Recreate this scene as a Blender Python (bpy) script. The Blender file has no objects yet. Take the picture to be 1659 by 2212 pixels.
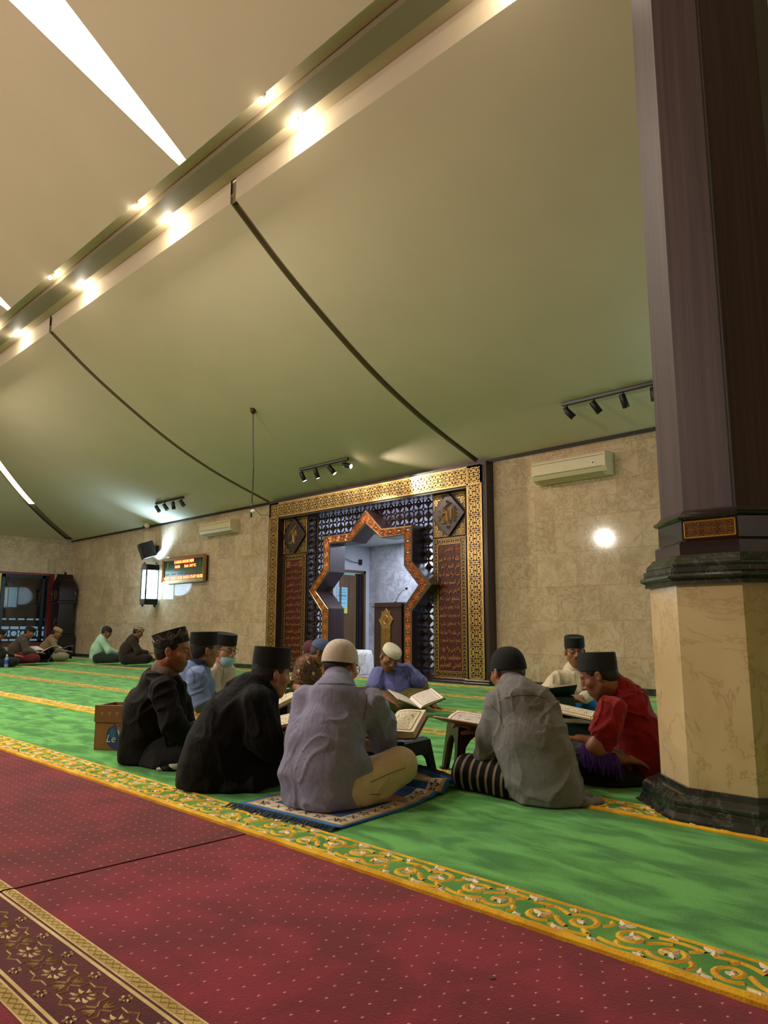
import bpy, math, random
import numpy as np
from mathutils import Vector, Matrix, Euler
R_ = math.radians
K = 0.74/0.9          # building numbers below are in survey units; K turns them into metres
C = bpy.context.scene.collection
SC = bpy.context.scene
random.seed(7)

# ---------------------------------------------------------------- camera, world, lights, exposure
F_PX, CX, CY = 1570.0, 829.5, 1106.0
CAMH = 0.74
YAW, PITCH, ROLL = R_(-44.509), R_(9.101), R_(-0.171)
_f = Vector((math.sin(YAW)*math.cos(PITCH), math.cos(YAW)*math.cos(PITCH), math.sin(PITCH)))
_r = Vector((math.cos(YAW), -math.sin(YAW), 0)); _d = -_r.cross(_f)
_r2 = _r*math.cos(ROLL)+_d*math.sin(ROLL); _d2 = -_r*math.sin(ROLL)+_d*math.cos(ROLL)
cam = bpy.data.cameras.new('camera'); cam_o = bpy.data.objects.new('camera', cam); C.objects.link(cam_o)
cam_o.matrix_world = Matrix(((_r2.x, -_d2.x, -_f.x, 0), (_r2.y, -_d2.y, -_f.y, 0), (_r2.z, -_d2.z, -_f.z, CAMH), (0, 0, 0, 1)))
cam.sensor_width = 36; cam.lens = F_PX/2212*36; cam.clip_start = 0.05; cam.clip_end = 200
SC.camera = cam_o
def at(u, v, d):
    """the place in the room seen at photograph pixel (u, v), d metres in front of the lens"""
    return Vector((0, 0, CAMH)) + (_r2*((u-CX)/F_PX) + _d2*((v-CY)/F_PX) + _f)*d
def floor_at(u, v, z=0.0):
    g = _r2*((u-CX)/F_PX) + _d2*((v-CY)/F_PX) + _f
    return Vector((0, 0, CAMH)) + g*((z-CAMH)/g.z)

vs = SC.view_settings
vs.view_transform = 'Standard'; vs.look = 'None'; vs.gamma = 1; vs.use_curve_mapping = False
vs.exposure = 0.36
w = bpy.data.worlds.new('night'); SC.world = w; w.use_nodes = True
w.node_tree.nodes['Background'].inputs[0].default_value = (0.03, 0.028, 0.022, 1)
w.node_tree.nodes['Background'].inputs[1].default_value = 0.15
SC.cycles.max_bounces = 7; SC.cycles.diffuse_bounces = 4; SC.cycles.glossy_bounces = 3; SC.cycles.transmission_bounces = 4
SC.cycles.sample_clamp_indirect = 6; SC.cycles.use_denoising = True
SC.cycles.caustics_reflective = False; SC.cycles.caustics_refractive = False

WARM = (1.0, 0.80, 0.55); NEUT = (1.0, 0.92, 0.80); COOL = (0.55, 0.80, 1.0)
def lamp(name, kind, loc, power, col, size=0.1, rot=None, spot=None, blend=0.5, sizey=None):
    l = bpy.data.lights.new(name, kind); l.energy = power; l.color = col
    if kind == 'AREA':
        l.size = size
        if sizey: l.shape = 'RECTANGLE'; l.size_y = sizey
    else: l.shadow_soft_size = size
    if kind == 'SPOT': l.spot_size = spot; l.spot_blend = blend
    o = bpy.data.objects.new(name, l); C.objects.link(o); o.location = loc
    if rot is not None: o.rotation_euler = rot
    return o
# the hall's own lighting behind and above the camera: hanging lamps of the prayer hall
for (x, y, z, p) in ((-5.0, -1.6, 3.2, 260), (-9.5, -2.2, 3.2, 240), (-14.0, -2.2, 3.2, 130)):
    lamp('hall_lamp', 'POINT', (x, y, z), p, NEUT, 0.08)
for (x, y) in ((-6.5, 3.0),(-13.5, 3.2),):  # added unseen area lights for soft fill from above, no fitting hangs here
    lamp('added_down_fill', 'AREA', (x, y-0.3, 4.95), 100, NEUT, 2.4, rot=(0, 0, 0), sizey=0.5)

# ---------------------------------------------------------------- helpers
def tag(o, label=None, cat=None, group=None, kind=None):
    if label: o['label'] = label
    if cat: o['category'] = cat
    if group: o['group'] = group
    if kind: o['kind'] = kind
    return o
def empty(name, loc, label, cat, group=None, rz=0.0):
    o = bpy.data.objects.new(name, None); C.objects.link(o); o.location = loc; o.rotation_euler = (0, 0, rz)
    o.empty_display_size = 0.1
    return tag(o, label, cat, group)
class MB:
    """collects faces; build() links them as one mesh object"""
    def __init__(s): s.v = []; s.f = []; s.m = []; s.cur = 0; s.M = None
    def mat(s, i): s.cur = i; return s
    def add(s, vs_, fs):
        b = len(s.v)
        if s.M is not None: vs_ = [s.M @ Vector(p) for p in vs_]
        s.v.extend([tuple(p) for p in vs_]); s.f.extend([tuple(i+b for i in f) for f in fs]); s.m.extend([s.cur]*len(fs)); return s
    def box(s, x0, x1, y0, y1, z0, z1):
        return s.add([(x0,y0,z0),(x1,y0,z0),(x1,y1,z0),(x0,y1,z0),(x0,y0,z1),(x1,y0,z1),(x1,y1,z1),(x0,y1,z1)],
                     [(0,3,2,1),(4,5,6,7),(0,1,5,4),(1,2,6,5),(2,3,7,6),(3,0,4,7)])
    def bevbox(s, x0, x1, y0, y1, z0, z1, b):
        x0,x1=min(x0,x1),max(x0,x1); y0,y1=min(y0,y1),max(y0,y1); z0,z1=min(z0,z1),max(z0,z1)
        rings = []
        for z, i in ((z0, b), (z0+b, 0), (z1-b, 0), (z1, b)):
            q = b if i == 0 else b*1.0
            j = i
            rings.append([(x0+j+(b if i==0 else b*.7),y0+j,z),(x1-j-(b if i==0 else b*.7),y0+j,z),(x1-j,y0+j+b,z),(x1-j,y1-j-b,z),(x1-j-b,y1-j,z),(x0+j+b,y1-j,z),(x0+j,y1-j-b,z),(x0+j,y0+j+b,z)])
        v = [p for r in rings for p in r]; f = [tuple(reversed(range(8))), tuple(range(24, 32))]
        for r in range(3):
            for k in range(8): f.append((r*8+k, r*8+(k+1)%8, r*8+8+(k+1)%8, r*8+8+k))
        return s.add(v, f)
    def prism(s, poly, lo, hi, axis='y'):
        """poly of 2-D points; axis y: (x,z) pairs, z: (x,y), x: (y,z)"""
        n = len(poly)
        def P(p, t): return {'y': (p[0], t, p[1]), 'z': (p[0], p[1], t), 'x': (t, p[0], p[1])}[axis]
        v = [P(p, lo) for p in poly]+[P(p, hi) for p in poly]
        area = sum(poly[i][0]*poly[(i+1)%n][1]-poly[(i+1)%n][0]*poly[i][1] for i in range(n))
        flip = (area > 0) == (axis in 'zx')
        a = tuple(range(n)); b_ = tuple(range(n, 2*n))
        f = [tuple(reversed(a)) if flip else a, b_ if flip else tuple(reversed(b_))]
        for i in range(n):
            j = (i+1) % n; f.append((i, j, n+j, n+i) if flip else (i, n+i, n+j, j))
        return s.add(v, f)
    def ringprism(s, outer, inner, lo, hi, axis='y', closed=True):
        """frame between two outlines with the same number of points"""
        n = len(outer)
        def P(p, t): return {'y': (p[0], t, p[1]), 'z': (p[0], p[1], t), 'x': (t, p[0], p[1])}[axis]
        v = [P(p, lo) for p in outer]+[P(p, lo) for p in inner]+[P(p, hi) for p in outer]+[P(p, hi) for p in inner]
        f = []
        for i in range(n if closed else n-1):
            j = (i+1) % n
            f += [(i, j, n+j, n+i), (2*n+i, 3*n+i, 3*n+j, 2*n+j), (i, 2*n+i, 2*n+j, j), (n+i, n+j, 3*n+j, 3*n+i)]
        return s.add(v, f)
    def tube(s, pts, r, n=8, cap=True):
        pts = [Vector(p) for p in pts]; rs = r if isinstance(r, (list, tuple)) else [r]*len(pts)
        v = []; f = []
        up = None
        for i, p in enumerate(pts):
            t = (pts[min(i+1, len(pts)-1)]-pts[max(i-1, 0)])
            t = t.normalized() if t.length > 1e-9 else Vector((0, 0, 1))
            if up is None: up = t.orthogonal().normalized()
            else:
                up = (up - t*up.dot(t)); up = up.normalized() if up.length > 1e-6 else t.orthogonal().normalized()
            b = t.cross(up)
            for k in range(n):
                a = 2*math.pi*k/n; v.append(p+(up*math.cos(a)+b*math.sin(a))*rs[i])
        for i in range(len(pts)-1):
            for k in range(n): f.append((i*n+k, i*n+(k+1)%n, (i+1)*n+(k+1)%n, (i+1)*n+k))
        if cap: f.append(tuple(reversed(range(n)))); f.append(tuple(range((len(pts)-1)*n, len(pts)*n)))
        return s.add(v, f)
    def lathe(s, prof, n=24, c=(0, 0, 0), sx=1.0, sy=1.0, cap=True):
        v = []; f = []
        for (r, z) in prof:
            for k in range(n):
                a = 2*math.pi*k/n; v.append((c[0]+r*sx*math.cos(a), c[1]+r*sy*math.sin(a), c[2]+z))
        for i in range(len(prof)-1):
            for k in range(n): f.append((i*n+k, i*n+(k+1)%n, (i+1)*n+(k+1)%n, (i+1)*n+k))
        if cap: f.append(tuple(reversed(range(n)))); f.append(tuple(range((len(prof)-1)*n, len(prof)*n)))
        return s.add(v, f)
    def ball(s, c, r, n=12, m=8, sq=(1, 1, 1)):
        prof = [(math.sin(math.pi*i/m), -math.cos(math.pi*i/m)) for i in range(m+1)]
        v = []; f = []
        for (a, z) in prof:
            for k in range(n):
                t = 2*math.pi*k/n; v.append((c[0]+r*sq[0]*a*math.cos(t), c[1]+r*sq[1]*a*math.sin(t), c[2]+r*sq[2]*z))
        for i in range(m):
            for k in range(n): f.append((i*n+k, i*n+(k+1)%n, (i+1)*n+(k+1)%n, (i+1)*n+k))
        return s.add(v, f)
    def ribbon(s, pts, wd, P, h=0.0, base=0.0):
        """strip along 2-D pts, ridge profile of height h, mapped to 3-D by P(a, b, out)"""
        n = len(pts); L = []; Rr = []
        ws = wd if isinstance(wd, (list, tuple)) else [wd]*n
        for i in range(n):
            a = pts[max(i-1, 0)]; b = pts[min(i+1, n-1)]
            tx, ty = b[0]-a[0], b[1]-a[1]; l = math.hypot(tx, ty) or 1
            nx, ny = -ty/l, tx/l; h2 = ws[i]/2
            L.append((pts[i][0]+nx*h2, pts[i][1]+ny*h2)); Rr.append((pts[i][0]-nx*h2, pts[i][1]-ny*h2))
        if h == 0:
            v = [P(p[0], p[1], base) for p in L]+[P(p[0], p[1], base) for p in Rr]
            f = [(i, n+i, n+i+1, i+1) for i in range(n-1)]
        else:
            v = [P(p[0], p[1], base) for p in L]+[P(p[0], p[1], base+h) for p in pts]+[P(p[0], p[1], base) for p in Rr]
            f = []
            for i in range(n-1): f += [(i, n+i, n+i+1, i+1), (n+i, 2*n+i, 2*n+i+1, n+i+1)]
        return s.add(v, f)
    def build(s, name, mats, parent=None, k=1.0, smooth=False, auto=None, org=None):
        me = bpy.data.meshes.new(name)
        vv = [(p[0]*k, p[1]*k, p[2]*k) for p in s.v]
        if org is not None: vv = [(p[0]-org[0], p[1]-org[1], p[2]-org[2]) for p in vv]
        me.from_pydata(vv, [], s.f)
        for m in (mats if isinstance(mats, (list, tuple)) else [mats]): me.materials.append(m)
        if any(s.m): me.polygons.foreach_set('material_index', s.m)
        if smooth: me.polygons.foreach_set('use_smooth', [True]*len(s.f))
        me.update()
        if auto is not None:
            me.polygons.foreach_set('use_smooth', [True]*len(s.f)); me.set_sharp_from_angle(angle=R_(auto))
        o = bpy.data.objects.new(name, me); C.objects.link(o)
        if parent is not None: o.parent = parent
        return o
def thing(mb, name, mats, label, cat, group=None, k=1.0, **kw):
    return tag(mb.build(name, mats, None, k, **kw), label, cat, group)
def struct(mb, name, mats, k=1.0, **kw):
    return tag(mb.build(name, mats, None, k, **kw), kind='structure')

# ---------------------------------------------------------------- materials
def newmat(name):
    m = bpy.data.materials.new(name); m.use_nodes = True
    return m, m.node_tree.nodes, m.node_tree.links, m.node_tree.nodes['Principled BSDF']
def rgb(r, g, b):
    return tuple(((c/255)/12.92 if c/255 <= .04045 else ((c/255+.055)/1.055)**2.4) for c in (r, g, b))+(1,)
def simple(name, col, rough=0.6, metal=0.0, spec=0.5, emit=None, estr=0.0, noise=0.0, nscale=20.0, bump=0.0, bscale=200.0, coat=0.0, sheen=0.0, trans=0.0, alpha=1.0):
    m, N, L, B = newmat(name)
    col = col if len(col) == 4 else tuple(col)+(1,)
    B.inputs['Base Color'].default_value = col; B.inputs['Roughness'].default_value = rough
    B.inputs['Metallic'].default_value = metal; B.inputs['Specular IOR Level'].default_value = spec
    B.inputs['Coat Weight'].default_value = coat; B.inputs['Sheen Weight'].default_value = sheen
    B.inputs['Transmission Weight'].default_value = trans; B.inputs['Alpha'].default_value = alpha
    if emit: B.inputs['Emission Color'].default_value = tuple(emit)+(1,) if len(emit) == 3 else emit; B.inputs['Emission Strength'].default_value = estr
    if noise or bump:
        tc = N.new('ShaderNodeTexCoord')
    if noise:
        nz = N.new('ShaderNodeTexNoise'); nz.inputs['Scale'].default_value = nscale; nz.inputs['Detail'].default_value = 4
        L.new(tc.outputs['Object'], nz.inputs['Vector'])
        mx = N.new('ShaderNodeMix'); mx.data_type = 'RGBA'; mx.inputs[0].default_value = 0.5
        mr = N.new('ShaderNodeMapRange'); mr.inputs[1].default_value = .3; mr.inputs[2].default_value = .7
        L.new(nz.outputs['Fac'], mr.inputs[0]); L.new(mr.outputs[0], mx.inputs[0])
        mx.inputs[6].default_value = tuple(c*(1-noise) for c in col[:3])+(1,)
        mx.inputs[7].default_value = tuple(min(1, c*(1+noise)) for c in col[:3])+(1,)
        L.new(mx.outputs[2], B.inputs['Base Color'])
    if bump:
        n2 = N.new('ShaderNodeTexNoise'); n2.inputs['Scale'].default_value = bscale; n2.inputs['Detail'].default_value = 2
        L.new(tc.outputs['Object'], n2.inputs['Vector'])
        bp = N.new('ShaderNodeBump'); bp.inputs['Strength'].default_value = bump; bp.inputs['Distance'].default_value = 0.004
        L.new(n2.outputs['Fac'], bp.inputs['Height']); L.new(bp.outputs['Normal'], B.inputs['Normal'])
    return m
def ramp(N, L, src, stops):
    r = N.new('ShaderNodeValToRGB'); e = r.color_ramp.elements
    while len(e) < len(stops): e.new(0.5)
    for i, (p, c) in enumerate(stops): e[i].position = p; e[i].color = c
    L.new(src, r.inputs[0]); return r
def math_(N, L, op, a, b=None):
    m = N.new('ShaderNodeMath'); m.operation = op
    for i, q in enumerate((a, b)):
        if q is None: continue
        if isinstance(q, (int, float)): m.inputs[i].default_value = q
        else: L.new(q, m.inputs[i])
    return m.outputs[0]
def marble(name, base, vein, dark, scale, vscale, rough, bricks=None, mortar=(0,0,0,1), axis='xz', contrast=1.0):
    """stone slabs: cloudy ground, bent veins, slab joints"""
    m, N, L, B = newmat(name)
    tc = N.new('ShaderNodeTexCoord')
    vec = tc.outputs['Object']
    sep = N.new('ShaderNodeSeparateXYZ'); L.new(vec, sep.inputs[0])
    add = None
    if bricks:
        bw, bh, col = bricks
        cmb = N.new('ShaderNodeCombineXYZ')
        L.new(sep.outputs['X' if axis[0] == 'x' else 'Y'], cmb.inputs[0]); L.new(sep.outputs['Z'], cmb.inputs[1])
        br = N.new('ShaderNodeTexBrick'); br.offset = 0.5
        L.new(cmb.outputs[0], br.inputs['Vector'])
        br.inputs['Scale'].default_value = 1; br.inputs['Brick Width'].default_value = bw; br.inputs['Row Height'].default_value = bh
        br.inputs['Mortar Size'].default_value = 0.0022; br.inputs['Mortar Smooth'].default_value = 0.1; br.inputs['Bias'].default_value = 0
        br.inputs['Color1'].default_value = (0.86, 0.86, 0.86, 1); br.inputs['Color2'].default_value = (1.1, 1.1, 1.1, 1); br.inputs['Mortar'].default_value = (0.6, 0.57, 0.5, 1)
        # every slab shows its own part of the stone
        sc = N.new('ShaderNodeVectorMath'); sc.operation = 'SCALE'; sc.inputs['Scale'].default_value = 9.0
        L.new(br.outputs['Color'], sc.inputs[0])
        ad = N.new('ShaderNodeVectorMath'); ad.operation = 'ADD'; L.new(vec, ad.inputs[0]); L.new(sc.outputs[0], ad.inputs[1])
        vec = ad.outputs[0]
    n1 = N.new('ShaderNodeTexNoise'); n1.inputs['Scale'].default_value = scale; n1.inputs['Detail'].default_value = 5; n1.inputs['Distortion'].default_value = 1.2
    L.new(vec, n1.inputs['Vector'])
    n2 = N.new('ShaderNodeTexNoise'); n2.inputs['Scale'].default_value = vscale; n2.inputs['Detail'].default_value = 6; n2.inputs['Distortion'].default_value = 1.0; n2.inputs['Roughness'].default_value = .68
    L.new(vec, n2.inputs['Vector'])
    a = math_(N, L, 'SUBTRACT', n2.outputs['Fac'], 0.5); a = math_(N, L, 'ABSOLUTE', a); 
    vr = ramp(N, L, a, [(0.0, (1, 1, 1, 1)), (0.02*contrast, (.45, .45, .45, 1)), (0.055*contrast, (0, 0, 0, 1))])
    n3 = N.new('ShaderNodeTexNoise'); n3.inputs['Scale'].default_value = scale*.6; L.new(vec, n3.inputs['Vector'])
    msk = math_(N, L, 'MULTIPLY', vr.outputs[0], math_(N, L, 'MULTIPLY', n3.outputs['Fac'], 1.0))
    c1 = ramp(N, L, n1.outputs['Fac'], [(0.3, dark), (0.62, base)])
    mx = N.new('ShaderNodeMix'); mx.data_type = 'RGBA'; L.new(msk, mx.inputs[0]); L.new(c1.outputs[0], mx.inputs[6]); mx.inputs[7].default_value = vein
    out = mx.outputs[2]
    if bricks:
        mu = N.new('ShaderNodeMix'); mu.data_type = 'RGBA'; mu.blend_type = 'MULTIPLY'; mu.inputs[0].default_value = 0.75
        L.new(out, mu.inputs[6]); L.new(br.outputs['Color'], mu.inputs[7]); out = mu.outputs[2]
    L.new(out, B.inputs['Base Color']); B.inputs['Roughness'].default_value = rough
    return m
M = {}
M['wall'] = marble('wall_marble', rgb(208,184,154), rgb(146,120,88), rgb(190,164,132), 2.4, 5.5, 0.075, bricks=(0.57, 0.42, 1))
M['wall_y'] = marble('wall_marble_side', rgb(196,178,150), rgb(126,106,78), rgb(172,154,126), 2.4, 5.5, 0.2, bricks=(0.57, 0.42, 1), axis='yz')
M['niche'] = marble('niche_marble', rgb(205,205,210), rgb(120,122,130), rgb(180,182,190), 2.2, 3.4, 0.2, bricks=(0.6, 0.6, 1))
M['pillar_marble'] = marble('pillar_marble', rgb(222,198,156), rgb(160,128,86), rgb(206,178,132), 1.6, 2.1, 0.13, contrast=.38)
M['green_marble'] = marble('black_green_marble', rgb(52,56,50), rgb(120,122,112), rgb(30,34,30), 4.0, 7.0, 0.16, contrast=.4)
M['ceil'] = simple('ceiling_paint', rgb(204,188,158), 0.85, noise=0.03, nscale=1.2)
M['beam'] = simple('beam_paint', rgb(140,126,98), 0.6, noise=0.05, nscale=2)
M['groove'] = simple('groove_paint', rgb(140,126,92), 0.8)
def wood(name, c1, c2, rough=0.3, sc=(30, 30, 1.5), coat=0.2):
    m, N, L, B = newmat(name)
    tc = N.new('ShaderNodeTexCoord'); mp = N.new('ShaderNodeMapping'); mp.inputs['Scale'].default_value = sc
    L.new(tc.outputs['Object'], mp.inputs[0]); nz = N.new('ShaderNodeTexNoise'); nz.inputs['Scale'].default_value = 1; nz.inputs['Detail'].default_value = 5
    L.new(mp.outputs[0], nz.inputs['Vector']); r = ramp(N, L, nz.outputs['Fac'], [(0.3, c1), (0.7, c2)])
    L.new(r.outputs[0], B.inputs['Base Color']); B.inputs['Roughness'].default_value = rough; B.inputs['Coat Weight'].default_value = coat; B.inputs['Coat Roughness'].default_value = .15
    return m
M['darkwood'] = wood('dark_wood', rgb(38,22,24), rgb(58,34,36), 0.38)
M['pillar_wood'] = wood('pillar_dark_cladding', rgb(62,46,48), rgb(84,66,68), 0.5, (60, 60, 1.0), 0.0)
M['blackwood'] = wood('black_wood', rgb(14,9,9), rgb(26,15,14), 0.35)
M['doorwood'] = wood('door_wood', rgb(84,60,34), rgb(110,82,48), 0.4)
M['gold'] = simple('gilded_metal', rgb(214,176,112), 0.30, metal=0.85, noise=0.1, nscale=6)
M['golddim'] = simple('old_gold', rgb(176,140,84), 0.38, metal=0.75)
M['maroon'] = simple('maroon_lacquer', rgb(72,16,10), 0.35)
M['orange'] = simple('orange_enamel', rgb(226,92,34), 0.35)
M['black'] = simple('black_paint', rgb(12,12,12), 0.35)
M['blackmetal'] = simple('black_metal', rgb(14,13,12), 0.3, metal=0.4)
M['white'] = simple('white_plastic', rgb(225,215,190), 0.4)
M['acwhite'] = simple('ac_plastic', rgb(214,196,158), 0.35, noise=.03)
M['acgrey'] = simple('ac_dark_slot', rgb(40,36,30), 0.5)
M['emit_warm'] = simple('warm_bulb', (1,1,1), emit=(1.0, 0.86, 0.62), estr=38)
M['emit_slot'] = simple('cove_tube', (1,1,1), emit=(1.0, 0.90, 0.72), estr=14)
M['emit_hip'] = simple('hip_tube', (1,1,1), emit=(0.95, 1.0, 0.92), estr=9)
M['emit_cool'] = simple('cool_diffuser', (1,1,1), emit=(0.42, 0.78, 1.0), estr=9)
M['glass_dark'] = simple('dark_window_glass', rgb(10,13,16), 0.04, spec=0.6)
# ---------------------------------------------------------------- room shell
XL, XR, YB, YF = -23.9, 3.9, 9.75, -18.05      # left, right, back (mihrab) and front walls
ZC = [(9.75,3.69),(9.3,3.815),(8.8,3.97),(8.067,4.238),(7.245,4.628),(6.673,4.94),(6.037,5.307),(5.5,5.628),(5.085,5.939),(4.69,6.235)]
def zceil(y):
    p = sorted(ZC)
    for (a, za), (b, zb) in zip(p, p[1:]):
        if a <= y <= b: return za+(zb-za)*(y-a)/(b-a)
    return p[0][1] if y < p[0][0] else p[-1][1]
# floor under the carpets
struct(MB().box(XL, XR, YF, YB, -0.2, -0.012), 'floor', simple('floor_screed', rgb(90,88,84), 0.7, noise=.1), K)
# back wall, opened behind the mihrab frame
w_ = MB()
w_.box(XL-.3, -12.9, YB, YB+.25, -.2, 3.75); w_.box(-7.1, XR+.3, YB, YB+.25, -.2, 3.75); w_.box(-12.9, -7.1, YB, YB+.25, 3.3, 3.75)
struct(w_, 'wall_back', M['wall'], K)
# left wall with the window opening
wy0, wy1, wz0, wz1 = 4.4, 9.22, 0.33, 2.59
w_ = MB()
w_.box(XL-.25, XL, YF, wy0, -.2, 3.75); w_.box(XL-.25, XL, wy1, YB+.2, -.2, 3.75)
w_.box(XL-.25, XL, wy0, wy1, -.2, wz0); w_.box(XL-.25, XL, wy0, wy1, wz1, 3.75)
struct(w_, 'wall_left', M['wall_y'], K)
struct(MB().box(XR, XR+.25, YF, YB, -.2, 3.75), 'wall_right', M['wall_y'], K)
struct(MB().box(XL, XR, YF-.25, YF, -.2, 3.75), 'wall_front', M['wall'], K)
b_ = MB(); b_.box(XL, -12.93, YB-.03, YB, -.01, .1); b_.box(-7.0, XR, YB-.03, YB, -.01, .1)
struct(b_, 'baseboard_back', M['green_marble'], K)
struct(MB().box(XL, XL+.03, YF, YB, -.01, .1), 'baseboard_left', M['green_marble'], K)
# dark seam where the ceiling meets the back wall
struct(MB().box(XL, XR, YB-.05, YB-.001, 3.655, 3.70), 'trim_1', M['blackwood'], K)

# ceiling: four mirrored slopes; s runs along the wall, d is the distance from it
HALF = (XR-XL)/2; XM = (XL+XR)/2; YM = (YB+YF)/2
def _dense(prof, n=5):
    ys = [p[0] for p in prof]; zs = [p[1] for p in prof]; N_ = len(prof); m = []
    for i in range(N_):
        a, c = max(i-1, 0), min(i+1, N_-1); m.append((zs[c]-zs[a])/(ys[c]-ys[a]))
    out = []
    for i in range(N_-1):
        h_ = ys[i+1]-ys[i]
        for k in range(n):
            t = k/n; out.append((ys[i]+h_*t, (2*t**3-3*t*t+1)*zs[i]+(t**3-2*t*t+t)*h_*m[i]+(-2*t**3+3*t*t)*zs[i+1]+(t**3-t*t)*h_*m[i+1]))
    return out+[prof[-1]]
ZC = _dense([(9.75,3.69),(8.8,3.985),(8.067,4.245),(7.245,4.61),(6.4,5.075),(5.5,5.64),(4.69,6.235)])
def side(k):
    def P(s, y, z):                         # as seen for the back side: s = x, y
        dx, dy = s-XM, y-YM
        for _ in range(k): dx, dy = -dy, dx
        return (XM+dx, YM+dy, z)
    return P
LOW = ZC                                    # (y,z) from the wall up to the lip
def slope(mb, P, s_right, s_left, prof, sub=1):
    """s_right(y), s_left(y) bound the panel"""
    v = []; n = len(prof)
    for (y, z) in prof: v.append(P(s_left(y), y, z)); v.append(P(s_right(y), y, z))
    mb.add(v, [(2*i, 2*i+1, 2*i+3, 2*i+2) for i in range(n-1)])
hipR = lambda y: XR-(YB-y)-0.16
hipL = lambda y: XL+(YB-y)+0.16
ce = MB(); gr = MB()
for k in range(4):
    P = side(k)
    joints = [-1.4, -7.25, -13.1]; g = 0.12
    edges = [(hipR, lambda y: max(-1.4, -99))]
    bounds = [(lambda y: hipR(y), lambda y: -1.4), (lambda y: min(-1.4-g, hipR(y)), lambda y: -7.25), (lambda y: -7.25-g, lambda y: -13.1),
              (lambda y: -13.1-g, hipL)]
    for r, l in bounds:
        prof = [(y, z) for (y, z) in LOW if r(y) > l(y)+1e-4]
        if len(prof) > 1: slope(ce, P, r, l, prof)
    # lips rising from the lower panels and the soffit above them
    for r, l in ((-1.35, -7.25), (-7.25-g, -13.1), (-13.1-g, -18.7)):
        ce.add([P(l, 4.69, 6.235), P(r, 4.69, 6.235), P(r, 4.69, 6.54), P(l, 4.69, 6.54)], [(0, 1, 2, 3)])
    ce.add([P(-18.84, 4.69, 6.54), P(-1.16, 4.69, 6.54), P(-1.38, 4.467, 6.54), P(-18.6, 4.467, 6.54)], [(0, 1, 2, 3)])
    ce.add([P(-18.35, 4.196, 6.54), P(-1.65, 4.196, 6.54), P(-1.87, 3.98, 6.54), P(-18.13, 3.98, 6.54)], [(0, 1, 2, 3)])
    ce.add([P(-18.13, 3.98, 6.54), P(-1.87, 3.98, 6.54), P(-1.87, 3.98, 6.43), P(-18.13, 3.98, 6.43)], [(0, 3, 2, 1)])
    # bottom of the grooves, set back into the roof
    gp = [(y, z+0.11) for (y, z) in LOW]
    for j in joints:
        slope(gr, P, lambda y: j+.01, lambda y: j-g-.01, gp)
        for x_ in (j, j-g):
            v = []
            for (y, z) in LOW: v += [P(x_, y, z), P(x_, y, z+.12)]
            gr.add(v, [(2*i, 2*i+1, 2*i+3, 2*i+2) for i in range(len(LOW)-1)])
        gr.add([P(j+.02, 4.69, 6.2), P(j+.02, 4.69, 6.55), P(j-g-.02, 4.69, 6.55), P(j-g-.02, 4.69, 6.2)], [])
        gr.add([P(j+.01, 4.72, 6.235), P(j-g-.01, 4.72, 6.235), P(j-g-.01, 4.72, 6.56), P(j+.01, 4.72, 6.56)], [(0, 1, 2, 3)])
    # hip gutter between two slopes
    v = []
    for (y, z) in LOW+[(3.98, 6.7)]: v += [P(XR-(YB-y)-.2, y, z+.1), P(XR-(YB-y)+.001, y, z+.16)]
    gr.add(v, [(2*i, 2*i+1, 2*i+3, 2*i+2) for i in range(len(LOW)-1+1)])
    v = []
    for (y, z) in LOW+[(3.98, 6.7)]: v += [P(XL+(YB-y)+.2, y, z+.1), P(XL+(YB-y)-.001, y, z+.16)]
    gr.add(v, [(2*i, 2*i+1, 2*i+3, 2*i+2) for i in range(len(LOW)-1+1)])
    v = []; s2_ = .34/math.sqrt(2)
    for (y, z) in LOW+[(3.98, 6.62), (0, 9.6), (-4, 12.6)]: d_ = YB-y; v += [P(XL+d_-s2_, y-s2_, z+.13), P(XL+d_+s2_, y+s2_, z+.13)]
    gr.add(v, [(2*i, 2*i+1, 2*i+3, 2*i+2) for i in range(len(v)//2-1)])
    # upper panels with the wedge-shaped light slots between them
    S = 0.74
    up = [(3.98, 6.43)]+[(y, 6.43+S*(3.98-y)) for y in (3.0, 2.0, 1.0, 0.0, -2.0, -4.0)]
    def wedge(j): return lambda y: j-0.16-max(0, (3.98-min(3.98, y)))*0.30
    hr = lambda y: XR-(YB-y)-.14; hl = lambda y: XL+(YB-y)+.14
    ub = [(lambda y: hr(y), lambda y: -7.25), (wedge(-7.25), lambda y: -13.1), (wedge(-13.1), hl)]
    for r, l in ub:
        slope(ce, P, r, (lambda y, l=l, r=r: min(l(y), r(y)-.001)), up)
struct(ce, 'ceiling', M['ceil'], K, auto=12)
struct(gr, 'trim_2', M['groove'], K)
# closing cap of the lantern roof
struct(MB().box(XM-9, XM+9, YM-9, YM+9, 12.35, 12.5), 'ceiling_cap', M['ceil'], K)
# ring beam
bm_ = MB()
for k in range(4):
    P = side(k)
    a, b, z0, z1 = 4.467, 4.196, 6.447, 6.55
    v = [P(-18.62, a, z0), P(-1.38, a, z0), P(-1.65, b, z0), P(-18.35, b, z0), P(-18.62, a, z1), P(-1.38, a, z1), P(-1.65, b, z1), P(-18.35, b, z1)]
    bm_.add(v, [(0, 1, 2, 3), (0, 4, 5, 1), (2, 6, 7, 3)])
struct(bm_, 'trim_3', M['beam'], K)

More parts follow.
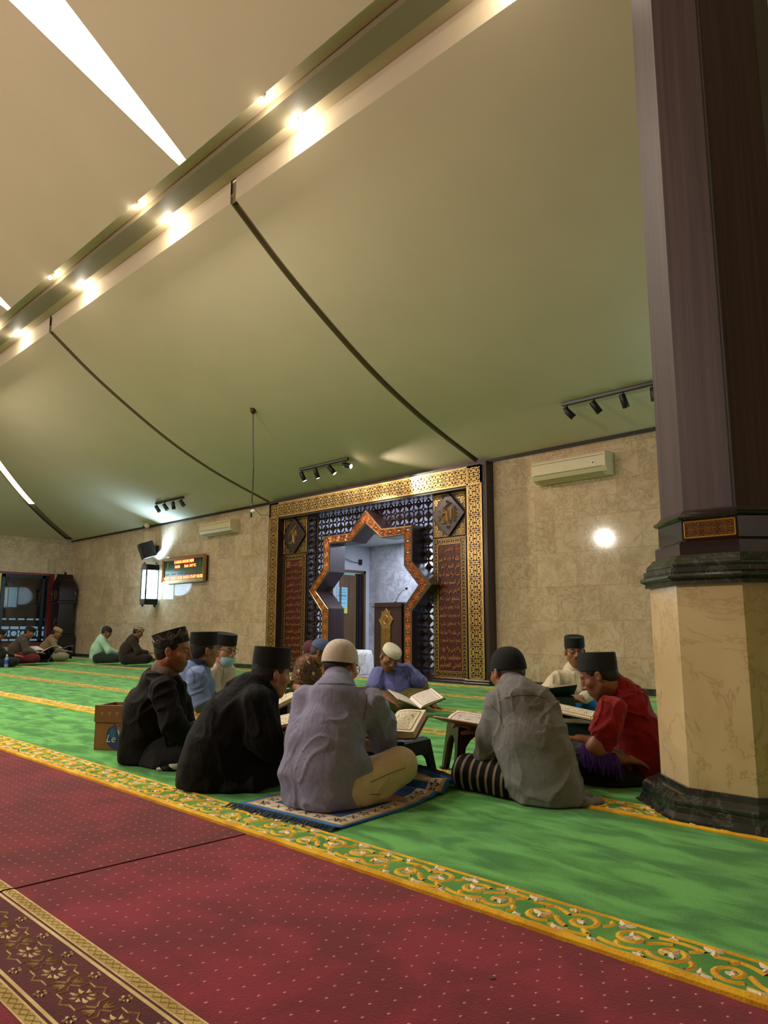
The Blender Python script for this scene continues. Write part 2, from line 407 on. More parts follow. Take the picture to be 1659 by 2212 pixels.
# lights of the roof: fluorescent boxes above the wedge slots
sl = []
for j, lab in ((-7.25, 'bright wedge-shaped light slot in the upper ceiling, the wide one'), (-13.1, 'small end of a bright light slot in the upper ceiling at the left picture edge')):
    t = MB(); S = .74
    v = []
    for y in (3.97, 3.0, 2.0, 1.0, 0.0):
        z = 6.43+S*(3.98-y)+.16; v += [(j-.16-(3.98-y)*.3-.40, y, z), (j+.45, y, z)]
    t.add(v, [(2*i, 2*i+1, 2*i+3, 2*i+2) for i in range(4)])
    sw = MB(); sw.add([(j-.6, 3.985, 6.43), (j+.4, 3.985, 6.43), (j+.4, 3.985, 6.64), (j-.6, 3.985, 6.64)], [(0, 1, 2, 3)])
    # white side walls of the slot
    v = []
    for y in (3.96, 3.0, 2.0, 1.0, 0.0):
        z = 6.43+S*(3.98-y); v += [(j+.001, y, z+.005), (j+.03, y, z+.17)]
    e = empty('cove_light', (j*K, 3.9*K, 6.5*K), lab, 'ceiling light', 'wedge light slots')
    o = t.build('light_panel', M['emit_slot'], e, K, org=(j*K, 3.9*K, 6.5*K))
    s2 = MB(); s2.add(v, [(2*i, 2*i+1, 2*i+3, 2*i+2) for i in range(4)]); s2.build('slot_side', M['ceil'], e, K, org=(j*K, 3.9*K, 6.5*K)); sw.build('slot_end', M['ceil'], e, K, org=(j*K, 3.9*K, 6.5*K))
    lamp('cove_glow', 'AREA', ((j-.55)*K, 2.0*K, (6.43+S*1.98+.05)*K), 45, NEUT, .5, rot=(R_(-36.5), 0, 0), sizey=2.4)
# tube light in the hip at the far left corner
t = MB(); v = []
hp = [(d, zceil(YB-d)) for d in (2.05, 2.4, 2.8, 3.2, 3.6, 4.0, 4.4)]
for d, z in hp: v += [(XL+d-.09, YB-d-.09, z+.05), (XL+d+.09, YB-d+.09, z+.05)]
t.add(v, [(2*i, 2*i+1, 2*i+3, 2*i+2) for i in range(len(hp)-1)])
thing(t, 'cove_light', M['emit_hip'], 'short white tube light glowing in the roof hip at far left', 'ceiling light', k=K)
# downlights in the coves beside the beam
n_ = 0
for row, y, zz in (('camera side', 4.03, 6.47), ('wall side', 4.50, 6.47)):
    for i, x in enumerate((-2.95, -5.82, -8.67, -11.5, -14.4, -17.2)):
        lab = 'small bright downlight %s of the ceiling beam, number %d from the pillar' % ('on the upper side' if row == 'camera side' else 'on the lower side', i+1)
        wd = ['hidden above the pillar', 'nearest the pillar', 'second from the pillar', 'third from the pillar', 'fourth from the pillar', 'furthest from the pillar'][i]
        lab = 'small bright downlight on the %s side of the ceiling beam, %s' % ('upper' if y < 4.2 else 'lower', wd)
        e = empty('downlight', (x*K, y*K, zz*K), lab, 'downlight', 'cove downlights')
        q = MB(); q.lathe([(.035, .07), (.04, .0), (.035, -.005)], 14); q.build('lamp_holder', M['white'], e, K, auto=40)
        q = MB(); q.ball((0, 0, -.02), .03, 12, 8); q.build('bulb', M['emit_warm'], e, K, smooth=True)
        lamp('downlight_glow', 'POINT', (x*K, (y+(.0 if y < 4.2 else .03))*K, (zz-.06)*K), 7.5 if y > 4.2 else 5, NEUT, .03)

# ---------------------------------------------------------------- pillar (structure of the hall)
T = .41421356
def octo(A):
    x = [-A, -T*A, .315*A, .901*A]; y = [-A, -T*A, T*A, A]
    return [(x[1], y[0]), (x[2], y[0]), (x[3], y[1]), (x[3], y[2]), (x[2], y[3]), (x[1], y[3]), (x[0], y[2]), (x[0], y[1])]
def stack(mb, rings, c):
    v = []; f = []
    for A, z in rings: v += [(c[0]+p[0], c[1]+p[1], z) for p in octo(A)]
    for i in range(len(rings)-1):
        for k in range(8): f.append((i*8+k, i*8+(k+1) % 8, (i+1)*8+(k+1) % 8, (i+1)*8+k))
    f.append(tuple(reversed(range(8)))); f.append(tuple(range(8*(len(rings)-1), 8*len(rings))))
    mb.add(v, f)
def arc(A0, z0, A1, z1, bulge, n=6):
    out = []
    for i in range(n+1):
        t = i/n; a = A0+(A1-A0)*t; z = z0+(z1-z0)*t; b = bulge*math.sin(math.pi*t)
        out.append((a+b, z))
    return out
pc = (-1.336, 4.055); PE = (pc[0]*K, pc[1]*K, 0)
pil = empty('pillar', PE, 'dark clad octagonal pillar with cream marble foot and black stone mouldings, at right', 'pillar')
def ppart(nm, rings, mt, **kw):
    q = MB(); stack(q, rings, pc); return q.build(nm, mt, pil, K, org=PE, **kw)
ppart('plinth', [(.548, .0155), (.548, .018), (.53, .025), (.518, .05), (.513, .075)]+arc(.51, .078, .48, .128, .016, 5)+[(.442, .131), (.439, .152)], M['green_marble'])
ppart('marble_shaft', [(.424, .150), (.429, 1.12)], M['pillar_marble'])
ppart('stone_moulding', [(.453, 1.118), (.449, 1.138)]+arc(.455, 1.14, .455, 1.176, .022, 5)+[(.457, 1.180), (.455, 1.204)]+arc(.44, 1.206, .432, 1.24, .006, 4)+[(.419, 1.252), (.408, 1.268)], M['green_marble'])
ppart('wood_base', [(.394, 1.268), (.394, 1.328), (.381, 1.337), (.374, 1.345), (.374, 1.447)]+arc(.385, 1.448, .380, 1.475, .014, 5)+[(.368, 1.488), (.360, 1.498)], simple('polished_dark_wood', rgb(34, 22, 26), 0.16, coat=.4))
ppart('clad_shaft', [(.358, 1.49), (.358, 6.55)], M['pillar_wood'])
q = MB(); o8 = octo(.3585)
for k_ in (0,):                                    # narrow double groove beside each edge
    a, b = o8[k_], o8[(k_+1) % 8]; l = math.hypot(b[0]-a[0], b[1]-a[1])
    tx, ty = (b[0]-a[0])/l, (b[1]-a[1])/l; nx, ny = ty, -tx
    for off in (l-.020, l-.006):
        p0 = (pc[0]+a[0]+tx*off+nx*.002, pc[1]+a[1]+ty*off+ny*.002); p1 = (p0[0]+tx*.006, p0[1]+ty*.006)
        q.add([(p0[0], p0[1], 1.5), (p1[0], p1[1], 1.5), (p1[0], p1[1], 6.5), (p0[0], p0[1], 6.5)], [(0, 1, 2, 3)])
q.build('edge_groove', M['black'], pil, K, org=PE)
# ---------------------------------------------------------------- ornament
def spiral(cx, cy, r0, r1, a0, turns, n=14):
    return [(cx+(r0+(r1-r0)*i/n)*math.cos(R_(a0)+turns*2*math.pi*i/n), cy+(r0+(r1-r0)*i/n)*math.sin(R_(a0)+turns*2*math.pi*i/n)) for i in range(n+1)]
def bez(p0, p1, p2, n=7):
    return [((1-t)**2*p0[0]+2*t*(1-t)*p1[0]+t*t*p2[0], (1-t)**2*p0[1]+2*t*(1-t)*p1[1]+t*t*p2[1]) for t in [i/n for i in range(n+1)]]
# one quarter of the scroll tile, unit square, mirrored four times
QUART = [(spiral(.25, .24, .19, .05, 200, 1.15, 13), .055), (bez((.5, .5), (.36, .42), (.08, .5)), .05), (bez((.5, .5), (.42, .3), (.5, .06)), .05),
         (bez((.08, .5), (.02, .36), (.09, .2)), .045), (bez((.5, .06), (.42, .0), (.27, .03)), .045), (bez((.5, .36), (.44, .36), (.40, .42)), .05), (bez((.02, .02), (.1, .06), (.12, .16)), .05)]
def tile_lines(q=QUART):
    out = []
    for pts, wd in q:
        for mx in (0, 1):
            for my in (0, 1):
                out.append(([((1-p[0]) if mx else p[0], (1-p[1]) if my else p[1]) for p in pts], wd))
    return out
TILE = tile_lines()
def filigree(mb, P, a0, a1, b0, b1, n, h, axis=0, wscale=1.0, lines=TILE, base=0.0, inside=None):
    """n tiles between a0..a1 (axis 0) filling b0..b1, mapped to 3-D by P(a,b,out)"""
    for i in range(n):
        A0 = a0+(a1-a0)*i/n; dA = (a1-a0)/n; dB = b1-b0
        for pts, wd in lines:
            q = [(A0+p[0]*dA, b0+p[1]*dB) for p in pts]
            if inside and not all(inside(*p) for p in q[::3]): continue
            mb.ribbon(q, wd*min(abs(dA), abs(dB))*wscale, P, h, base)
# ---- Arabic letters, joined by hand from their presentation forms
AR = {'ا': ('FE8D', 'FE8E'), 'أ': ('FE83', 'FE84'), 'إ': ('FE87', 'FE88'), 'آ': ('FE81', 'FE82'), 'ب': ('FE8F', 'FE90', 'FE91', 'FE92'), 'ت': ('FE95', 'FE96', 'FE97', 'FE98'),
 'ث': ('FE99', 'FE9A', 'FE9B', 'FE9C'), 'ج': ('FE9D', 'FE9E', 'FE9F', 'FEA0'), 'ح': ('FEA1', 'FEA2', 'FEA3', 'FEA4'), 'خ': ('FEA5', 'FEA6', 'FEA7', 'FEA8'), 'د': ('FEA9', 'FEAA'),
 'ذ': ('FEAB', 'FEAC'), 'ر': ('FEAD', 'FEAE'), 'ز': ('FEAF', 'FEB0'), 'س': ('FEB1', 'FEB2', 'FEB3', 'FEB4'), 'ش': ('FEB5', 'FEB6', 'FEB7', 'FEB8'), 'ص': ('FEB9', 'FEBA', 'FEBB', 'FEBC'),
 'ض': ('FEBD', 'FEBE', 'FEBF', 'FEC0'), 'ط': ('FEC1', 'FEC2', 'FEC3', 'FEC4'), 'ظ': ('FEC5', 'FEC6', 'FEC7', 'FEC8'), 'ع': ('FEC9', 'FECA', 'FECB', 'FECC'), 'غ': ('FECD', 'FECE', 'FECF', 'FED0'),
 'ف': ('FED1', 'FED2', 'FED3', 'FED4'), 'ق': ('FED5', 'FED6', 'FED7', 'FED8'), 'ك': ('FED9', 'FEDA', 'FEDB', 'FEDC'), 'ل': ('FEDD', 'FEDE', 'FEDF', 'FEE0'), 'م': ('FEE1', 'FEE2', 'FEE3', 'FEE4'),
 'ن': ('FEE5', 'FEE6', 'FEE7', 'FEE8'), 'ه': ('FEE9', 'FEEA', 'FEEB', 'FEEC'), 'ة': ('FE93', 'FE94'), 'و': ('FEED', 'FEEE'), 'ؤ': ('FE85', 'FE86'), 'ي': ('FEF1', 'FEF2', 'FEF3', 'FEF4'), 'ى': ('FEEF', 'FEF0'), 'ء': ('FE80',), 'ئ': ('FE89', 'FE8A', 'FE8B', 'FE8C')}
def shape(s):
    s = s.replace('الله', '\uFDF2'); out = []
    for w_ in s.split(' '):
        r = ''; prev = False; i = 0
        while i < len(w_):
            c = w_[i]
            if c not in AR: r += c; prev = False; i += 1; continue
            if c == 'ل' and i+1 < len(w_) and w_[i+1] in 'اأإآ':
                r += chr({'ا': 0xFEFB, 'أ': 0xFEF7, 'إ': 0xFEF9, 'آ': 0xFEF5}[w_[i+1]]+(1 if prev else 0)); prev = False; i += 2; continue
            fm = AR[c]; nx = i+1 < len(w_) and w_[i+1] in AR and w_[i+1] != 'ء' and len(fm) == 4
            k = (3 if nx else 1) if prev and len(fm) > 1 else (2 if nx else 0)
            r += chr(int(fm[k], 16)); prev = nx; i += 1
        out.append(r)
    return ' '.join(out)[::-1]
_tc = {}
def text_mesh(s, ext=0.0):
    """outline of a line of writing as (verts, faces), centred, 1 unit high"""
    cu = bpy.data.curves.new('t', 'FONT'); cu.body = s; cu.extrude = ext; cu.resolution_u = 2; cu.align_x = 'CENTER'; cu.align_y = 'CENTER'
    o = bpy.data.objects.new('t', cu); C.objects.link(o)
    me = bpy.data.meshes.new_from_object(o.evaluated_get(bpy.context.evaluated_depsgraph_get()))
    v = [tuple(x.co) for x in me.vertices]; f = [tuple(p.vertices) for p in me.polygons]
    bpy.data.objects.remove(o); bpy.data.curves.remove(cu); bpy.data.meshes.remove(me)
    return v, f
def put_text(mb, s, P, a0, a1, b0, b1, out=0.004, ext=0.006, keep=False, slant=0.0):
    """fit writing s into a0..a1 x b0..b1"""
    v, f = text_mesh(s, ext)
    if not v: return
    xs = [p[0] for p in v]; ys = [p[1] for p in v]
    w_, h_ = max(xs)-min(xs), max(ys)-min(ys); sx, sy = (a1-a0)/w_, (b1-b0)/h_
    if keep: sx = sy = min(sx, sy)
    cx, cy = (max(xs)+min(xs))/2, (max(ys)+min(ys))/2
    mb.add([P((a0+a1)/2+(p[0]-cx)*sx+(p[1]-cy)*sy*slant, (b0+b1)/2+(p[1]-cy)*sy, out+p[2]) for p in v], f)

# ---------------------------------------------------------------- mihrab portal
mo = (-10.0*K, 9.7*K, 0)
mih = empty('mihrab_portal', mo, 'wide gilded portal with star-shaped opening and carved writing panels', 'portal')
def mpart(mb, nm, mt, par=None, **kw): return mb.build(nm, mt, par or mih, K, org=mo, **kw)
FY = 9.55
q = MB(); Lx, Rx, Tz = -12.95, -7.03, 3.65
ob = [(Lx, 0), (Lx, Tz), (Rx, Tz), (Rx, 0)]; ib = [(Lx+.37, 0), (Lx+.37, 3.24), (Rx-.42, 3.24), (Rx-.42, 0)]
q.ringprism(ob, ib, FY, 9.98, 'y', closed=False)
mpart(q, 'outer_frame', M['darkwood'])
for x0, x1, y in ((Lx-.03, Lx+.42, FY), (Rx-.5, Rx+.04, FY), (Lx+.4, -11.75, 9.66), (-8.35, Rx-.45, 9.66)):
    q = MB(); q.bevbox(x0, x1, y-.07, y+.1, .0, .05, .008); q.bevbox(x0+.015, x1-.015, y-.04, y+.1, .05, .088, .01); mpart(q, 'foot_moulding', M['darkwood'])
for xa_, xb_ in ((-11.8, -11.0), (-8.6, -8.3)): q = MB(); q.box(xa_, xb_, 9.72, 9.95, 0, .12); mpart(q, 'foot_rail', M['darkwood'])
# gilded scroll frame
gz0, gl0, gl1, gr0, gr1, gt0, gt1 = .10, Lx+.055, Lx+.355, Rx-.39, Rx-.09, 3.29, 3.595
Pf = lambda a, b, o: (a, FY-.004-o, b)
q = MB()
for (a0, a1, b0, b1) in ((gl0, gl1, gz0, gt1), (gr0, gr1, gz0, gt1), (gl1, gr0, gt0, gt1)):
    q.mat(1).box(a0, a1, FY-.006, FY+.01, b0, b1)
q.mat(0)
def rim(mb, a0, a1, b0, b1, wd, P, h):
    for pts in ([(a0, b0), (a0, b1)], [(a1, b0), (a1, b1)], [(a0, b0), (a1, b0)], [(a0, b1), (a1, b1)]): mb.ribbon(pts, wd, P, 0 if h > .0115 else h, .014 if h > .0115 else .002)
i_ = .022
Pg = lambda a, b, o: (a, FY-.006-o, b)
for a0, a1 in ((gl0, gl1), (gr0, gr1)):
    filigree(q, lambda a, b, o: Pg(b, a, o), gz0+i_, gt0, a0+i_, a1-i_, 12, 0, wscale=1.45, base=.012)
    rim(q, a0+.008, a1-.008, gz0+.008, gt1-.008, .03, Pg, .012)
filigree(q, Pg, gl1-.02, gr0+.02, gt0+i_, gt1-i_, 20, 0, wscale=1.45, base=.012)
for a0 in (gl0, gr0): filigree(q, Pg, a0+i_, a0+.3-i_, gt0+i_, gt1-i_, 1, 0, wscale=1.45, base=.012)
rim(q, gl0+.008, gr1-.008, gt0+.004, gt1-.008, .03, Pg, .012)
# red lozenges between the scrolls
q.mat(2)
for i in range(13):
    z = gz0+i_+(gt0-gz0-i_)*i/12
    for x in ((gl0+gl1)/2, (gr0+gr1)/2):
        for dx, dz in ((0, 0), (.04, 0), (-.04, 0), (0, .04), (0, -.04)): q.ribbon([(x+dx-.012, z+dz), (x+dx+.012, z+dz)], .02, Pg, .006)
for i in range(21):
    x = gl1+(gr0-gl1)*i/20
    for dx, dz in ((0, 0), (.045, 0), (-.045, 0), (0, .045), (0, -.045)): q.ribbon([(x+dx-.013, (gt0+gt1)/2+dz), (x+dx+.013, (gt0+gt1)/2+dz)], .024, Pg, .006)
mpart(q, 'scroll_frame', [M['gold'], M['blackwood'], M['orange']])
# side panels: diamond with calligraphy above a writing board
PY = 9.70
Pp = lambda a, b, o: (a, PY-.012-o, b)
ayat = ['الله لا اله الا هو', 'الحي القيوم لا تاخذه', 'سنة ولا نوم له ما', 'في السموت وما في', 'الارض من ذا الذي', 'يشفع عنده الا', 'باذنه يعلم ما بين', 'ايديهم وما خلفهم', 'ولا يحيطون بشيء', 'من علمه الا بما شاء', 'وسع كرسيه السموت', 'والارض ولا يؤده', 'حفظهما وهو', 'العلي العظيم']
fat = ['بسم الله الرحمن', 'الرحيم الحمد', 'لله رب العلمين', 'الرحمن الرحيم', 'ملك يوم الدين', 'اياك نعبد', 'واياك نستعين', 'اهدنا الصراط', 'المستقيم صراط', 'الذين انعمت', 'عليهم غير', 'المغضوب', 'عليهم ولا', 'الضالين']
for nm, x0, x1, lines, head, dia in (('left', -12.57, -11.80, fat, 'الفاتحة', 'محمد'), ('right', -8.29, -7.575, ayat, 'آية الكرسي', 'الله')):
    zb = .09; zm = 2.475; zt = 3.235
    q = MB(); q.box(x0-.03, x1+.03, PY, 9.9, .05, 3.26)
    mpart(q, 'side_board', M['darkwood'])
    q = MB(); q.mat(1).box(x0, x1, PY-.012, PY, zb, zm-.03); bw = .105
    q.mat(2).box(x0+bw, x1-bw, PY-.018, PY-.01, zb+bw, zm-.03-bw); q.mat(0)
    cir = [([(.5+.34*math.cos(a*math.pi/6), .5+.34*math.sin(a*math.pi/6)) for a in range(13)], .14), (bez((0, .15), (.5, .0), (1, .85)), .1), (bez((0, .85), (.5, 1.0), (1, .15)), .1)]
    n = 20
    for a0 in (x0+.012, x1-bw+.006): filigree(q, lambda a, b, o: Pp(b, a, o), zb+.02, zm-.05, a0, a0+bw-.02, n, 0, lines=cir, base=.008)
    for b0 in (zb+.01, zm-.03-bw+.008): filigree(q, Pp, x0+bw, x1-bw, b0, b0+bw-.02, 5, 0, lines=cir, base=.008)
    rim(q, x0+.006, x1-.006, zb+.006, zm-.036, .014, Pp, .012); rim(q, x0+bw-.004, x1-bw+.004, zb+bw-.004, zm-.026-bw, .014, Pp, .012)
    mpart(q, 'board_border', [M['golddim'], M['blackwood'], M['maroon']])
    q = MB(); top = zm-.05-bw
    Pt = lambda a, b, o: (a, PY-.018-o, b)
    hz0 = top-.15
    q.mat(0); filigree(q, Pt, x0+bw+.015, x0+bw+.135, hz0, top, 1, .006, wscale=1.4); filigree(q, Pt, x1-bw-.135, x1-bw-.015, hz0, top, 1, .006, wscale=1.4)
    put_text(q, shape(head), Pt, x0+bw+.16, x1-bw-.16, hz0+.03, top-.03)
    lh = (hz0-.02-(zb+bw+.01))/len(lines)
    for i, s_ in enumerate(lines):
        b1 = hz0-.02-i*lh; put_text(q, shape(s_), Pt, x0+bw+.03, x1-bw-.03, b1-lh+.022, b1-.008)
    mpart(q, 'carved_writing', simple('copper_gilt_'+nm, rgb(206, 142, 96) if nm == 'right' else rgb(188, 128, 84), 0.34, metal=.6))
    # square with the diamond
    cx, cz, hx, hz = (x0+x1)/2, (zm+zt)/2, (x1-x0)/2, (zt-zm)/2
    q = MB(); q.mat(1).box(x0, x1, PY-.012, PY, zm, zt); q.mat(0)
    ins = lambda a, b: abs(a-cx)/hx+abs(b-cz)/hz > 1.16
    for r_ in range(4): filigree(q, Pp, x0+.01, x1-.01, zm+.01+r_*(zt-zm-.02)/4, zm+.01+(r_+1)*(zt-zm-.02)/4, 4, 0, wscale=1.3, inside=ins, base=.008)
    rim(q, x0+.006, x1-.006, zm+.006, zt-.006, .016, Pp, .008)
    for sx in (1, -1):
        for sz in (1, -1): q.ribbon([(cx+sx*hx*.98, cz+sz*hz*.14), (cx+sx*hx*.14, cz+sz*hz*.98)], .016, Pp, .01)
    mpart(q, 'corner_scrolls', [M['golddim'], M['blackwood']])
    q = MB(); q.prism([(cx-hx, cz), (cx, cz+hz), (cx+hx, cz), (cx, cz-hz)], PY-.05, PY-.01, 'y')
    dm = mpart(q, 'diamond_board', M['darkwood'])
    q = MB(); Pd = lambda a, b, o: (a, PY-.05-o, b)
    if dia == 'الله':
        # alif, two lams, ha with loop, shadda
        th = .034
        for pts, wd in (([(cx+.13, cz+.15), (cx+.135, cz-.13)], th), (bez((cx+.055, cz+.11), (cx+.07, cz-.17), (cx-.0, cz-.14), 8)+bez((cx-.0, cz-.14), (cx-.04, cz-.12), (cx-.035, cz+.07), 6), th),
                        (bez((cx-.035, cz+.07), (cx-.05, cz-.15), (cx-.12, cz-.14), 8)+bez((cx-.12, cz-.14), (cx-.24, cz-.13), (cx-.20, cz-.02), 6), th),
                        (bez((cx-.16, cz-.02), (cx-.12, cz+.06), (cx-.07, cz+.01), 6), th*.8), ([(cx-.10, cz+.12), (cx+.06, cz+.2)], th*.7), (bez((cx-.11, cz+.09), (cx-.07, cz+.03), (cx-.04, cz+.1), 5), th*.6), ([(cx-.02, cz+.2), (cx-.015, cz+.25)], th*.7), ([(cx-.04, cz-.21), (cx+.03, cz-.21)], th*.7), ([(cx-.01, cz-.19), (cx-.01, cz-.24)], th*.6)):
            q.ribbon(pts, wd, Pd, .028)
        for k_ in range(3):
            for s_ in (-1, 1): q.ribbon([(cx+s_*.19-.012, cz+.08-k_*.06), (cx+s_*.19+.012, cz+.06-k_*.06)], .02, Pd, .02)
    else:
        for pts, wd in ((bez((cx-.07, cz+.12), (cx-.02, cz-.02), (cx+.0, cz-.14), 7)+bez((cx+.0, cz-.14), (cx+.02, cz-.2), (cx+.08, cz-.15), 5), .03), (bez((cx-.16, cz-.13), (cx-.12, cz-.24), (cx-.05, cz-.1), 7), .026),
                        (bez((cx+.14, cz+.02), (cx-.02, cz+.0), (cx-.02, cz-.03), 6)+bez((cx-.02, cz-.03), (cx+.06, cz-.06), (cx+.1, cz-.08), 5), .026), (spiral(cx+.07, cz+.07, .045, .02, 0, 1, 9), .024), (bez((cx-.02, cz+.05), (cx+.03, cz+.0), (cx+.1, cz+.09), 6), .024),
                        ([(cx-.03, cz+.12), (cx+.07, cz+.22)], .02), ([(cx-.18, cz+.0), (cx-.09, cz+.12)], .018), (bez((cx+.08, cz+.17), (cx+.06, cz+.22), (cx+.1, cz+.21), 4), .018), ([(cx+.15, cz+.09), (cx+.17, cz+.07)], .018), ([(cx+.12, cz-.12), (cx+.13, cz-.15)], .018), ([(cx-.02, cz-.17), (cx-.0, cz-.16)], .018)):
            q.ribbon(pts, wd, Pd, .024)
    mpart(q, 'calligraphy', M['gold'], dm)
# star-shaped arch
so = [(-11.0, 0), (-11.0, 1.2), (-11.42, 1.645), (-10.99, 2.06), (-10.99, 2.715), (-10.22, 2.715), (-9.78, 3.13), (-9.345, 2.725), (-8.58, 2.715), (-8.585, 2.06), (-8.14, 1.645), (-8.595, 1.2), (-8.6, 0)]
si = [(-10.79, 0), (-10.79, 1.285), (-11.18, 1.635), (-10.785, 2.0), (-10.78, 2.54), (-10.17, 2.54), (-9.77, 2.84), (-9.35, 2.54), (-8.79, 2.55), (-8.79, 2.0), (-8.45, 1.645), (-8.79, 1.285), (-8.79, 0)]
q = MB(); q.ringprism(so, si, 9.45, 9.85, 'y', closed=False)
star = mpart(q, 'star_arch', M['darkwood'])
q = MB()
Ps = lambda a, b, o: (a, 9.448-o, b)
n = len(so); mid = [((so[i][0]+si[i][0])/2, (so[i][1]+si[i][1])/2) for i in range(n)]
def lerp(a, b, t): return (a[0]+(b[0]-a[0])*t, a[1]+(b[1]-a[1])*t)
oo = [lerp(so[i], si[i], .13) for i in range(n)]; ii = [lerp(so[i], si[i], .87) for i in range(n)]
q.mat(1).ringprism(oo, ii, 9.446, 9.452, 'y', closed=False); q.mat(0)
for L_ in (oo, ii): q.ribbon(L_, .016, Ps, .008)
for i in range(n-1):
    l = math.hypot(mid[i+1][0]-mid[i][0], mid[i+1][1]-mid[i][1]); k_ = max(1, round(l/.2)); th = .12
    dx, dz = (mid[i+1][0]-mid[i][0])/l, (mid[i+1][1]-mid[i][1])/l
    for j in range(k_):
        q.mat(0)
        def PP(a, b, o, i=i, j=j, k_=k_):
            t = (j+a)/k_; A = lerp(oo[i], oo[i+1], t); B = lerp(ii[i], ii[i+1], t); p = lerp(A, B, .1+.8*b); return (p[0], 9.447-o, p[1])
        for pts, wd in TILE: q.ribbon(pts, wd*.9, PP, .006)
        c = lerp(mid[i], mid[i+1], (j+.5)/k_)
        q.mat(2)
        for rr in (.045, .018): q.ribbon([(c[0]+rr*math.cos(a*math.pi/5), c[1]+rr*1.15*math.sin(a*math.pi/5)) for a in range(11)], .018, Ps, .008)
        c = lerp(mid[i], mid[i+1], j/k_); q.ribbon([(c[0]-.018, c[1]), (c[0]+.018, c[1])], .03, Ps, .008)
mpart(q, 'star_inlay', [M['gold'], M['maroon'], M['orange']], star)
# pierced lattice behind the star
def inside_star(x, z):
    c = False; P_ = [(p[0], p[1]) for p in si]; P_[0] = (P_[0][0], -1); P_[-1] = (P_[-1][0], -1); nn = len(P_); j = nn-1
    for i in range(nn):
        if (P_[i][1] > z) != (P_[j][1] > z) and x < (P_[j][0]-P_[i][0])*(z-P_[i][1])/(P_[j][1]-P_[i][1])+P_[i][0]: c = not c
        j = i
    return c
q = MB(); ts = .235
lat = [([(0, 0), (1, 0)], .12), ([(0, 0), (0, 1)], .12), ([(0, .3), (.3, 0)], .1), ([(.7, 0), (1, .3)], .1), ([(0, .7), (.3, 1)], .1), ([(.7, 1), (1, .7)], .1),
       ([(.32, .5), (.5, .32), (.68, .5), (.5, .68), (.32, .5)], .1), ([(.5, 0), (.5, .32)], .1), ([(.5, .68), (.5, 1)], .1), ([(0, .5), (.32, .5)], .1), ([(.68, .5), (1, .5)], .1)]
for i in range(15):
    for j in range(14):
        for pts, wd in lat:
            P2 = [(-11.80+(i+p[0])*ts, .1+(j+p[1])*ts) for p in pts]
            if any(inside_star(*p) for p in P2) or any(p[1] > 3.26 or p[0] > -8.27 for p in P2): continue
            q.ribbon(P2, wd*ts*1.55, lambda a, b, o: (a, 9.80-o, b), .022)
            q.ribbon(P2, wd*ts*1.55, lambda a, b, o: (a, 9.80+o, b), .012)
mpart(q, 'lattice_screen', M['darkwood'])

# ---------------------------------------------------------------- lit niche room behind
nx0, nx1, ny0, ny1, nz = -11.77, -7.72, 9.98, 11.5, 2.73
struct(MB().box(nx0-.3, nx1+.2, ny1, ny1+.2, -.05, 3.4), 'wall_niche_back', M['niche'], K)
w_ = MB(); w_.box(nx0-.15, nx0, ny0-.0, 10.6, -.05, 3.4); w_.box(nx0-.15, nx0, 11.37, ny1, -.05, 3.4); w_.box(nx0-.15, nx0, 10.6, 11.37, 2.16, 3.4)
struct(w_, 'wall_niche_left', simple('niche_plaster', rgb(190,192,200), .5, noise=.06, nscale=3), K)
struct(MB().box(nx1, nx1+.15, 9.98, ny1, -.05, 3.4), 'wall_niche_right', M['niche'], K)
w_ = MB(); w_.box(-13.2, nx0-.15, 9.98, 10.1, -.05, 3.7); w_.box(-13.0, -6.9, 9.99, ny1+.2, 3.36, 3.5)
struct(w_, 'wall_niche_front', simple('niche_soffit', rgb(170,170,176), .6), K)
struct(MB().box(nx0, nx1, 10.0, ny1, nz, nz+.04), 'ceiling_niche', simple('niche_ceiling', rgb(205,205,210), .7), K)
struct(MB().box(-12.9, -7.1, 9.5, ny1, -.05, .004), 'floor_niche', simple('niche_floor', rgb(150,156,160), .25, noise=.1), K)
struct(MB().box(nx0+.001, nx1, ny1-.02, ny1, 0, .1), 'baseboard_niche', simple('blue_skirting', rgb(34,58,92), .3), K)
lamp('niche_light', 'AREA', (-9.6*K, 10.75*K, 2.70*K), 42, (.72, .80, 1.0), 1.6, rot=(0, 0, 0), sizey=.5)
lamp('niche_top_light', 'AREA', (-10.0*K, 10.7*K, 3.33*K), 11, (.68, .78, 1.0), 2.6, rot=(0, 0, 0), sizey=.6)
lamp('niche_back_wash', 'POINT', (-8.5*K, 10.3*K, 2.9*K), 14, (.8, .86, 1.0), .08)
# door standing ajar in the niche
dof = (nx0*K, 11.0*K, 0)
q = MB(); q.box(nx0-.02, nx0+.03, 10.6, 10.64, 0, 2.16); q.box(nx0-.02, nx0+.03, 11.31, 11.37, 0, 2.16); q.box(nx0-.02, nx0+.03, 10.6, 11.37, 2.11, 2.17)
dr = tag(q.build('door_1', M['doorwood'], None, K, org=dof), kind='structure'); dr.location = dof
q = MB(); q.box(nx0-.06, nx0-.02, 10.45, 11.12, .01, 2.06); q.build('door_leaf', M['doorwood'], dr, K, org=dof)
q = MB(); q.box(nx0-.5, nx0-.45, 10.3, 11.9, 0, 2.5); q.build('passage_backing', simple('passage_wall_glow', rgb(120,140,140), .6, emit=(.5, .9, 1.0), estr=.25), dr, K, org=dof)  # the passage's light is put into this backing as a faint glow
q = MB(); q.box(nx0-.08, nx0-.015, 11.14, 11.17, .01, 2.1); q.box(nx0-.08, nx0-.01, 11.21, 11.3, .01, 2.1); q.build('door_edge', M['blackwood'], dr, K, org=dof)
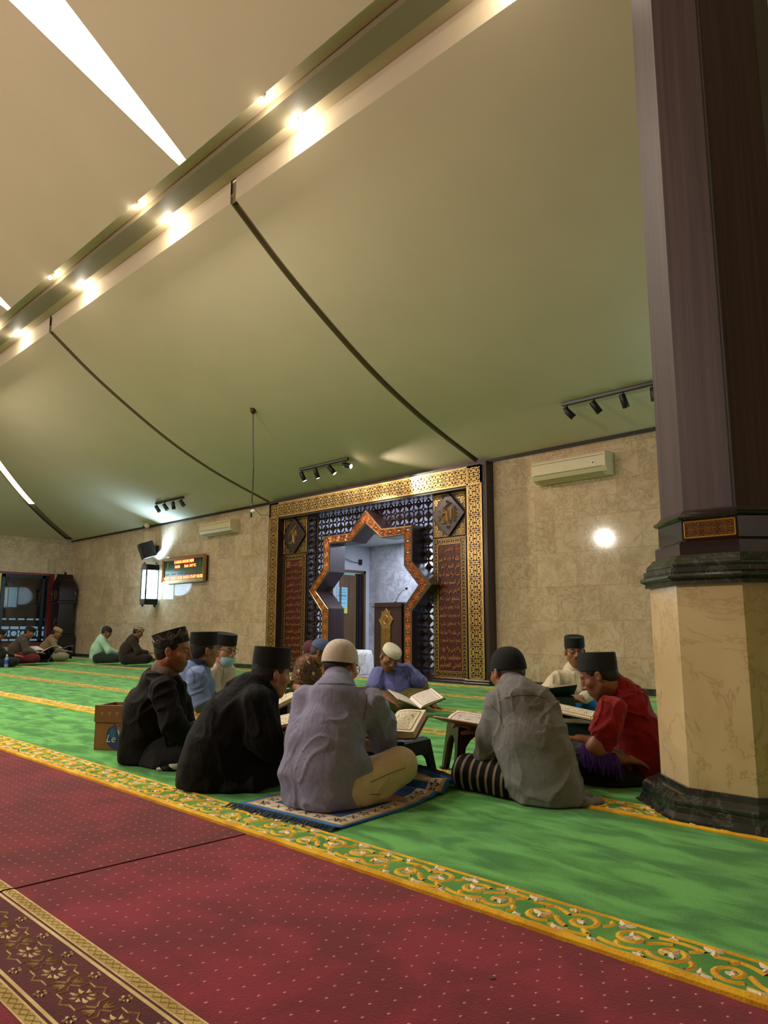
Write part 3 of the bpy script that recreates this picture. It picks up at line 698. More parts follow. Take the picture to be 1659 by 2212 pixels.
# notice sheet on the door
no = (nx0*K, 10.68*K, 1.5*K); q = MB()
q.mat(0).box(nx0-.02, nx0+.012, 10.53, 10.83, 1.36, 1.78); q.mat(1).box(nx0-.02, nx0+.013, 10.57, 10.83, 1.22, 1.36)
q.mat(2)
for r in range(5):
    q.box(nx0, nx0+.016, 10.56, 10.80, 1.74-r*.075, 1.745-r*.075)
for c in range(6): q.box(nx0, nx0+.016, 10.57+c*.042, 10.572+c*.042, 1.52, 1.74)
q.box(nx0, nx0+.016, 10.56, 10.8, 1.595, 1.605)
for r in range(3): q.box(nx0, nx0+.016, 10.6, 10.78-.03*r, 1.325-r*.035, 1.33-r*.035)
s_ = tag(q.build('notice_sheet', [simple('paper_cyan', rgb(150,215,235), .5), simple('paper_yellow', rgb(205,215,110), .5), simple('print_blue', rgb(30,60,110), .5)], None, K, org=no), 'pale blue and yellow printed notice taped to the brown door', 'notice'); s_.location = no
# socket with hanging cable on the niche wall


e = empty('wall_socket', (nx0*K+.01, 11.2*K, 2.36*K), 'small black wall socket with a drooping cable, above the niche door', 'socket')
q = MB(); q.bevbox(0, .03, -.035, .035, -.05, .05, .006); q.build('socket_box', M['black'], e)
q = MB(); q.tube([(.02, -.03, -.02), (.03, -.25, .0), (.03, -.5, .07), (.03, -.8, .2)], .006, 6); q.build('cable', M['black'], e)
# pulpit with microphone
po = (-9.66*K, 9.99*K, 0)
pu = empty('pulpit', po, 'dark wooden pulpit with a gold star emblem, standing inside the star arch', 'pulpit')
q = MB(); q.bevbox(-10.02, -9.3, 9.93, 10.25, 0, 1.385, .006); q.bevbox(-9.3, -8.95, 9.98, 10.3, 0, 1.36, .006); q.box(-10.06, -9.28, 9.9, 10.27, 1.30, 1.315); q.box(-10.04, -9.28, 9.91, 10.27, 0, .08)
q.build('pulpit_body', M['darkwood'], pu, K, org=po)
sx, sz = -9.69, 1.065
st = [(-.12, -1.0), (-.12, -.105), (-.19, 0), (-.12, .085), (-.12, .155), (-.055, .155), (0, .22), (.055, .155), (.12, .155), (.12, .085), (.19, 0), (.12, -.105), (.12, -1.0)]
q = MB(); q.mat(1).prism([(sx+p[0], sz+p[1]) for p in st], 9.915, 9.935, 'y'); q.mat(0)
Pq = lambda a, b, o: (a, 9.913-o, b)
q.ribbon([(sx+p[0]*.94, sz+p[1]*.96) for p in st], .014, Pq, .006)
q.ribbon([(sx+.065*math.cos(a*math.pi/8), sz+.075*math.sin(a*math.pi/8)) for a in range(17)], .012, Pq, .006)
for r_ in range(7): filigree(q, Pq, sx-.105, sx+.105, sz-.26-r_*.11, sz-.155-r_*.11, 2, .005, wscale=1.3)
put_text(q, shape('الله'), Pq, sx-.04, sx+.04, sz-.05, sz+.05, out=.002, ext=.003)
q.build('star_emblem', [M['golddim'], simple('emblem_ground', rgb(150,112,62), .4, metal=.5)], pu, K, org=po)
mi = empty('microphone', (-9.5*K, 9.98*K, 1.385*K), 'thin gooseneck microphone leaning over the dark pulpit top', 'microphone')
q = MB(); q.tube([(0, 0, 0), (.06, 0, .10), (.14, 0, .17), (.215, 0, .205)], .004, 6); q.lathe([(.022, 0), (.02, .012)], 12); q.build('gooseneck', M['blackmetal'], mi)
q = MB(); q.ball((.232, 0, .208), .021, 10, 8); q.build('mic_head', M['black'], mi, smooth=True)
# small draped table inside the niche
tb = (-10.75*K, 10.15*K, 0)
e = empty('side_table', tb, 'small low table under a white marbled plastic cloth, behind the arch', 'table')
q = MB(); q.bevbox(-.2, .2, -.17, .17, .37, .385, .01); q.build('table_top', M['white'], e)
for a in (-.17, .17):
    for b_ in (-.14, .14): q = MB(); q.tube([(a, b_, 0.005), (a, b_, .37)], .012, 6); q.build('leg', M['blackmetal'], e)
q = MB(); n = 48
for ring in range(1): pass
v = []; prof = [(.0, .392), (.18, .392), (.215, .375), (.23, .30), (.238, .2), (.245, .1), (.25, .01)]
for r, z in prof:
    for k_ in range(n):
        a = 2*math.pi*k_/n; sq = 1/max(abs(math.cos(a)), abs(math.sin(a)))**.75; wv = 1+(.035*math.sin(9*a)+.02*math.sin(14*a+1))*(1 if z < .36 else 0)
        v.append((r*sq*wv*math.cos(a), r*sq*wv*math.sin(a)*.85, z))
f = [(i*n+k_, i*n+(k_+1) % n, (i+1)*n+(k_+1) % n, (i+1)*n+k_) for i in range(len(prof)-1) for k_ in range(n)]
q.add(v, f); cl = q.build('tablecloth', marble('cloth_print', rgb(235,235,232), rgb(60,64,70), rgb(222,222,220), 3, 5, .3, contrast=.6), None, smooth=True); cl.location = tb
tag(cl, 'white cloth with grey vein print draped over the small niche table', 'tablecloth')
# filigree panel on the pillar's waist
q = MB(); A_ = .374; xa, xb = pc[0]-T*A_+.012, pc[0]+.315*A_-.008; yy = pc[1]-A_
Pw = lambda a, b, o: (a, yy-.003-o, b)
q.mat(1).box(xa, xb, yy-.003, yy+.01, 1.352, 1.438); q.mat(0)
filigree(q, Pw, xa+.008, xb-.008, 1.36, 1.43, 3, .004, wscale=1.0); rim(q, xa+.004, xb-.004, 1.355, 1.435, .008, Pw, .004)
q.build('gold_scroll_panel', [simple('panel_gold', rgb(206,156,60), .4, metal=.25), M['maroon']], pil, K, org=PE)

# ---------------------------------------------------------------- fittings on the back wall
def ac(x0, x1, z0, z1, label):
    o = ((x0+x1)/2*K, YB*K, z0*K); W = (x1-x0)*K; H = (z1-z0)*K
    e = empty('air_conditioner', o, label, 'air conditioner')
    prof = [(0, 0), (-.10, 0), (-.17, .035), (-.205, .09), (-.205, H-.03), (-.185, H-.005), (0, H)]
    q = MB(); q.prism([(p[0], p[1]) for p in prof], -W/2, W/2, 'x'); q.build('casing', M['acwhite'], e)
    q = MB(); q.prism([(p[0]*1.02, p[1]*1.01-.001) for p in prof], W/2, W/2+.012, 'x'); q.build('end_cap', M['acwhite'], e)
    q = MB(); q.box(-W/2+.03, W/2-.03, -.207, -.203, .088, .093); q.box(-W/2, W/2, -.2065, -.2, H-.055, H-.05); q.build('seam_line', M['acgrey'], e)
    q = MB(); q.add([(-W/2+.05, -.098, -.002), (W/2-.05, -.098, -.002), (W/2-.05, -.168, .030), (-W/2+.05, -.168, .030)], [(0, 1, 2, 3)]); q.add([(-W/2+.045, -.11, .001), (W/2-.045, -.11, .001), (W/2-.045, -.112, .004), (-W/2+.045, -.112, .004)], [(0, 1, 2, 3)])
    q.build('air_flap', simple('flap_plastic', rgb(180,162,126), .4), e)
    q = MB(); q.box(W/2-.17, W/2-.12, -.2075, -.2, .12, .17); q.mat(1).box(W/2-.155, W/2-.135, -.2085, -.2, .135, .155); q.build('sticker', [M['white'], M['black']], e)
    return e
ac(-6.12, -4.90, 3.12, 3.46, 'larger cream split air conditioner high on the wall right of the portal')
ac(-15.75, -14.40, 3.13, 3.44, 'smaller looking cream air conditioner high on the wall left of the portal')
# running board with red prayer times
bx0, bx1, bz0, bz1 = -17.7, -15.62, 2.03, 2.71
o = ((bx0+bx1)/2*K, YB*K, bz0*K); W = (bx1-bx0)*K; H = (bz1-bz0)*K
e = empty('prayer_time_board', o, 'gold framed electronic board with red glowing prayer times', 'display board')
q = MB(); fr = .065
q.ringprism([(-W/2, 0), (-W/2, H), (W/2, H), (W/2, 0)], [(-W/2+fr, fr), (-W/2+fr, H-fr), (W/2-fr, H-fr), (W/2-fr, fr)], -.11, -.07, 'y')
q.ringprism([(-W/2+.015, .015), (-W/2+.015, H-.015), (W/2-.015, H-.015), (W/2-.015, .015)], [(-W/2+.035, .035), (-W/2+.035, H-.035), (W/2-.035, H-.035), (W/2-.035, .035)], -.125, -.11, 'y')
q.build('frame', M['golddim'], e)
q = MB(); q.box(-W/2+.03, W/2-.03, -.07, 0, .03, H-.03); q.build('case', simple('board_case', rgb(62,38,20), .5), e)
def grad(name, c1, c2, c3, z0, z1):
    m, N, L, B = newmat(name); tc = N.new('ShaderNodeTexCoord'); sp = N.new('ShaderNodeSeparateXYZ'); L.new(tc.outputs['Object'], sp.inputs[0])
    mr = N.new('ShaderNodeMapRange'); mr.inputs[1].default_value = z0; mr.inputs[2].default_value = z1; L.new(sp.outputs['Z'], mr.inputs[0])
    r = ramp(N, L, mr.outputs[0], [(0, c1), (.45, c2), (1, c3)]); L.new(r.outputs[0], B.inputs['Base Color']); B.inputs['Roughness'].default_value = .25; return m
q = MB(); q.box(-W/2+fr, W/2-fr, -.085, -.07, fr, H-fr); q.build('printed_panel', grad('board_print', rgb(40,44,20), rgb(70,92,40), rgb(22,24,20), fr, H-fr), e)
red = simple('red_led', (1,.2,.05), emit=(1.0, .17, .03), estr=9)
redb = simple('red_filter', rgb(90,6,4), .3, emit=(1, .03, .01), estr=.35)
Pb = lambda a, b, o: (a, -.086-o, b)
q = MB(); h4 = (H-2*fr)
def blk(a0, a1, b0, b1, s_):
    q.mat(1).box(a0, a1, -.088, -.08, b0, b1); q.mat(0); put_text(q, s_, Pb, a0+.012, a1-.012, b0+.012, b1-.012, out=.004, ext=.001)
w2 = W-2*fr; L0 = -W/2+fr
blk(L0+.26*w2, L0+.76*w2, fr+.80*h4, fr+.99*h4, 'E ANDA UNTUK MEM')
blk(L0+.28*w2, L0+.42*w2, fr+.58*h4, fr+.76*h4, '18:36'); blk(L0+.52*w2, L0+.82*w2, fr+.58*h4, fr+.76*h4, 'Sab 30°C')
for i, s_ in enumerate(('03:55', '04:25', '11:36', '14:53', '17:47', '18:58')): blk(L0+(.0+i/6)*w2+.004, L0+((i+1)/6)*w2-.012, fr+.02*h4, fr+.22*h4, s_)
q.build('led_digits', [red, redb], e)
BGT = simple('board_grey_text', rgb(140,136,110), .5)
for i, s_ in enumerate(('IMSAK', 'SUBUH', 'DZUHUR', 'ASHAR', 'MAGHRIB', 'ISYA')): q = MB(); put_text(q, s_, Pb, L0+(.02+i/6)*w2, L0+((i+.86)/6)*w2, fr+.28*h4, fr+.35*h4, out=.002, ext=.001); q.build('printed_word', BGT, e)

BGM = simple('board_green', rgb(34,84,40), .4)
for cx in (L0+.09*w2, L0+.91*w2): q = MB(); q.prism([(cx+.05*math.cos(a*math.pi/4)*(1 if a % 2 else .8), fr+.74*h4+.085*math.sin(a*math.pi/4)*(1 if a % 2 == 0 else .9)) for a in range(8)], -.0885, -.08, 'y'); q.build('green_medallion', BGM, e)
# lantern on the wall
LBZ = simple('lantern_bronze', rgb(96,84,70), .4, metal=.6)
def lantern(x, label, glow=1.0):
    o = (x*K, (YB-.06)*K, 1.44*K); e = empty('wall_lantern', o, label, 'wall lamp', 'tall wall lanterns')
    s = 1.20*K
    def half(wd): return [(wd*.8, .0), (wd*.8, .0)]
    out = [(-.05, 0), (-.02, 0), (0, -.0)]
    # outline of the pierced face: points at top and bottom, stars near the ends
    def face(wd):
        r = [(0, 0), (wd*.35, .055), (wd*.8, .055), (wd*.8, .105), (wd, .145), (wd*.82, .185), (wd*.82, .815), (wd, .855), (wd*.8, .895), (wd*.8, .945), (wd*.35, .945), (0, 1.0)]
        l = [(-p[0], p[1]) for p in reversed(r[1:-1])]
        return [(p[0]*1.0, p[1]*s) for p in r+l]
    wd = .135; f1 = face(wd); f0 = [(p[0]*.78, s/2+(p[1]-s/2)*.955) for p in f1]
    q = MB()
    q.ringprism(f1, f0, -.30, -.285, 'y'); q.ringprism(f1, f0, -.02, 0, 'y')
    for (z0, z1) in ((.055, .185), (.815, .945)): q.bevbox(-wd*.8, wd*.8, -.29, -.005, z0*s, z1*s, .01)
    for sx in (-1, 1): q.box(sx*wd*.82-.006, sx*wd*.82+.006, -.30, -.275, .18*s, .82*s); q.box(sx*wd*.82-.006, sx*wd*.82+.006, -.02, -.0, .18*s, .82*s)
    q.build('lantern_frame', M['blackmetal'], e)
    for z0 in (.06, .12, .82, .88):
        q = MB(); filigree(q, lambda a, b, o: (a, -.301-o, b), -wd*.76, wd*.76, z0*s, (z0+.06)*s, 4, .003, wscale=1.2); q.build('pierced_scrolls', LBZ, e)
    q = MB(); q.box(-wd*.80, wd*.80, -.284, -.012, .19*s, .81*s); q.build('diffuser', M['emit_cool'], e)
    lamp('lantern_glow', 'POINT', (x*K, (YB-.62)*K, 2.1*K), 22*glow, COOL, .28)
    lamp('lantern_up_glow', 'SPOT', (x*K, (YB-.30)*K, 2.66*K), 380*glow, (.42,.70,1.0), .08, rot=(R_(180-6), 0, 0), spot=R_(130), blend=.8)
    return e
lantern(-18.12, 'tall pierced wall lantern glowing blue white, below the black loudspeaker')
lantern(-1.5, 'tall pierced wall lantern on the wall hidden behind the pillar')
# loudspeaker on a bracket
o = (-18.4*K, YB*K, 2.98*K)
e = empty('loudspeaker', o, 'black loudspeaker tilted down from a bracket above the glowing lantern', 'loudspeaker')
q = MB(); q.M = Matrix.Translation((.12, -.22, 0)) @ Matrix.Rotation(R_(-20), 4, 'Z') @ Matrix.Rotation(R_(20), 4, 'X')
q.prism([(-.20, -.17), (.20, -.17), (.13, .13), (-.13, .13)], -.17, .17, 'z'); q.build('speaker_cabinet', M['black'], e)
q = MB(); q.box(.10, .16, -.15, 0, -.0, .05); q.box(.08, .2, -.03, 0, -.05, .1); q.build('bracket', M['black'], e)
q = MB(); q.tube([(.15, -.012, .1), (.15, -.012, .50)], .012, 6); q.build('conduit', simple('conduit_cream', rgb(190,168,120), .5), e)
# dome camera
o = (-18.6*K, (YB-.1)*K, 3.70*K)
e = empty('security_camera', o, 'small white dome security camera at the ceiling edge above the loudspeaker', 'camera')
q = MB(); q.ball((0, -.05, .0), .07, 14, 10); q.build('dome', M['white'], e, smooth=True)
q = MB(); q.box(-.10, .04, -.04, .0, -.05, -.03); q.tube([(-.1, -.05, -.04), (-.16, -.06, -.01)], .012, 6); q.build('mount', M['blackmetal'], e)
# wall socket / small hook marks right of the portal are left to the stone

# ---------------------------------------------------------------- track lights on the ceiling
def track(x0, x1, y, aims, lit, label):
    z = zceil(y)-.03; cx = (x0+x1)/2; o = (cx*K, y*K, z*K); e = empty('track_light', o, label, 'track light', 'ceiling track lights')
    hw = (x1-x0)/2*K
    q = MB(); q.bevbox(-hw, hw, -.02, .02, -.02, .02, .005); q.build('rail', M['black'], e)
    for i in range(4):
        xx = -hw+.06+(2*hw-.12)*i/3; t, p = aims[i]
        q = MB(); q.M = Matrix.Translation((xx, 0, -.09)) @ Matrix.Rotation(R_(t), 4, 'Z') @ Matrix.Rotation(R_(p), 4, 'X')
        q.lathe([(.028, .05), (.036, .04), (.038, -.10), (.034, -.105)], 16); hd = q.build('spot_head', M['black'], e, auto=50)
        m_ = q.M; q = MB(); q.M = m_; q.lathe([(.001, -.104), (.031, -.106), (.001, -.108)], 14, cap=False); q.build('lens', M['emit_warm'] if lit[i] else simple('spot_lens', rgb(200,190,160), .2), hd)
        q = MB(); q.tube([(xx, 0, -.02), (xx+.005, 0, -.05), (xx, 0, -.09)], .009, 6); q.build('stem', M['black'], e)
        if lit[i]:
            l = lamp('track_spot', 'SPOT', (0, 0, 0), 55*lit[i], (1, .9, .74), .03, spot=R_(62), blend=.5); l.matrix_world = Matrix.Translation(o) @ m_ @ Matrix.Translation((0, 0, -.11))
track(-10.95, -9.55, 8.78, [(-30, 26), (-10, 22), (-50, 40), (-78, 72)], (1, 1, 3, 3), 'track of four spotlights in front of the portal, two of them shining')
track(-5.08, -3.70, 8.71, [(-60, 42), (-50, 34), (-30, 20), (0, 6)], (0, 0, 0, 0), 'track of four unlit black spotlights beside the pillar')
track(-16.64, -15.32, 8.78, [(-60, 36), (-70, 40), (-20, 12), (-60, 40)], (0, 0, 0, 0), 'track of four black spotlights above the lantern wall, the furthest one')
# hanging wire with a cup at the ceiling
hx, hy, hz = -10.22, 7.13, zceil(7.13)
o = (hx*K, hy*K, hz*K)
e = empty('hanging_microphone', o, 'black microphone hanging on a long cable from the ceiling left of the portal', 'microphone')
q = MB(); q.lathe([(.045, .01), (.04, -.03), (.015, -.07)], 14); q.build('ceiling_cup', simple('bronze_cup', rgb(70,50,30), .4, metal=.6), e, smooth=True)
dz = 2.86*K-hz*K
q = MB(); q.tube([(0, 0, -.05), (.02, 0, dz*.3), (.055, .0, dz*.6), (.05, 0, dz*.8), (.03, 0, dz+.0)], .0095, 6); q.tube([(.03, 0, dz+.14), (.045, 0, dz+.08), (.03, 0, dz+.02)], .014, 6); q.build('cable', M['black'], e)
q = MB(); q.tube([(.03, 0, dz+.04), (.03, 0, dz-.08)], .017, 8); q.build('mic_body', M['black'], e)
q = MB(); q.ball((.075, 0, dz+.0), .036, 12, 8, (1.2, 1, .8)); q.build('clip', M['white'], e, smooth=True)
wy = MB(); wy.tube([(o[0]+.03, o[1], 2.98*K+.0), (-11.4*K, 8.2*K, 3.05*K), (-12.85*K, 9.5*K, 3.35*K)], .004, 5)
thing(wy, 'wire', M['black'], 'thin wire running from the hanging microphone to the portal corner', 'wire')

# ---------------------------------------------------------------- longcase clock in the corner
co = (-23.35*K, 9.36*K, .014)
ck = empty('longcase_clock', co, 'tall dark carved longcase clock standing in the far left corner', 'clock', rz=R_(-90))
def ckp(q, nm, mt, **kw): return q.build(nm, mt, ck, **kw)
q = MB(); q.M = Matrix.Rotation(R_(0), 4, 'Z')
D, Wc = .24, .27                                          # half depth along x, half width along y ; face looks to +x... front turned to the hall
q.bevbox(-.26, .26, -.31, .31, 0, .10, .02); q.bevbox(-.235, .235, -.28, .28, .10, .52, .012); q.bevbox(-.25, .25, -.30, .30, .50, .55, .01)
q.bevbox(-.19, .19, -.235, .235, .55, 1.36, .012); q.bevbox(-.235, .235, -.28, .28, 1.34, 1.40, .012)
q.bevbox(-.20, .20, -.25, .25, 1.40, 1.72, .01); q.bevbox(-.235, .235, -.285, .285, 1.70, 1.74, .01)
prof = [(-.27, 1.74), (-.25, 1.80), (-.18, 1.90), (-.08, 1.97), (-.03, 2.03), (0, 2.09), (.03, 2.03), (.08, 1.97), (.18, 1.90), (.25, 1.80), (.27, 1.74)]
q.prism(prof, -.2, .2, 'x'); q.prism([(p[0]*.8, 1.74+(p[1]-1.74)*.75) for p in prof], -.22, .22, 'x')
ckp(q, 'clock_case', M['blackwood'])
q = MB(); q.ball((.0, 0, 2.11), .035, 10, 8, (1, 1, 1.4)); ckp(q, 'finial', M['blackwood'], smooth=True)
q = MB()
for sx in (-.2, .2):
    for sy in (-.25, .25): q.lathe([(.018, 1.41), (.014, 1.5), (.02, 1.56), (.014, 1.62), (.018, 1.7)], 8, c=(sx, sy, 0))
ckp(q, 'corner_column', simple('column_gloss', rgb(40,34,50), .2))
q = MB(); q.add([(0, 0, 0)], [])
def disc(mb, cx, cy, cz, r, n=24): mb.add([(cx, cy+r*math.cos(2*math.pi*k_/n), cz+r*math.sin(2*math.pi*k_/n)) for k_ in range(n)], [tuple(range(n))])
disc(q, .203, 0, 1.56, .13); fc = ckp(q, 'dial', simple('brass_dial', rgb(150,118,70), .3, metal=.8))
q = MB(); q.ribbon([(0, 1.56), (.0, 1.65)], .012, lambda a, b, o_: (.206+o_, a, b)); q.ribbon([(0, 1.56), (.05, 1.53)], .014, lambda a, b, o_: (.206+o_, a, b)); q.build('hand', M['black'], fc)
q = MB(); q.box(.188, .194, -.17, .17, .62, 1.28); ckp(q, 'door_glass', simple('clock_glass', rgb(34,24,24), .08))
q = MB(); disc(q, .197, 0, .85, .06); ckp(q, 'pendulum', simple('pendulum_brass', rgb(120,90,70), .35, metal=.7))

# ---------------------------------------------------------------- window in the left wall
wo = (XL*K, 6.8*K, 1.45*K)
wn = tag(bpy.data.objects.new('window_1', None), kind='structure'); C.objects.link(wn); wn.location = wo
def wp(q, nm, mt): return q.build(nm, mt, wn, K, org=wo)
q = MB(); q.ringprism([(wy0-.0, wz0), (wy0, wz1), (wy1, wz1), (wy1, wz0)], [(wy0+.11, wz0+.11), (wy0+.11, wz1-.07), (wy1-.11, wz1-.07), (wy1-.11, wz0+.11)], XL-.2, XL+.05, 'x')
wp(q, 'window_frame', simple('maroon_frame', rgb(104,36,34), .35))
q = MB()
for y in (8.95, 7.75, 6.3): q.box(XL-.1, XL-.04, y-.05, y+.05, wz0+.1, wz1-.05)
q.box(XL-.1, XL-.04, wy0, wy1, wz0+.1, wz0+.16); q.box(XL-.1, XL-.04, wy0, wy1, wz1-.16, wz1-.06)
wp(q, 'window_mullion', M['black'])
q = MB(); q.box(XL-.085, XL-.075, wy0, wy1, wz0, wz1); wp(q, 'window_pane', simple('window_glass', (1, 1, 1, 1), .02, trans=1.0, spec=.5))
# fence with star openings and lit blue sheet outside
q = MB(); xo = XL-1.6
q.box(xo-.4, xo-.35, wy0-2, wy1+3, -.2, 3.4); wp(q, 'outside_brick_wall', (lambda: marble('outside_brick', rgb(34,36,38), rgb(20,20,22), rgb(24,25,26), 2, 3, .8, bricks=(.5, .3, 1), axis='yz'))())
q = MB()
for (z0, z1) in ((.30, .52), (.60, .80), (1.14, 1.19)):
    if z0 > 1: 
        for k_ in range(16): q.box(xo-.02, xo, 6.0+k_*.28, 6.2+k_*.28, z0, z1)
        continue
    for k_ in range(14):
        y = 6.0+k_*.30
        if z1 > .7:
            q.prism([(y+.10*math.cos(a*math.pi/8)*(1 if a % 2 else .78), (z0+z1)/2+.095*math.sin(a*math.pi/8)*(1 if a % 2 else .78)) for a in range(16)], xo-.02, xo, 'x')
            q.prism([(y+.11, z0), (y+.19, z0), (y+.165, (z0+z1)/2), (y+.19, z1), (y+.11, z1), (y+.135, (z0+z1)/2)], xo-.02, xo, 'x')
        else:
            q.bevbox(xo-.02, xo, y-.12, y+.14, z0, z0+.09, .01); q.bevbox(xo-.02, xo, y-.12, y+.14, z0+.13, z1, .01)
for k_ in range(14):
    y = 6.0+k_*.30; q.bevbox(xo-.02, xo, y-.12, y+.14, .84, .93, .008)
wp(q, 'outside_lit_lattice', simple('lit_sheet', rgb(90,130,160), .6, emit=(.32, .55, .75), estr=.32))
# framed notice at the left picture edge on the window
fo = (XL*K+.06, 7.56*K, 2.1*K)
q = MB(); q.box(0, .03, -.30, .06, -.45, .35); q.mat(1).box(.03, .035, -.27, .03, -.42, .32)
fp = tag(q.build('framed_notice', [simple('yellow_frame', rgb(214,190,120), .4), simple('notice_gold', rgb(170,140,60), .5)], None), 'yellow edged framed notice at the left edge of the window', 'picture frame'); fp.location = fo
# ---------------------------------------------------------------- carpets
def pile(name, c1, c2, scale=3.0, rough=.95, streak=(1, 1, 1), fine=.25):
    m, N, L, B = newmat(name)
    tc = N.new('ShaderNodeTexCoord'); mp = N.new('ShaderNodeMapping'); mp.inputs['Scale'].default_value = streak
    L.new(tc.outputs['Object'], mp.inputs[0])
    n1 = N.new('ShaderNodeTexNoise'); n1.inputs['Scale'].default_value = scale; n1.inputs['Detail'].default_value = 5; n1.inputs['Distortion'].default_value = .6; L.new(mp.outputs[0], n1.inputs['Vector'])
    n2 = N.new('ShaderNodeTexNoise'); n2.inputs['Scale'].default_value = 160; n2.inputs['Detail'].default_value = 2; L.new(tc.outputs['Object'], n2.inputs['Vector'])
    a = math_(N, L, 'MULTIPLY', n2.outputs['Fac'], fine); s = math_(N, L, 'ADD', n1.outputs['Fac'], a)
    r = ramp(N, L, s, [(.42+fine*.4, c1), (.62+fine*.5, c2)])
    L.new(r.outputs[0], B.inputs['Base Color']); B.inputs['Roughness'].default_value = rough; B.inputs['Specular IOR Level'].default_value = .15
    B.inputs['Sheen Weight'].default_value = .12; B.inputs['Sheen Roughness'].default_value = .6
    bp = N.new('ShaderNodeBump'); bp.inputs['Strength'].default_value = .5; bp.inputs['Distance'].default_value = .004; L.new(n2.outputs['Fac'], bp.inputs['Height']); L.new(bp.outputs['Normal'], B.inputs['Normal'])
    return m, N, L, B, r
GREEN = pile('green_pile', rgb(56,124,52), rgb(98,172,84), 3.8, streak=(1, 2.4, 1))[0]
YEL = pile('yellow_pile', rgb(206,150,18), rgb(232,182,40), 9)[0]
CRM = pile('cream_pile', rgb(214,198,168), rgb(232,218,192), 9)[0]
DGR = pile('border_green_pile', rgb(62,128,40), rgb(92,150,56), 5)[0]
# red carpet with a staggered grid of small pink tufts
def redpile(c1=rgb(104,12,28), c2=rgb(130,22,42)):
    m, N, L, B, r = pile('red_pile', c1, c2, 4.5, streak=(1, 1, 1))
    tc = N.new('ShaderNodeTexCoord'); sp = N.new('ShaderNodeSeparateXYZ'); L.new(tc.outputs['Object'], sp.inputs[0])
    px, py = .052, .045
    v = math_(N, L, 'DIVIDE', sp.outputs['Y'], py); row = math_(N, L, 'FLOOR', v); odd = math_(N, L, 'MULTIPLY', math_(N, L, 'MODULO', math_(N, L, 'ABSOLUTE', row), 2.0), .5)
    u = math_(N, L, 'ADD', math_(N, L, 'DIVIDE', sp.outputs['X'], px), odd)
    fu = math_(N, L, 'MULTIPLY', math_(N, L, 'SUBTRACT', math_(N, L, 'SUBTRACT', u, math_(N, L, 'FLOOR', u)), .5), px)
    fv = math_(N, L, 'MULTIPLY', math_(N, L, 'SUBTRACT', math_(N, L, 'SUBTRACT', v, row), .5), py)
    d = math_(N, L, 'SQRT', math_(N, L, 'ADD', math_(N, L, 'MULTIPLY', fu, fu), math_(N, L, 'MULTIPLY', fv, fv)))
    ring = math_(N, L, 'ABSOLUTE', math_(N, L, 'SUBTRACT', d, .0024)); on = math_(N, L, 'LESS_THAN', ring, .0012)
    on = math_(N, L, 'MULTIPLY', on, math_(N, L, 'LESS_THAN', fu, math_(N, L, 'MULTIPLY', fv, 1.0) if False else .0012))
    mx = N.new('ShaderNodeMix'); mx.data_type = 'RGBA'; L.new(on, mx.inputs[0]); L.new(r.outputs[0], mx.inputs[6]); mx.inputs[7].default_value = rgb(222,150,150); L.new(mx.outputs[2], B.inputs['Base Color'])
    return m
RED = redpile(); DRED = pile('dark_red_pile', rgb(72,10,18), rgb(92,16,24), 4)[0]; TAN = pile('tan_pile', rgb(196,168,112), rgb(218,192,138), 9)[0]; OLV = pile('olive_tan_pile', rgb(164,140,72), rgb(186,160,92), 9)[0]

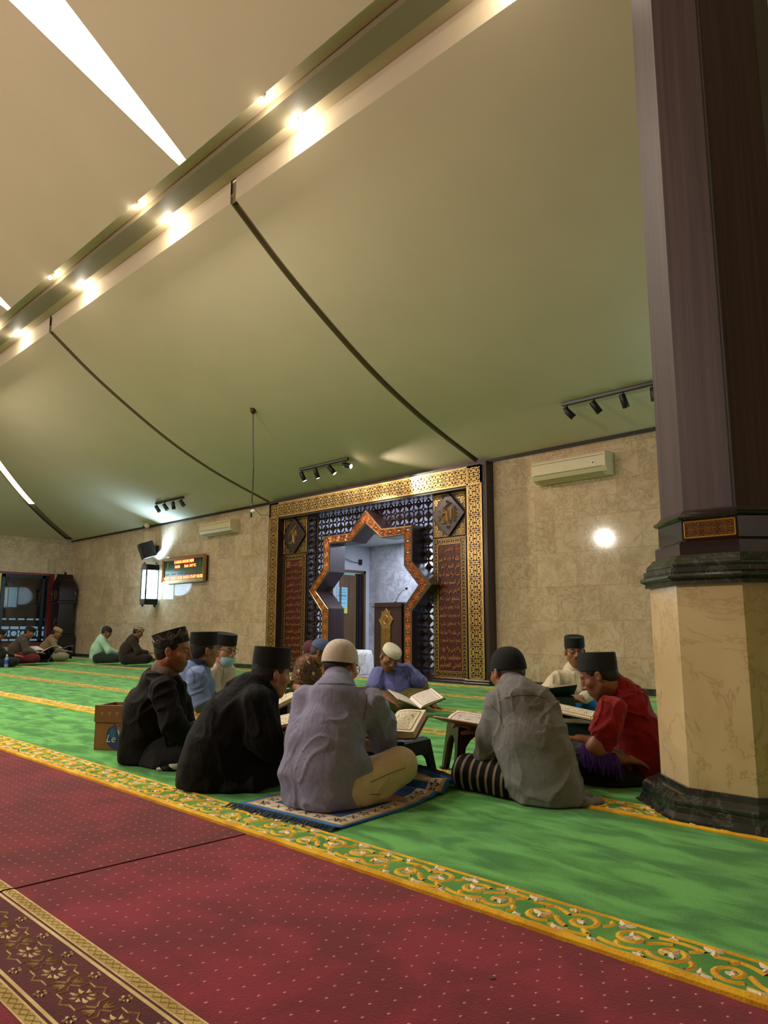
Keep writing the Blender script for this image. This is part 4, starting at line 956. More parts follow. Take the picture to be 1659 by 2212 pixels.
def wob(pts, a, sd):
    rn = random.Random(sd); return [(p[0]+rn.uniform(-a, a), p[1]+rn.uniform(-a, a)) for p in pts]
def border(q, x0, x1, y0, dens=1.0, seed=1):
    """floral border strip y0..y0+.205 of a green carpet, growing out of the pile"""
    P = lambda a, b, o: (a, b, .012+o)
    q.mat(3).box(x0, x1, y0, y0+.205, 0, .0125)
    # piping along the near edge, thin line along the far edge
    n = max(8, int((x1-x0)/.02/ (1 if dens > .9 else 4)))
    rn = random.Random(seed)
    pts = [(x0+(x1-x0)*i/n, y0+.009+rn.uniform(-.0008, .0008), .010) for i in range(n+1)]
    q.mat(1).box(x0, x1, y0-.001, y0+.014, .0, .009)
    q.mat(1).tube(pts, [.0148+rn.uniform(-.0012, .0012) for _ in pts], 7)
    q.ribbon([(x0+(x1-x0)*i/n, y0+.195+rn.uniform(-.0012, .0012)) for i in range(n+1)], .013, P, .005)
    per = .235; k = int((x1-x0)/per); m_ = 16 if dens > .9 else 6; wf = 1.0 if dens > .9 else .62
    for i in range(k):
        cx = x0+(i+.5)*per; cy = y0+.108; s = 1 if i % 2 else -1; sd = seed*1000+i
        def put(pts, wd, mt, h=.004):
            q.mat(mt).ribbon(wob([(cx+p[0], cy+s*p[1]) for p in pts], .0005, sd), [x*wf for x in wd] if isinstance(wd, list) else wd*wf, P, h)
        put(spiral(.045, .010, .050, .014, 150, -1.1, m_), .020, 1)
        put(spiral(-.055, -.012, .044, .014, -40, -1.1, m_), .020, 1)
        put(bez((-.115, .045), (-.05, .07), (.0, .03), m_//2), .019, 1); put(bez((.1, -.05), (.05, -.07), (-.01, -.055), m_//2), .019, 1)
        put(bez((.095, .02), (.12, .045), (.1, .065), 4), .017, 1); put(bez((-.02, .0), (.0, -.03), (.03, -.04), 4), .019, 1)
        put([(-.075, .03), (-.06, .055)], .018, 1); put([(.07, -.025), (.09, -.045)], .02, 1); put([(-.01, .055), (.01, .07)], .016, 1)
        for (fx, fy) in ((.047, .010), (-.055, -.014), (-.005, .065), (.115, -.068), (-.1, -.065), (.02, -.068)):
            rr = random.Random(sd*7+int(fx*999)); a0 = rr.uniform(0, 6); L_ = .027 if rr.random() < .7 else .013
            for t in range(3):
                a = a0+t*2.1; put([(fx, fy), (fx+L_*.5*math.cos(a), fy+L_*.5*math.sin(a)), (fx+L_*math.cos(a), fy+L_*math.sin(a))], [.014, .022, .005], 2, .005)
FAR = [GREEN, pile('far_muted_yellow_pile', rgb(160, 136, 50), rgb(190, 164, 76), 9)[0], pile('far_muted_cream_pile', rgb(190, 176, 130), rgb(206, 192, 146), 9)[0], pile('far_muted_border_pile', rgb(104, 124, 52), rgb(124, 138, 60), 5)[0]]  # far rows: the muting by distance is put into the pile colours
rows = [1.635, 2.835, 3.99, 5.13, 6.30, 7.42]
where = ['nearest green carpet row with floral border, beside the red carpets', 'second green carpet row, under the circle of readers', 'third green carpet row, behind the grey-shirted readers', 'fourth green carpet row, under the man in the blue shirt', 'fifth green carpet row, towards the marble wall', 'last green carpet row, along the foot of the mihrab wall']
for i, y in enumerate(rows):
    y1 = rows[i+1]-.004 if i+1 < len(rows) else YB*K-.06
    q = MB(); q.mat(0)
    x0, x1 = XL*K+.03, XR*K-.02
    if i < 5: q.box(x0, x1, y, y1, -.008, .012)
    else:
        q.box(x0, x1, y, 9.46*K, -.008, .012); q.box(x0, -12.99*K, 9.46*K, y1, -.008, .012); q.box(-6.98*K, x1, 9.46*K, y1, -.008, .012)
    for k_ in range(1):
        pass
    if i < 2: border(q, -8.0 if i == 0 else -14.0, -.3 if i == 0 else -.9, y, 1.0, i+1)
    else: border(q, XL*K+.1, -1.2, y, .5, i+1)
    c_ = q.build('green_carpet', [GREEN, YEL, CRM, DGR] if i < 2 else FAR, None, auto=35); tag(c_, where[i], 'carpet', 'green prayer carpet rows')
# red carpets
def tanborder(q, x0, x1):
    P = lambda a, b, o: (a, b, .008+o)
    for (a, b, m_, s_) in ((.8375, .805, 2, 0), (.7985, .790, 2, 0), (.640, .632, 2, 0), (.625, .592, 2, 0)):
        q.mat(m_).box(x0, x1, b, a, .006, .0095)
    q.mat(1).box(x0, x1, .592, .8375, .005, .0085)
    for yb in (.811, .598):
        q.mat(3).box(x0, x1, yb-.002, yb+.022, .006, .0102)
        n = int((x1-x0)/.03)
        for i in range(n):
            cx = x0+(i+.5)*(x1-x0)/n; w_ = (x1-x0)/n
            q.mat(2)
            for s in (1, -1): q.ribbon([(cx-w_/2, yb+.010-s*.010), (cx+w_/2, yb+.010+s*.010)], .0035, P, .004)
    q.mat(2); per = .142; k = int((x1-x0)/per)
    for i in range(k):
        cx = x1-(i+.35)*per; cy = .716
        st = []
        for a in range(17):
            r = .062 if a % 2 == 0 else .047
            st.append((cx+r*1.02*math.cos(a*math.pi/8), cy+r*.78*math.sin(a*math.pi/8)))
        q.ribbon(st, .0042, P, .003)
        for a in range(8):
            an = a*math.pi/4+.3; c0 = (cx+.012*math.cos(an), cy+.010*math.sin(an)); c1 = (cx+.034*math.cos(an+.25), cy+.026*math.sin(an+.25))
            q.ribbon([c0, ((c0[0]+c1[0])/2+.003, (c0[1]+c1[1])/2), c1], [.004, .012, .003], P, .003)
        for (fy) in (.772, .660):
            fx = cx+per/2
            for a in range(6):
                an = a*math.pi/3; q.ribbon([(fx+.006*math.cos(an), fy+.006*math.sin(an)), (fx+.014*math.cos(an), fy+.013*math.sin(an))], [.005, .009], P, .003)
        fx = cx+per/2
        for dy in (.022, -.022):
            for a in (-.6, 0, .6): q.ribbon([(fx, .716+dy*.4), (fx+.02*math.sin(a)*1.2, .716+dy*.4+dy*math.cos(a))], [.006, .003], P, .003)
for x0, x1, lab in ((-9.0, -2.297, 'darker red dotted carpet, the far left piece beyond the seam'), (-2.285, 1.2, 'red dotted carpet in the foreground with a gold patterned border')):
    q = MB(); q.mat(0).box(x0, x1, .8375, 1.634, -.008, .008)
    q.mat(0).box(x0, x1, -.6, .592, -.008, .008)
    tanborder(q, x0, x1)
    thing(q, 'red_carpet', [RED if x0 > -3 else redpile(rgb(92,12,22), rgb(114,20,32)), DRED, TAN, OLV], lab, 'carpet', 'red dotted carpets')
q = MB(); q.box(XL*K+.03, XR*K-.02, -10, -.62, -.01, .006); thing(q, 'red_carpet', RED, 'red dotted carpet behind the viewer', 'carpet', 'red dotted carpets')

# ---------------------------------------------------------------- blue prayer rug under the man in the lavender-grey shirt
A0 = floor_at(512, 1745); A1 = floor_at(735, 1800); B1 = floor_at(1000, 1712); 
RO = (A0+A1)/2; RO.z = 0
ru = (A1-A0); ru.z = 0; RW = ru.length; ru.normalize(); rv = Vector((-ru.y, ru.x, 0)); RLn = .86; 
def rugP(a, b, o=0.0):
    """a across 0..1, b along 0..1"""
    p = A0+ru*(a*RW)+rv*(b*RLn); 
    sk = -ru*0.10*max(0, b-.45)
    w_ = max(0.0, b-.60)/.4
    z = .0185+w_*(.020*(1+math.sin(b*26+a*3))+.022*(1+math.sin(b*47-a*4+1)))*.8
    p = p+sk; return (p.x-RO.x, p.y-RO.y, z+o)
rug = empty('prayer_rug', (RO.x, RO.y, 0), 'blue and cream flowered prayer rug with dark fringe under the man in lavender-grey', 'prayer rug')
q = MB(); NA, NB = 28, 90
idx = {}
v = [rugP(i/NA, j/NB) for j in range(NB+1) for i in range(NA+1)]+[tuple(Vector(rugP(i/NA, j/NB))-Vector((0, 0, .005))) for j in range(NB+1) for i in range(NA+1)]
def zone(a, b):
    da = min(a, 1-a)*RW; db = min(b, 1-b)*RLn; d = min(da, db)
    return 0 if d < .028 else 1 if d < .034 else 2 if d < .105 else 1 if d < .111 else 3
fs = []; ms = []
off = (NA+1)*(NB+1)
for j in range(NB):
    for i in range(NA):
        a = j*(NA+1)+i; fs.append((a, a+1, a+NA+2, a+NA+1)); ms.append(zone((i+.5)/NA, (j+.5)/NB))
        fs.append((off+a, off+a+NA+1, off+a+NA+2, off+a+1)); ms.append(0)
for i in range(NA): 
    fs.append((i, off+i, off+i+1, i+1)); ms.append(0); t_ = NB*(NA+1)+i; fs.append((t_, t_+1, off+t_+1, off+t_)); ms.append(0)
for j in range(NB):
    a = j*(NA+1); fs.append((a, a+NA+1, off+a+NA+1, off+a)); ms.append(0); a += NA; fs.append((a, off+a, off+a+NA+1, a+NA+1)); ms.append(0)
b0 = len(q.v); q.v.extend(v); q.f.extend(fs); q.m.extend(ms)
# flowers and sprigs in the cream border
Pr = lambda a, b, o: rugP(a, b, .001+o)
def flower(a, b, s, mt, cm):
    for k_ in range(5):
        an = k_*1.2566; q.mat(mt).ribbon([(a+(s*.35*math.cos(an))/RW, b+s*.35*math.sin(an)/RLn), (a+(s*math.cos(an+.35))/RW, b+s*math.sin(an+.35)/RLn), (a+(s*.5*math.cos(an+.8))/RW, b+s*.5*math.sin(an+.8)/RLn)], .0042*2, lambda x, y, o: Pr(x, y, o), 0, .0008)
    q.mat(cm).ribbon([(a-.004/RW, b), (a+.004/RW, b)], .012, lambda x, y, o: Pr(x, y, o), 0, .0012)
rn = random.Random(5)
def walk():
    out = []; d = .069
    per_a = [(a, d/RLn) for a in np.linspace(.16, .84, 6)]+[(1-d/RW, b) for b in np.linspace(.09, .93, 12)]+[(a, 1-d/RLn) for a in np.linspace(.84, .16, 6)]+[(d/RW, b) for b in np.linspace(.93, .09, 12)]
    return per_a
for k_, (a, b) in enumerate(walk()):
    if k_ % 2 == 0: flower(a, b, .027, 4, 1)
    else:
        for s in (-1, 1):
            q.mat(4).ribbon([(a-.02*s/RW, b-.018/RLn), (a, b+.002/RLn), (a+.016*s/RW, b+.02/RLn)], .006, Pr, 0, .0008)
        q.mat(1).ribbon([(a+.012/RW, b-.012/RLn), (a+.018/RW, b+.004/RLn)], .008, Pr, 0, .0008)
for k_ in range(7): flower(.5+rn.uniform(-.12, .12), .2+k_*.1, .03, 2, 1)
for (a, b) in ((.30, .84), (.62, .86), (.45, .78)): flower(a, b, .032, 2, 1)
RB = pile('rug_blue', rgb(18,84,148), rgb(30,108,172), 8)[0]; RG = pile('rug_gold', rgb(176,140,66), rgb(200,164,90), 8)[0]; RC = pile('rug_cream', rgb(206,190,164), rgb(224,208,184), 8)[0]; RF = pile('rug_field', rgb(14,70,132), rgb(22,92,156), 8)[0]; RN = pile('rug_navy', rgb(30,50,80), rgb(44,66,98), 8)[0]
q.build('rug_cloth', [RB, RG, RC, RF, RN], rug, smooth=True)
q = MB(); rn = random.Random(3)
for end in (0, 1):
    for k_ in range(230):
        a = (k_+rn.random())/230; p = Vector(rugP(a, end)); dr_ = (-rv if end == 0 else rv)*(.055+rn.uniform(-.01, .012))+ru*rn.uniform(-.02, .02)
        q.tube([p+Vector((0, 0, -.001)), p+dr_*.5+Vector((0, 0, .006)), p+dr_+Vector((0, 0, -.012+.0))], [.0026, .0024, .0016], 4, cap=False)
for v_i in range(len(q.v)):
    x_, y_, z_ = q.v[v_i]; q.v[v_i] = (x_, y_, max(z_, .0135))
tag(q.build('fringe', simple('fringe_navy', rgb(10,44,66), .8), rug), kind='stuff')
# ---------------------------------------------------------------- people: solid fields turned into smooth surfaces
def _arr(p): return np.array([p[0], p[1], p[2]], dtype=np.float64)
_rs = np.random.RandomState(11); _LAT = _rs.rand(32, 32, 32).astype(np.float32)
def vnoise(x, y, z):
    xi, yi, zi = np.floor(x).astype(int), np.floor(y).astype(int), np.floor(z).astype(int)
    fx, fy, fz = x-xi, y-yi, z-zi
    fx, fy, fz = fx*fx*(3-2*fx), fy*fy*(3-2*fy), fz*fz*(3-2*fz)
    g = lambda a, b, c: _LAT[(xi+a) & 31, (yi+b) & 31, (zi+c) & 31]
    x0 = g(0,0,0)*(1-fx)+g(1,0,0)*fx; x1 = g(0,1,0)*(1-fx)+g(1,1,0)*fx; x2 = g(0,0,1)*(1-fx)+g(1,0,1)*fx; x3 = g(0,1,1)*(1-fx)+g(1,1,1)*fx
    return (x0*(1-fy)+x1*fy)*(1-fz)+(x2*(1-fy)+x3*fy)*fz
def smin(a, b, k):
    h = np.clip(.5+.5*(b-a)/k, 0, 1); return b*(1-h)+a*h-k*h*(1-h)
def smax(a, b, k): return -smin(-a, -b, k)
def f_cap(X, Y, Z, a, b, ra, rb):
    ab = b-a; l2 = float(ab@ab)+1e-9
    t = np.clip(((X-a[0])*ab[0]+(Y-a[1])*ab[1]+(Z-a[2])*ab[2])/l2, 0, 1)
    return np.sqrt((X-a[0]-t*ab[0])**2+(Y-a[1]-t*ab[1])**2+(Z-a[2]-t*ab[2])**2)-(ra+(rb-ra)*t)
def f_ell(X, Y, Z, c, r):
    x, y, z = (X-c[0]), (Y-c[1]), (Z-c[2])
    k0 = np.sqrt((x/r[0])**2+(y/r[1])**2+(z/r[2])**2); k1 = np.sqrt((x/r[0]**2)**2+(y/r[1]**2)**2+(z/r[2]**2)**2)+1e-9
    return k0*(k0-1)/k1
class Vol:
    def __init__(s, lo, hi, h):
        s.h = h; s.lo = np.array(lo, float); s.n = np.ceil((np.array(hi)-s.lo)/h).astype(int)+1
        s.F = np.full(s.n, .3, np.float32)
    def reg(s, lo, hi):
        a = np.clip(np.floor((np.array(lo)-s.lo)/s.h).astype(int), 0, s.n-1); b = np.clip(np.ceil((np.array(hi)-s.lo)/s.h).astype(int)+1, 1, s.n)
        b = np.maximum(b, a+1)
        X = (s.lo[0]+s.h*np.arange(a[0], b[0]))[:, None, None].astype(np.float32); Y = (s.lo[1]+s.h*np.arange(a[1], b[1]))[None, :, None].astype(np.float32); Z = (s.lo[2]+s.h*np.arange(a[2], b[2]))[None, None, :].astype(np.float32)
        return (slice(a[0], b[0]), slice(a[1], b[1]), slice(a[2], b[2])), X, Y, Z
    def cap(s, a, b, ra, rb, k=.03):
        a, b = _arr(a), _arr(b); m = max(ra, rb)+k+.03
        sl, X, Y, Z = s.reg(np.minimum(a, b)-m, np.maximum(a, b)+m); s.F[sl] = smin(s.F[sl], f_cap(X, Y, Z, a, b, ra, rb), k)
    def local(s, c, Rm, rad, fn, k=.02, sub=False):
        """fn works in the frame with origin c and axes = columns of Rm"""
        c = _arr(c); sl, X, Y, Z = s.reg(c-rad, c+rad)
        dx, dy, dz = X-c[0], Y-c[1], Z-c[2]
        q = [dx*Rm[0][i]+dy*Rm[1][i]+dz*Rm[2][i] for i in range(3)]
        d = fn(*q)
        s.F[sl] = smax(s.F[sl], -d, k) if sub else smin(s.F[sl], d, k)
    def floor(s, z, k=.012):
        Z = (s.lo[2]+s.h*np.arange(s.n[2]))[None, None, :].astype(np.float32); s.F = smax(s.F, (z-Z)+0*s.F, k)
    def folds(s, specs):
        m = np.abs(s.F) < .045; idx = np.nonzero(m)
        if not len(idx[0]): return
        p = [s.lo[i]+s.h*idx[i] for i in range(3)]; add = np.zeros(len(idx[0]), np.float32)
        for (d, fr, amp, sd) in specs:
            d = Vector(d).normalized(); u = d.orthogonal().normalized(); v = d.cross(u)
            q = [p[0]*e[0]+p[1]*e[1]+p[2]*e[2] for e in (d, u, v)]
            wx = vnoise(q[0]*5+sd, q[1]*5, q[2]*5+sd); wy = vnoise(q[0]*7-sd, q[1]*6+sd, q[2]*6)
            n = vnoise(q[0]*fr*.20+sd*3.1+wx*1.2, q[1]*fr*.8+wx*2.6+sd, q[2]*fr*.8+wy*2.6-sd)
            msk = np.clip(vnoise(q[0]*6+sd*1.7, q[1]*6, q[2]*6-sd)*2.2-.5, .15, 1)
            add += -amp*msk*(np.exp(-((n-.5)/.085)**2)-.30) - amp*.35*(n-.5)
        s.F[idx] += add
    def mesh(s, name, mat, parent, org, smooth=True, relax=1):
        F = s.F; S = F < 0
        A = S[:-1, :-1, :-1]; cnt = np.zeros(A.shape, np.int8)
        for a in (0, 1):
            for b in (0, 1):
                for c in (0, 1): cnt += S[a:a+A.shape[0], b:b+A.shape[1], c:c+A.shape[2]]
        act = np.nonzero((cnt > 0) & (cnt < 8)); n = len(act[0]); ids = np.full(A.shape, -1, np.int64); ids[act] = np.arange(n)
        cor = [(a, b, c) for a in (0, 1) for b in (0, 1) for c in (0, 1)]
        val = [F[act[0]+a, act[1]+b, act[2]+c] for a, b, c in cor]
        pos = np.zeros((n, 3)); num = np.zeros(n)
        for i in range(8):
            for j in range(i+1, 8):
                df = [cor[j][t]-cor[i][t] for t in range(3)]
                if sum(abs(x) for x in df) != 1: continue
                va, vb = val[i], val[j]; m = (va < 0) != (vb < 0); t = np.where(m, va/np.where(m, va-vb, 1), 0)
                for ax in range(3): pos[:, ax] += np.where(m, cor[i][ax]+t*df[ax], 0)
                num += m
        pos = pos/np.maximum(num, 1)[:, None]; P = s.lo+(np.stack(act, 1)+pos)*s.h
        quads = []
        for ax in range(3):
            b, c = (ax+1) % 3, (ax+2) % 3
            sh = [slice(None)]*3; s0 = list(sh); s1 = list(sh); s0[ax] = slice(0, -1); s1[ax] = slice(1, None)
            X0, X1 = S[tuple(s0)], S[tuple(s1)]; e = np.nonzero(X0 != X1); e = [q.copy() for q in e]
            ok = (e[b] > 0) & (e[c] > 0) & (e[b] < s.n[b]-1) & (e[c] < s.n[c]-1); e = [q[ok] for q in e]
            inn = S[tuple(e)]
            def cell(db, dc):
                q = [x.copy() for x in e]; q[b] = q[b]+db; q[c] = q[c]+dc; return ids[tuple(q)]
            Q = np.stack([cell(-1, -1), cell(0, -1), cell(0, 0), cell(-1, 0)], 1); Q[~inn] = Q[~inn][:, ::-1]; quads.append(Q)
        Q = np.concatenate(quads); Q = Q[(Q >= 0).all(1)]
        for _ in range(relax):
            acc = np.zeros_like(P); w = np.zeros(n)
            for i in range(4):
                j = (i+1) % 4; np.add.at(acc, Q[:, i], P[Q[:, j]]); np.add.at(w, Q[:, i], 1); np.add.at(acc, Q[:, j], P[Q[:, i]]); np.add.at(w, Q[:, j], 1)
            P = P*.5+.5*acc/np.maximum(w, 1)[:, None]
        me = bpy.data.meshes.new(name); me.vertices.add(n); me.vertices.foreach_set('co', (P-np.array(org)).astype(np.float32).ravel())
        me.loops.add(len(Q)*4); me.loops.foreach_set('vertex_index', Q.astype(np.int32).ravel()); me.polygons.add(len(Q)); me.polygons.foreach_set('loop_start', np.arange(0, len(Q)*4, 4, dtype=np.int32))
        me.update(calc_edges=True); me.validate(); me.polygons.foreach_set('use_smooth', [True]*len(me.polygons)); me.materials.append(mat)
        o = bpy.data.objects.new(name, me); C.objects.link(o); o.parent = parent
        return o, P
RT = Vector((math.cos(YAW), -math.sin(YAW), 0)); DP = Vector((math.sin(YAW), math.cos(YAW), 0)); UP = Vector((0, 0, 1))
def frame(fv, roll=0.0):
    f = (RT*fv[0]+DP*fv[1]+UP*fv[2]).normalized(); x = f.cross(UP).normalized(); z = x.cross(f)
    if roll: q = Matrix.Rotation(R_(roll), 3, f); x = q @ x; z = q @ z
    return [[x[i], f[i], z[i]] for i in range(3)]
def head_field(s_=1.0, nose=1.0, chin=1.0, ear=1.0, crown=None):
    def fn(X, Y, Z):
        X, Y, Z = X/s_, Y/s_, Z/s_; AX = np.abs(X)
        d = f_ell(X, Y, Z, (0, -.012, .03), (.073, .093, .080))
        if crown:
            z0, ht, tl = crown; cn, sn = math.cos(R_(tl)), math.sin(R_(tl)); d = smax(d, (Y+.008+sn*ht)*(-sn)+(Z-z0-cn*ht)*cn+.019+0*X, .004)
        d = smin(d, f_ell(X, Y, Z, (0, .030, -.030), (.058, .058, .072)), .03)
        d = smin(d, f_cap(AX, Y, Z, _arr((.050, -.002, -.055)), _arr((.012, .058, -.098)), .016, .014), .03)
        d = smin(d, f_ell(X, Y, Z, (0, .066, -.098*chin), (.020, .018, .015)), .016)
        d = smin(d, f_ell(AX, Y, Z, (.043, .052, -.022), (.024, .024, .020)), .02)
        d = smin(d, f_cap(AX, Y, Z, _arr((.008, .083, .024)), _arr((.040, .072, .024)), .009, .008), .012)
        d = smax(d, -f_ell(AX, Y, Z, (.031, .099, .004), (.019, .018, .013)), .012)
        d = smin(d, f_ell(AX, Y, Z, (.031, .0735, .003), (.0155, .013, .0115)), .004)
        d = smin(d, f_cap(X, Y, Z, _arr((0, .084, .014)), _arr((0, .106*nose, -.026)), .0075, .0115), .010)
        d = smin(d, f_ell(AX, Y, Z, (.0125, .095, -.031), (.0085, .010, .0075)), .007)
        d = smin(d, f_ell(X, Y, Z, (0, .068, -.062), (.034, .026, .026)), .02)
        d = smin(d, f_cap(AX, Y, Z, _arr((0, .0925, -.0565)), _arr((.023, .080, -.060)), .0055, .003), .005)
        d = smin(d, f_cap(AX, Y, Z, _arr((0, .0900, -.0695)), _arr((.020, .080, -.065)), .0065, .003), .005)
        d = smax(d, -f_cap(AX, Y, Z, _arr((0, .099, -.0625)), _arr((.024, .087, -.0625)), .002, .002), .004)
        e = f_ell(AX, Y*.94+Z*.30, Z*.94-Y*.30, (.078, -.012, -.008), (.0095, .0165*ear, .0275*ear)); e = smax(e, -f_ell(AX, Y*.94+Z*.30, Z*.94-Y*.30, (.088, -.007, -.005), (.0075, .0095, .017)), .003)
        d = smin(d, e, .008)
        return d*s_
    return fn
def skin_mat(name, c, lip, dark=.7):
    m, N, L, B = newmat(name); at_ = N.new('ShaderNodeAttribute'); at_.attribute_name = 'Col'; tc = N.new('ShaderNodeTexCoord'); nz = N.new('ShaderNodeTexNoise'); nz.inputs['Scale'].default_value = 24; L.new(tc.outputs['Object'], nz.inputs['Vector'])
    mx = N.new('ShaderNodeMix'); mx.data_type = 'RGBA'; mx.blend_type = 'MULTIPLY'; mx.inputs[0].default_value = 1
    r = ramp(N, L, nz.outputs['Fac'], [(.3, (.88, .86, .84, 1)), (.7, (1.08, 1.05, 1.02, 1))]); L.new(at_.outputs['Color'], mx.inputs[6]); L.new(r.outputs[0], mx.inputs[7]); L.new(mx.outputs[2], B.inputs['Base Color'])
    B.inputs['Roughness'].default_value = .48; B.inputs['Subsurface Weight'].default_value = .08; B.inputs['Subsurface Radius'].default_value = (.01, .004, .002); B.inputs['Specular IOR Level'].default_value = .35
    return m
SKIN = skin_mat('skin', None, None)
HAIR = simple('black_hair', rgb(12, 10, 10), .55, bump=.6, bscale=350); HAIRG = simple('grey_hair', rgb(64, 60, 58), .6, bump=.6, bscale=350)
VELVET = simple('black_velvet', rgb(7, 7, 8), .9, noise=.2, nscale=30, sheen=.05)
def cloth(name, col, noise=.08, ns=30, bump=.35, bs=500, rough=.85, sheen=.1, weave=0.0, wr=.8):
    m = simple(name, col, rough, noise=noise, nscale=ns, bump=bump, bscale=bs, sheen=sheen, spec=.2)
    N = m.node_tree.nodes; L = m.node_tree.links; B = N['Principled BSDF']; tc = N.new('ShaderNodeTexCoord')
    mp = N.new('ShaderNodeMapping'); mp.inputs['Scale'].default_value = (1, 1, .45); mp.inputs['Rotation'].default_value = (.5, .4, .2); L.new(tc.outputs['Object'], mp.inputs[0])
    n4 = N.new('ShaderNodeTexNoise'); n4.inputs['Scale'].default_value = 11; n4.inputs['Detail'].default_value = 2.5; n4.inputs['Distortion'].default_value = 1.6; L.new(mp.outputs[0], n4.inputs['Vector'])
    cr = math_(N, L, 'ABSOLUTE', math_(N, L, 'SUBTRACT', n4.outputs['Fac'], .5)); cr = math_(N, L, 'POWER', cr, .6)
    b4 = N.new('ShaderNodeBump'); b4.inputs['Strength'].default_value = wr*.6; b4.inputs['Distance'].default_value = .012; L.new(cr, b4.inputs['Height'])
    if B.inputs['Normal'].links: L.new(B.inputs['Normal'].links[0].from_socket, b4.inputs['Normal'])
    L.new(b4.outputs['Normal'], B.inputs['Normal'])
    if weave:
        N = m.node_tree.nodes; L = m.node_tree.links; B = N['Principled BSDF']; src = B.inputs['Base Color'].links[0].from_socket
        tc = N.new('ShaderNodeTexCoord'); mp = N.new('ShaderNodeMapping'); mp.inputs['Scale'].default_value = (700, 700, 90); L.new(tc.outputs['Object'], mp.inputs[0])
        nz = N.new('ShaderNodeTexNoise'); nz.inputs['Scale'].default_value = 1; L.new(mp.outputs[0], nz.inputs['Vector']); r = ramp(N, L, nz.outputs['Fac'], [(.35, (1-weave, 1-weave, 1-weave, 1)), (.65, (1+weave, 1+weave, 1+weave, 1))])
        mx = N.new('ShaderNodeMix'); mx.data_type = 'RGBA'; mx.blend_type = 'MULTIPLY'; mx.inputs[0].default_value = 1; L.new(src, mx.inputs[6]); L.new(r.outputs[0], mx.inputs[7]); L.new(mx.outputs[2], B.inputs['Base Color'])
    return m
def stripes(name, d, per, cols, cross=None):
    """woven bands along direction d; cols = [(position, colour)...]; cross = (direction, period, colour, share)"""
    m, N, L, B = newmat(name); tc = N.new('ShaderNodeTexCoord')
    def band(dv, p):
        dt = N.new('ShaderNodeVectorMath'); dt.operation = 'DOT_PRODUCT'; L.new(tc.outputs['Object'], dt.inputs[0]); dt.inputs[1].default_value = Vector(dv).normalized()
        v = math_(N, L, 'DIVIDE', dt.outputs['Value'], p); return math_(N, L, 'SUBTRACT', v, math_(N, L, 'FLOOR', v))
    r = ramp(N, L, band(d, per), cols); r.color_ramp.interpolation = 'CONSTANT'; out = r.outputs[0]
    if cross:
        s = math_(N, L, 'LESS_THAN', band(cross[0], cross[1]), cross[3]); mx = N.new('ShaderNodeMix'); mx.data_type = 'RGBA'; L.new(math_(N, L, 'MULTIPLY', s, .55), mx.inputs[0]); L.new(out, mx.inputs[6]); mx.inputs[7].default_value = cross[2]; out = mx.outputs[2]
    L.new(out, B.inputs['Base Color']); B.inputs['Roughness'].default_value = .85; B.inputs['Specular IOR Level'].default_value = .2; return m
def pts_at(ch): return [(at(u, v, d), r) for (u, v, d, r) in ch]
def bounds(chs, pad):
    P = [p for c in chs for (p, r) in c]; Rr = max(r for c in chs for (p, r) in c)
    return [min(p[i] for p in P)-Rr-pad for i in range(3)], [max(p[i] for p in P)+Rr+pad for i in range(3)]
def garment(name, chains, mat, parent, org, h, k=.05, folds=None, floor=.018, cuts=(), ells=(), relax=1, neck=None):
    chs = [pts_at(c) for c in chains]; lo, hi = bounds(chs, .05); lo[2] = max(lo[2], -.02)
    V = Vol(lo, hi, h)
    for c in chs:
        if len(c) == 1: V.cap(c[0][0], c[0][0]+Vector((0, 0, .001)), c[0][1], c[0][1], k)
        for (a, ra), (b, rb) in zip(c, c[1:]): V.cap(a, b, ra, rb, k)
    for (u, v, d, rx, ry, rz, fv) in ells: V.local(at(u, v, d), frame(fv), max(rx, ry, rz)+k+.03, lambda X, Y, Z, r=(rx, ry, rz): f_ell(X, Y, Z, (0, 0, 0), r), k)
    if folds: V.folds(folds)
    for (u, v, d, nv, off) in cuts:                       # trim by a plane through a point
        p = at(u, v, d); nn = (RT*nv[0]+DP*nv[1]+UP*nv[2]).normalized()
        sl, X, Y, Z = V.reg(V.lo, V.lo+V.n*V.h); V.F = smax(V.F, ((X-p.x)*nn.x+(Y-p.y)*nn.y+(Z-p.z)*nn.z), .006)
    if floor is not None: V.floor(floor)
    return V.mesh(name, mat, parent, org, relax=relax)[0]
def in_head(q, Hc, Rm, s_=1.0):
    q.M = Matrix.Translation(Hc) @ Matrix([[Rm[0][0], Rm[0][1], Rm[0][2]], [Rm[1][0], Rm[1][1], Rm[1][2]], [Rm[2][0], Rm[2][1], Rm[2][2]]]).to_4x4() @ Matrix.Scale(s_, 4)
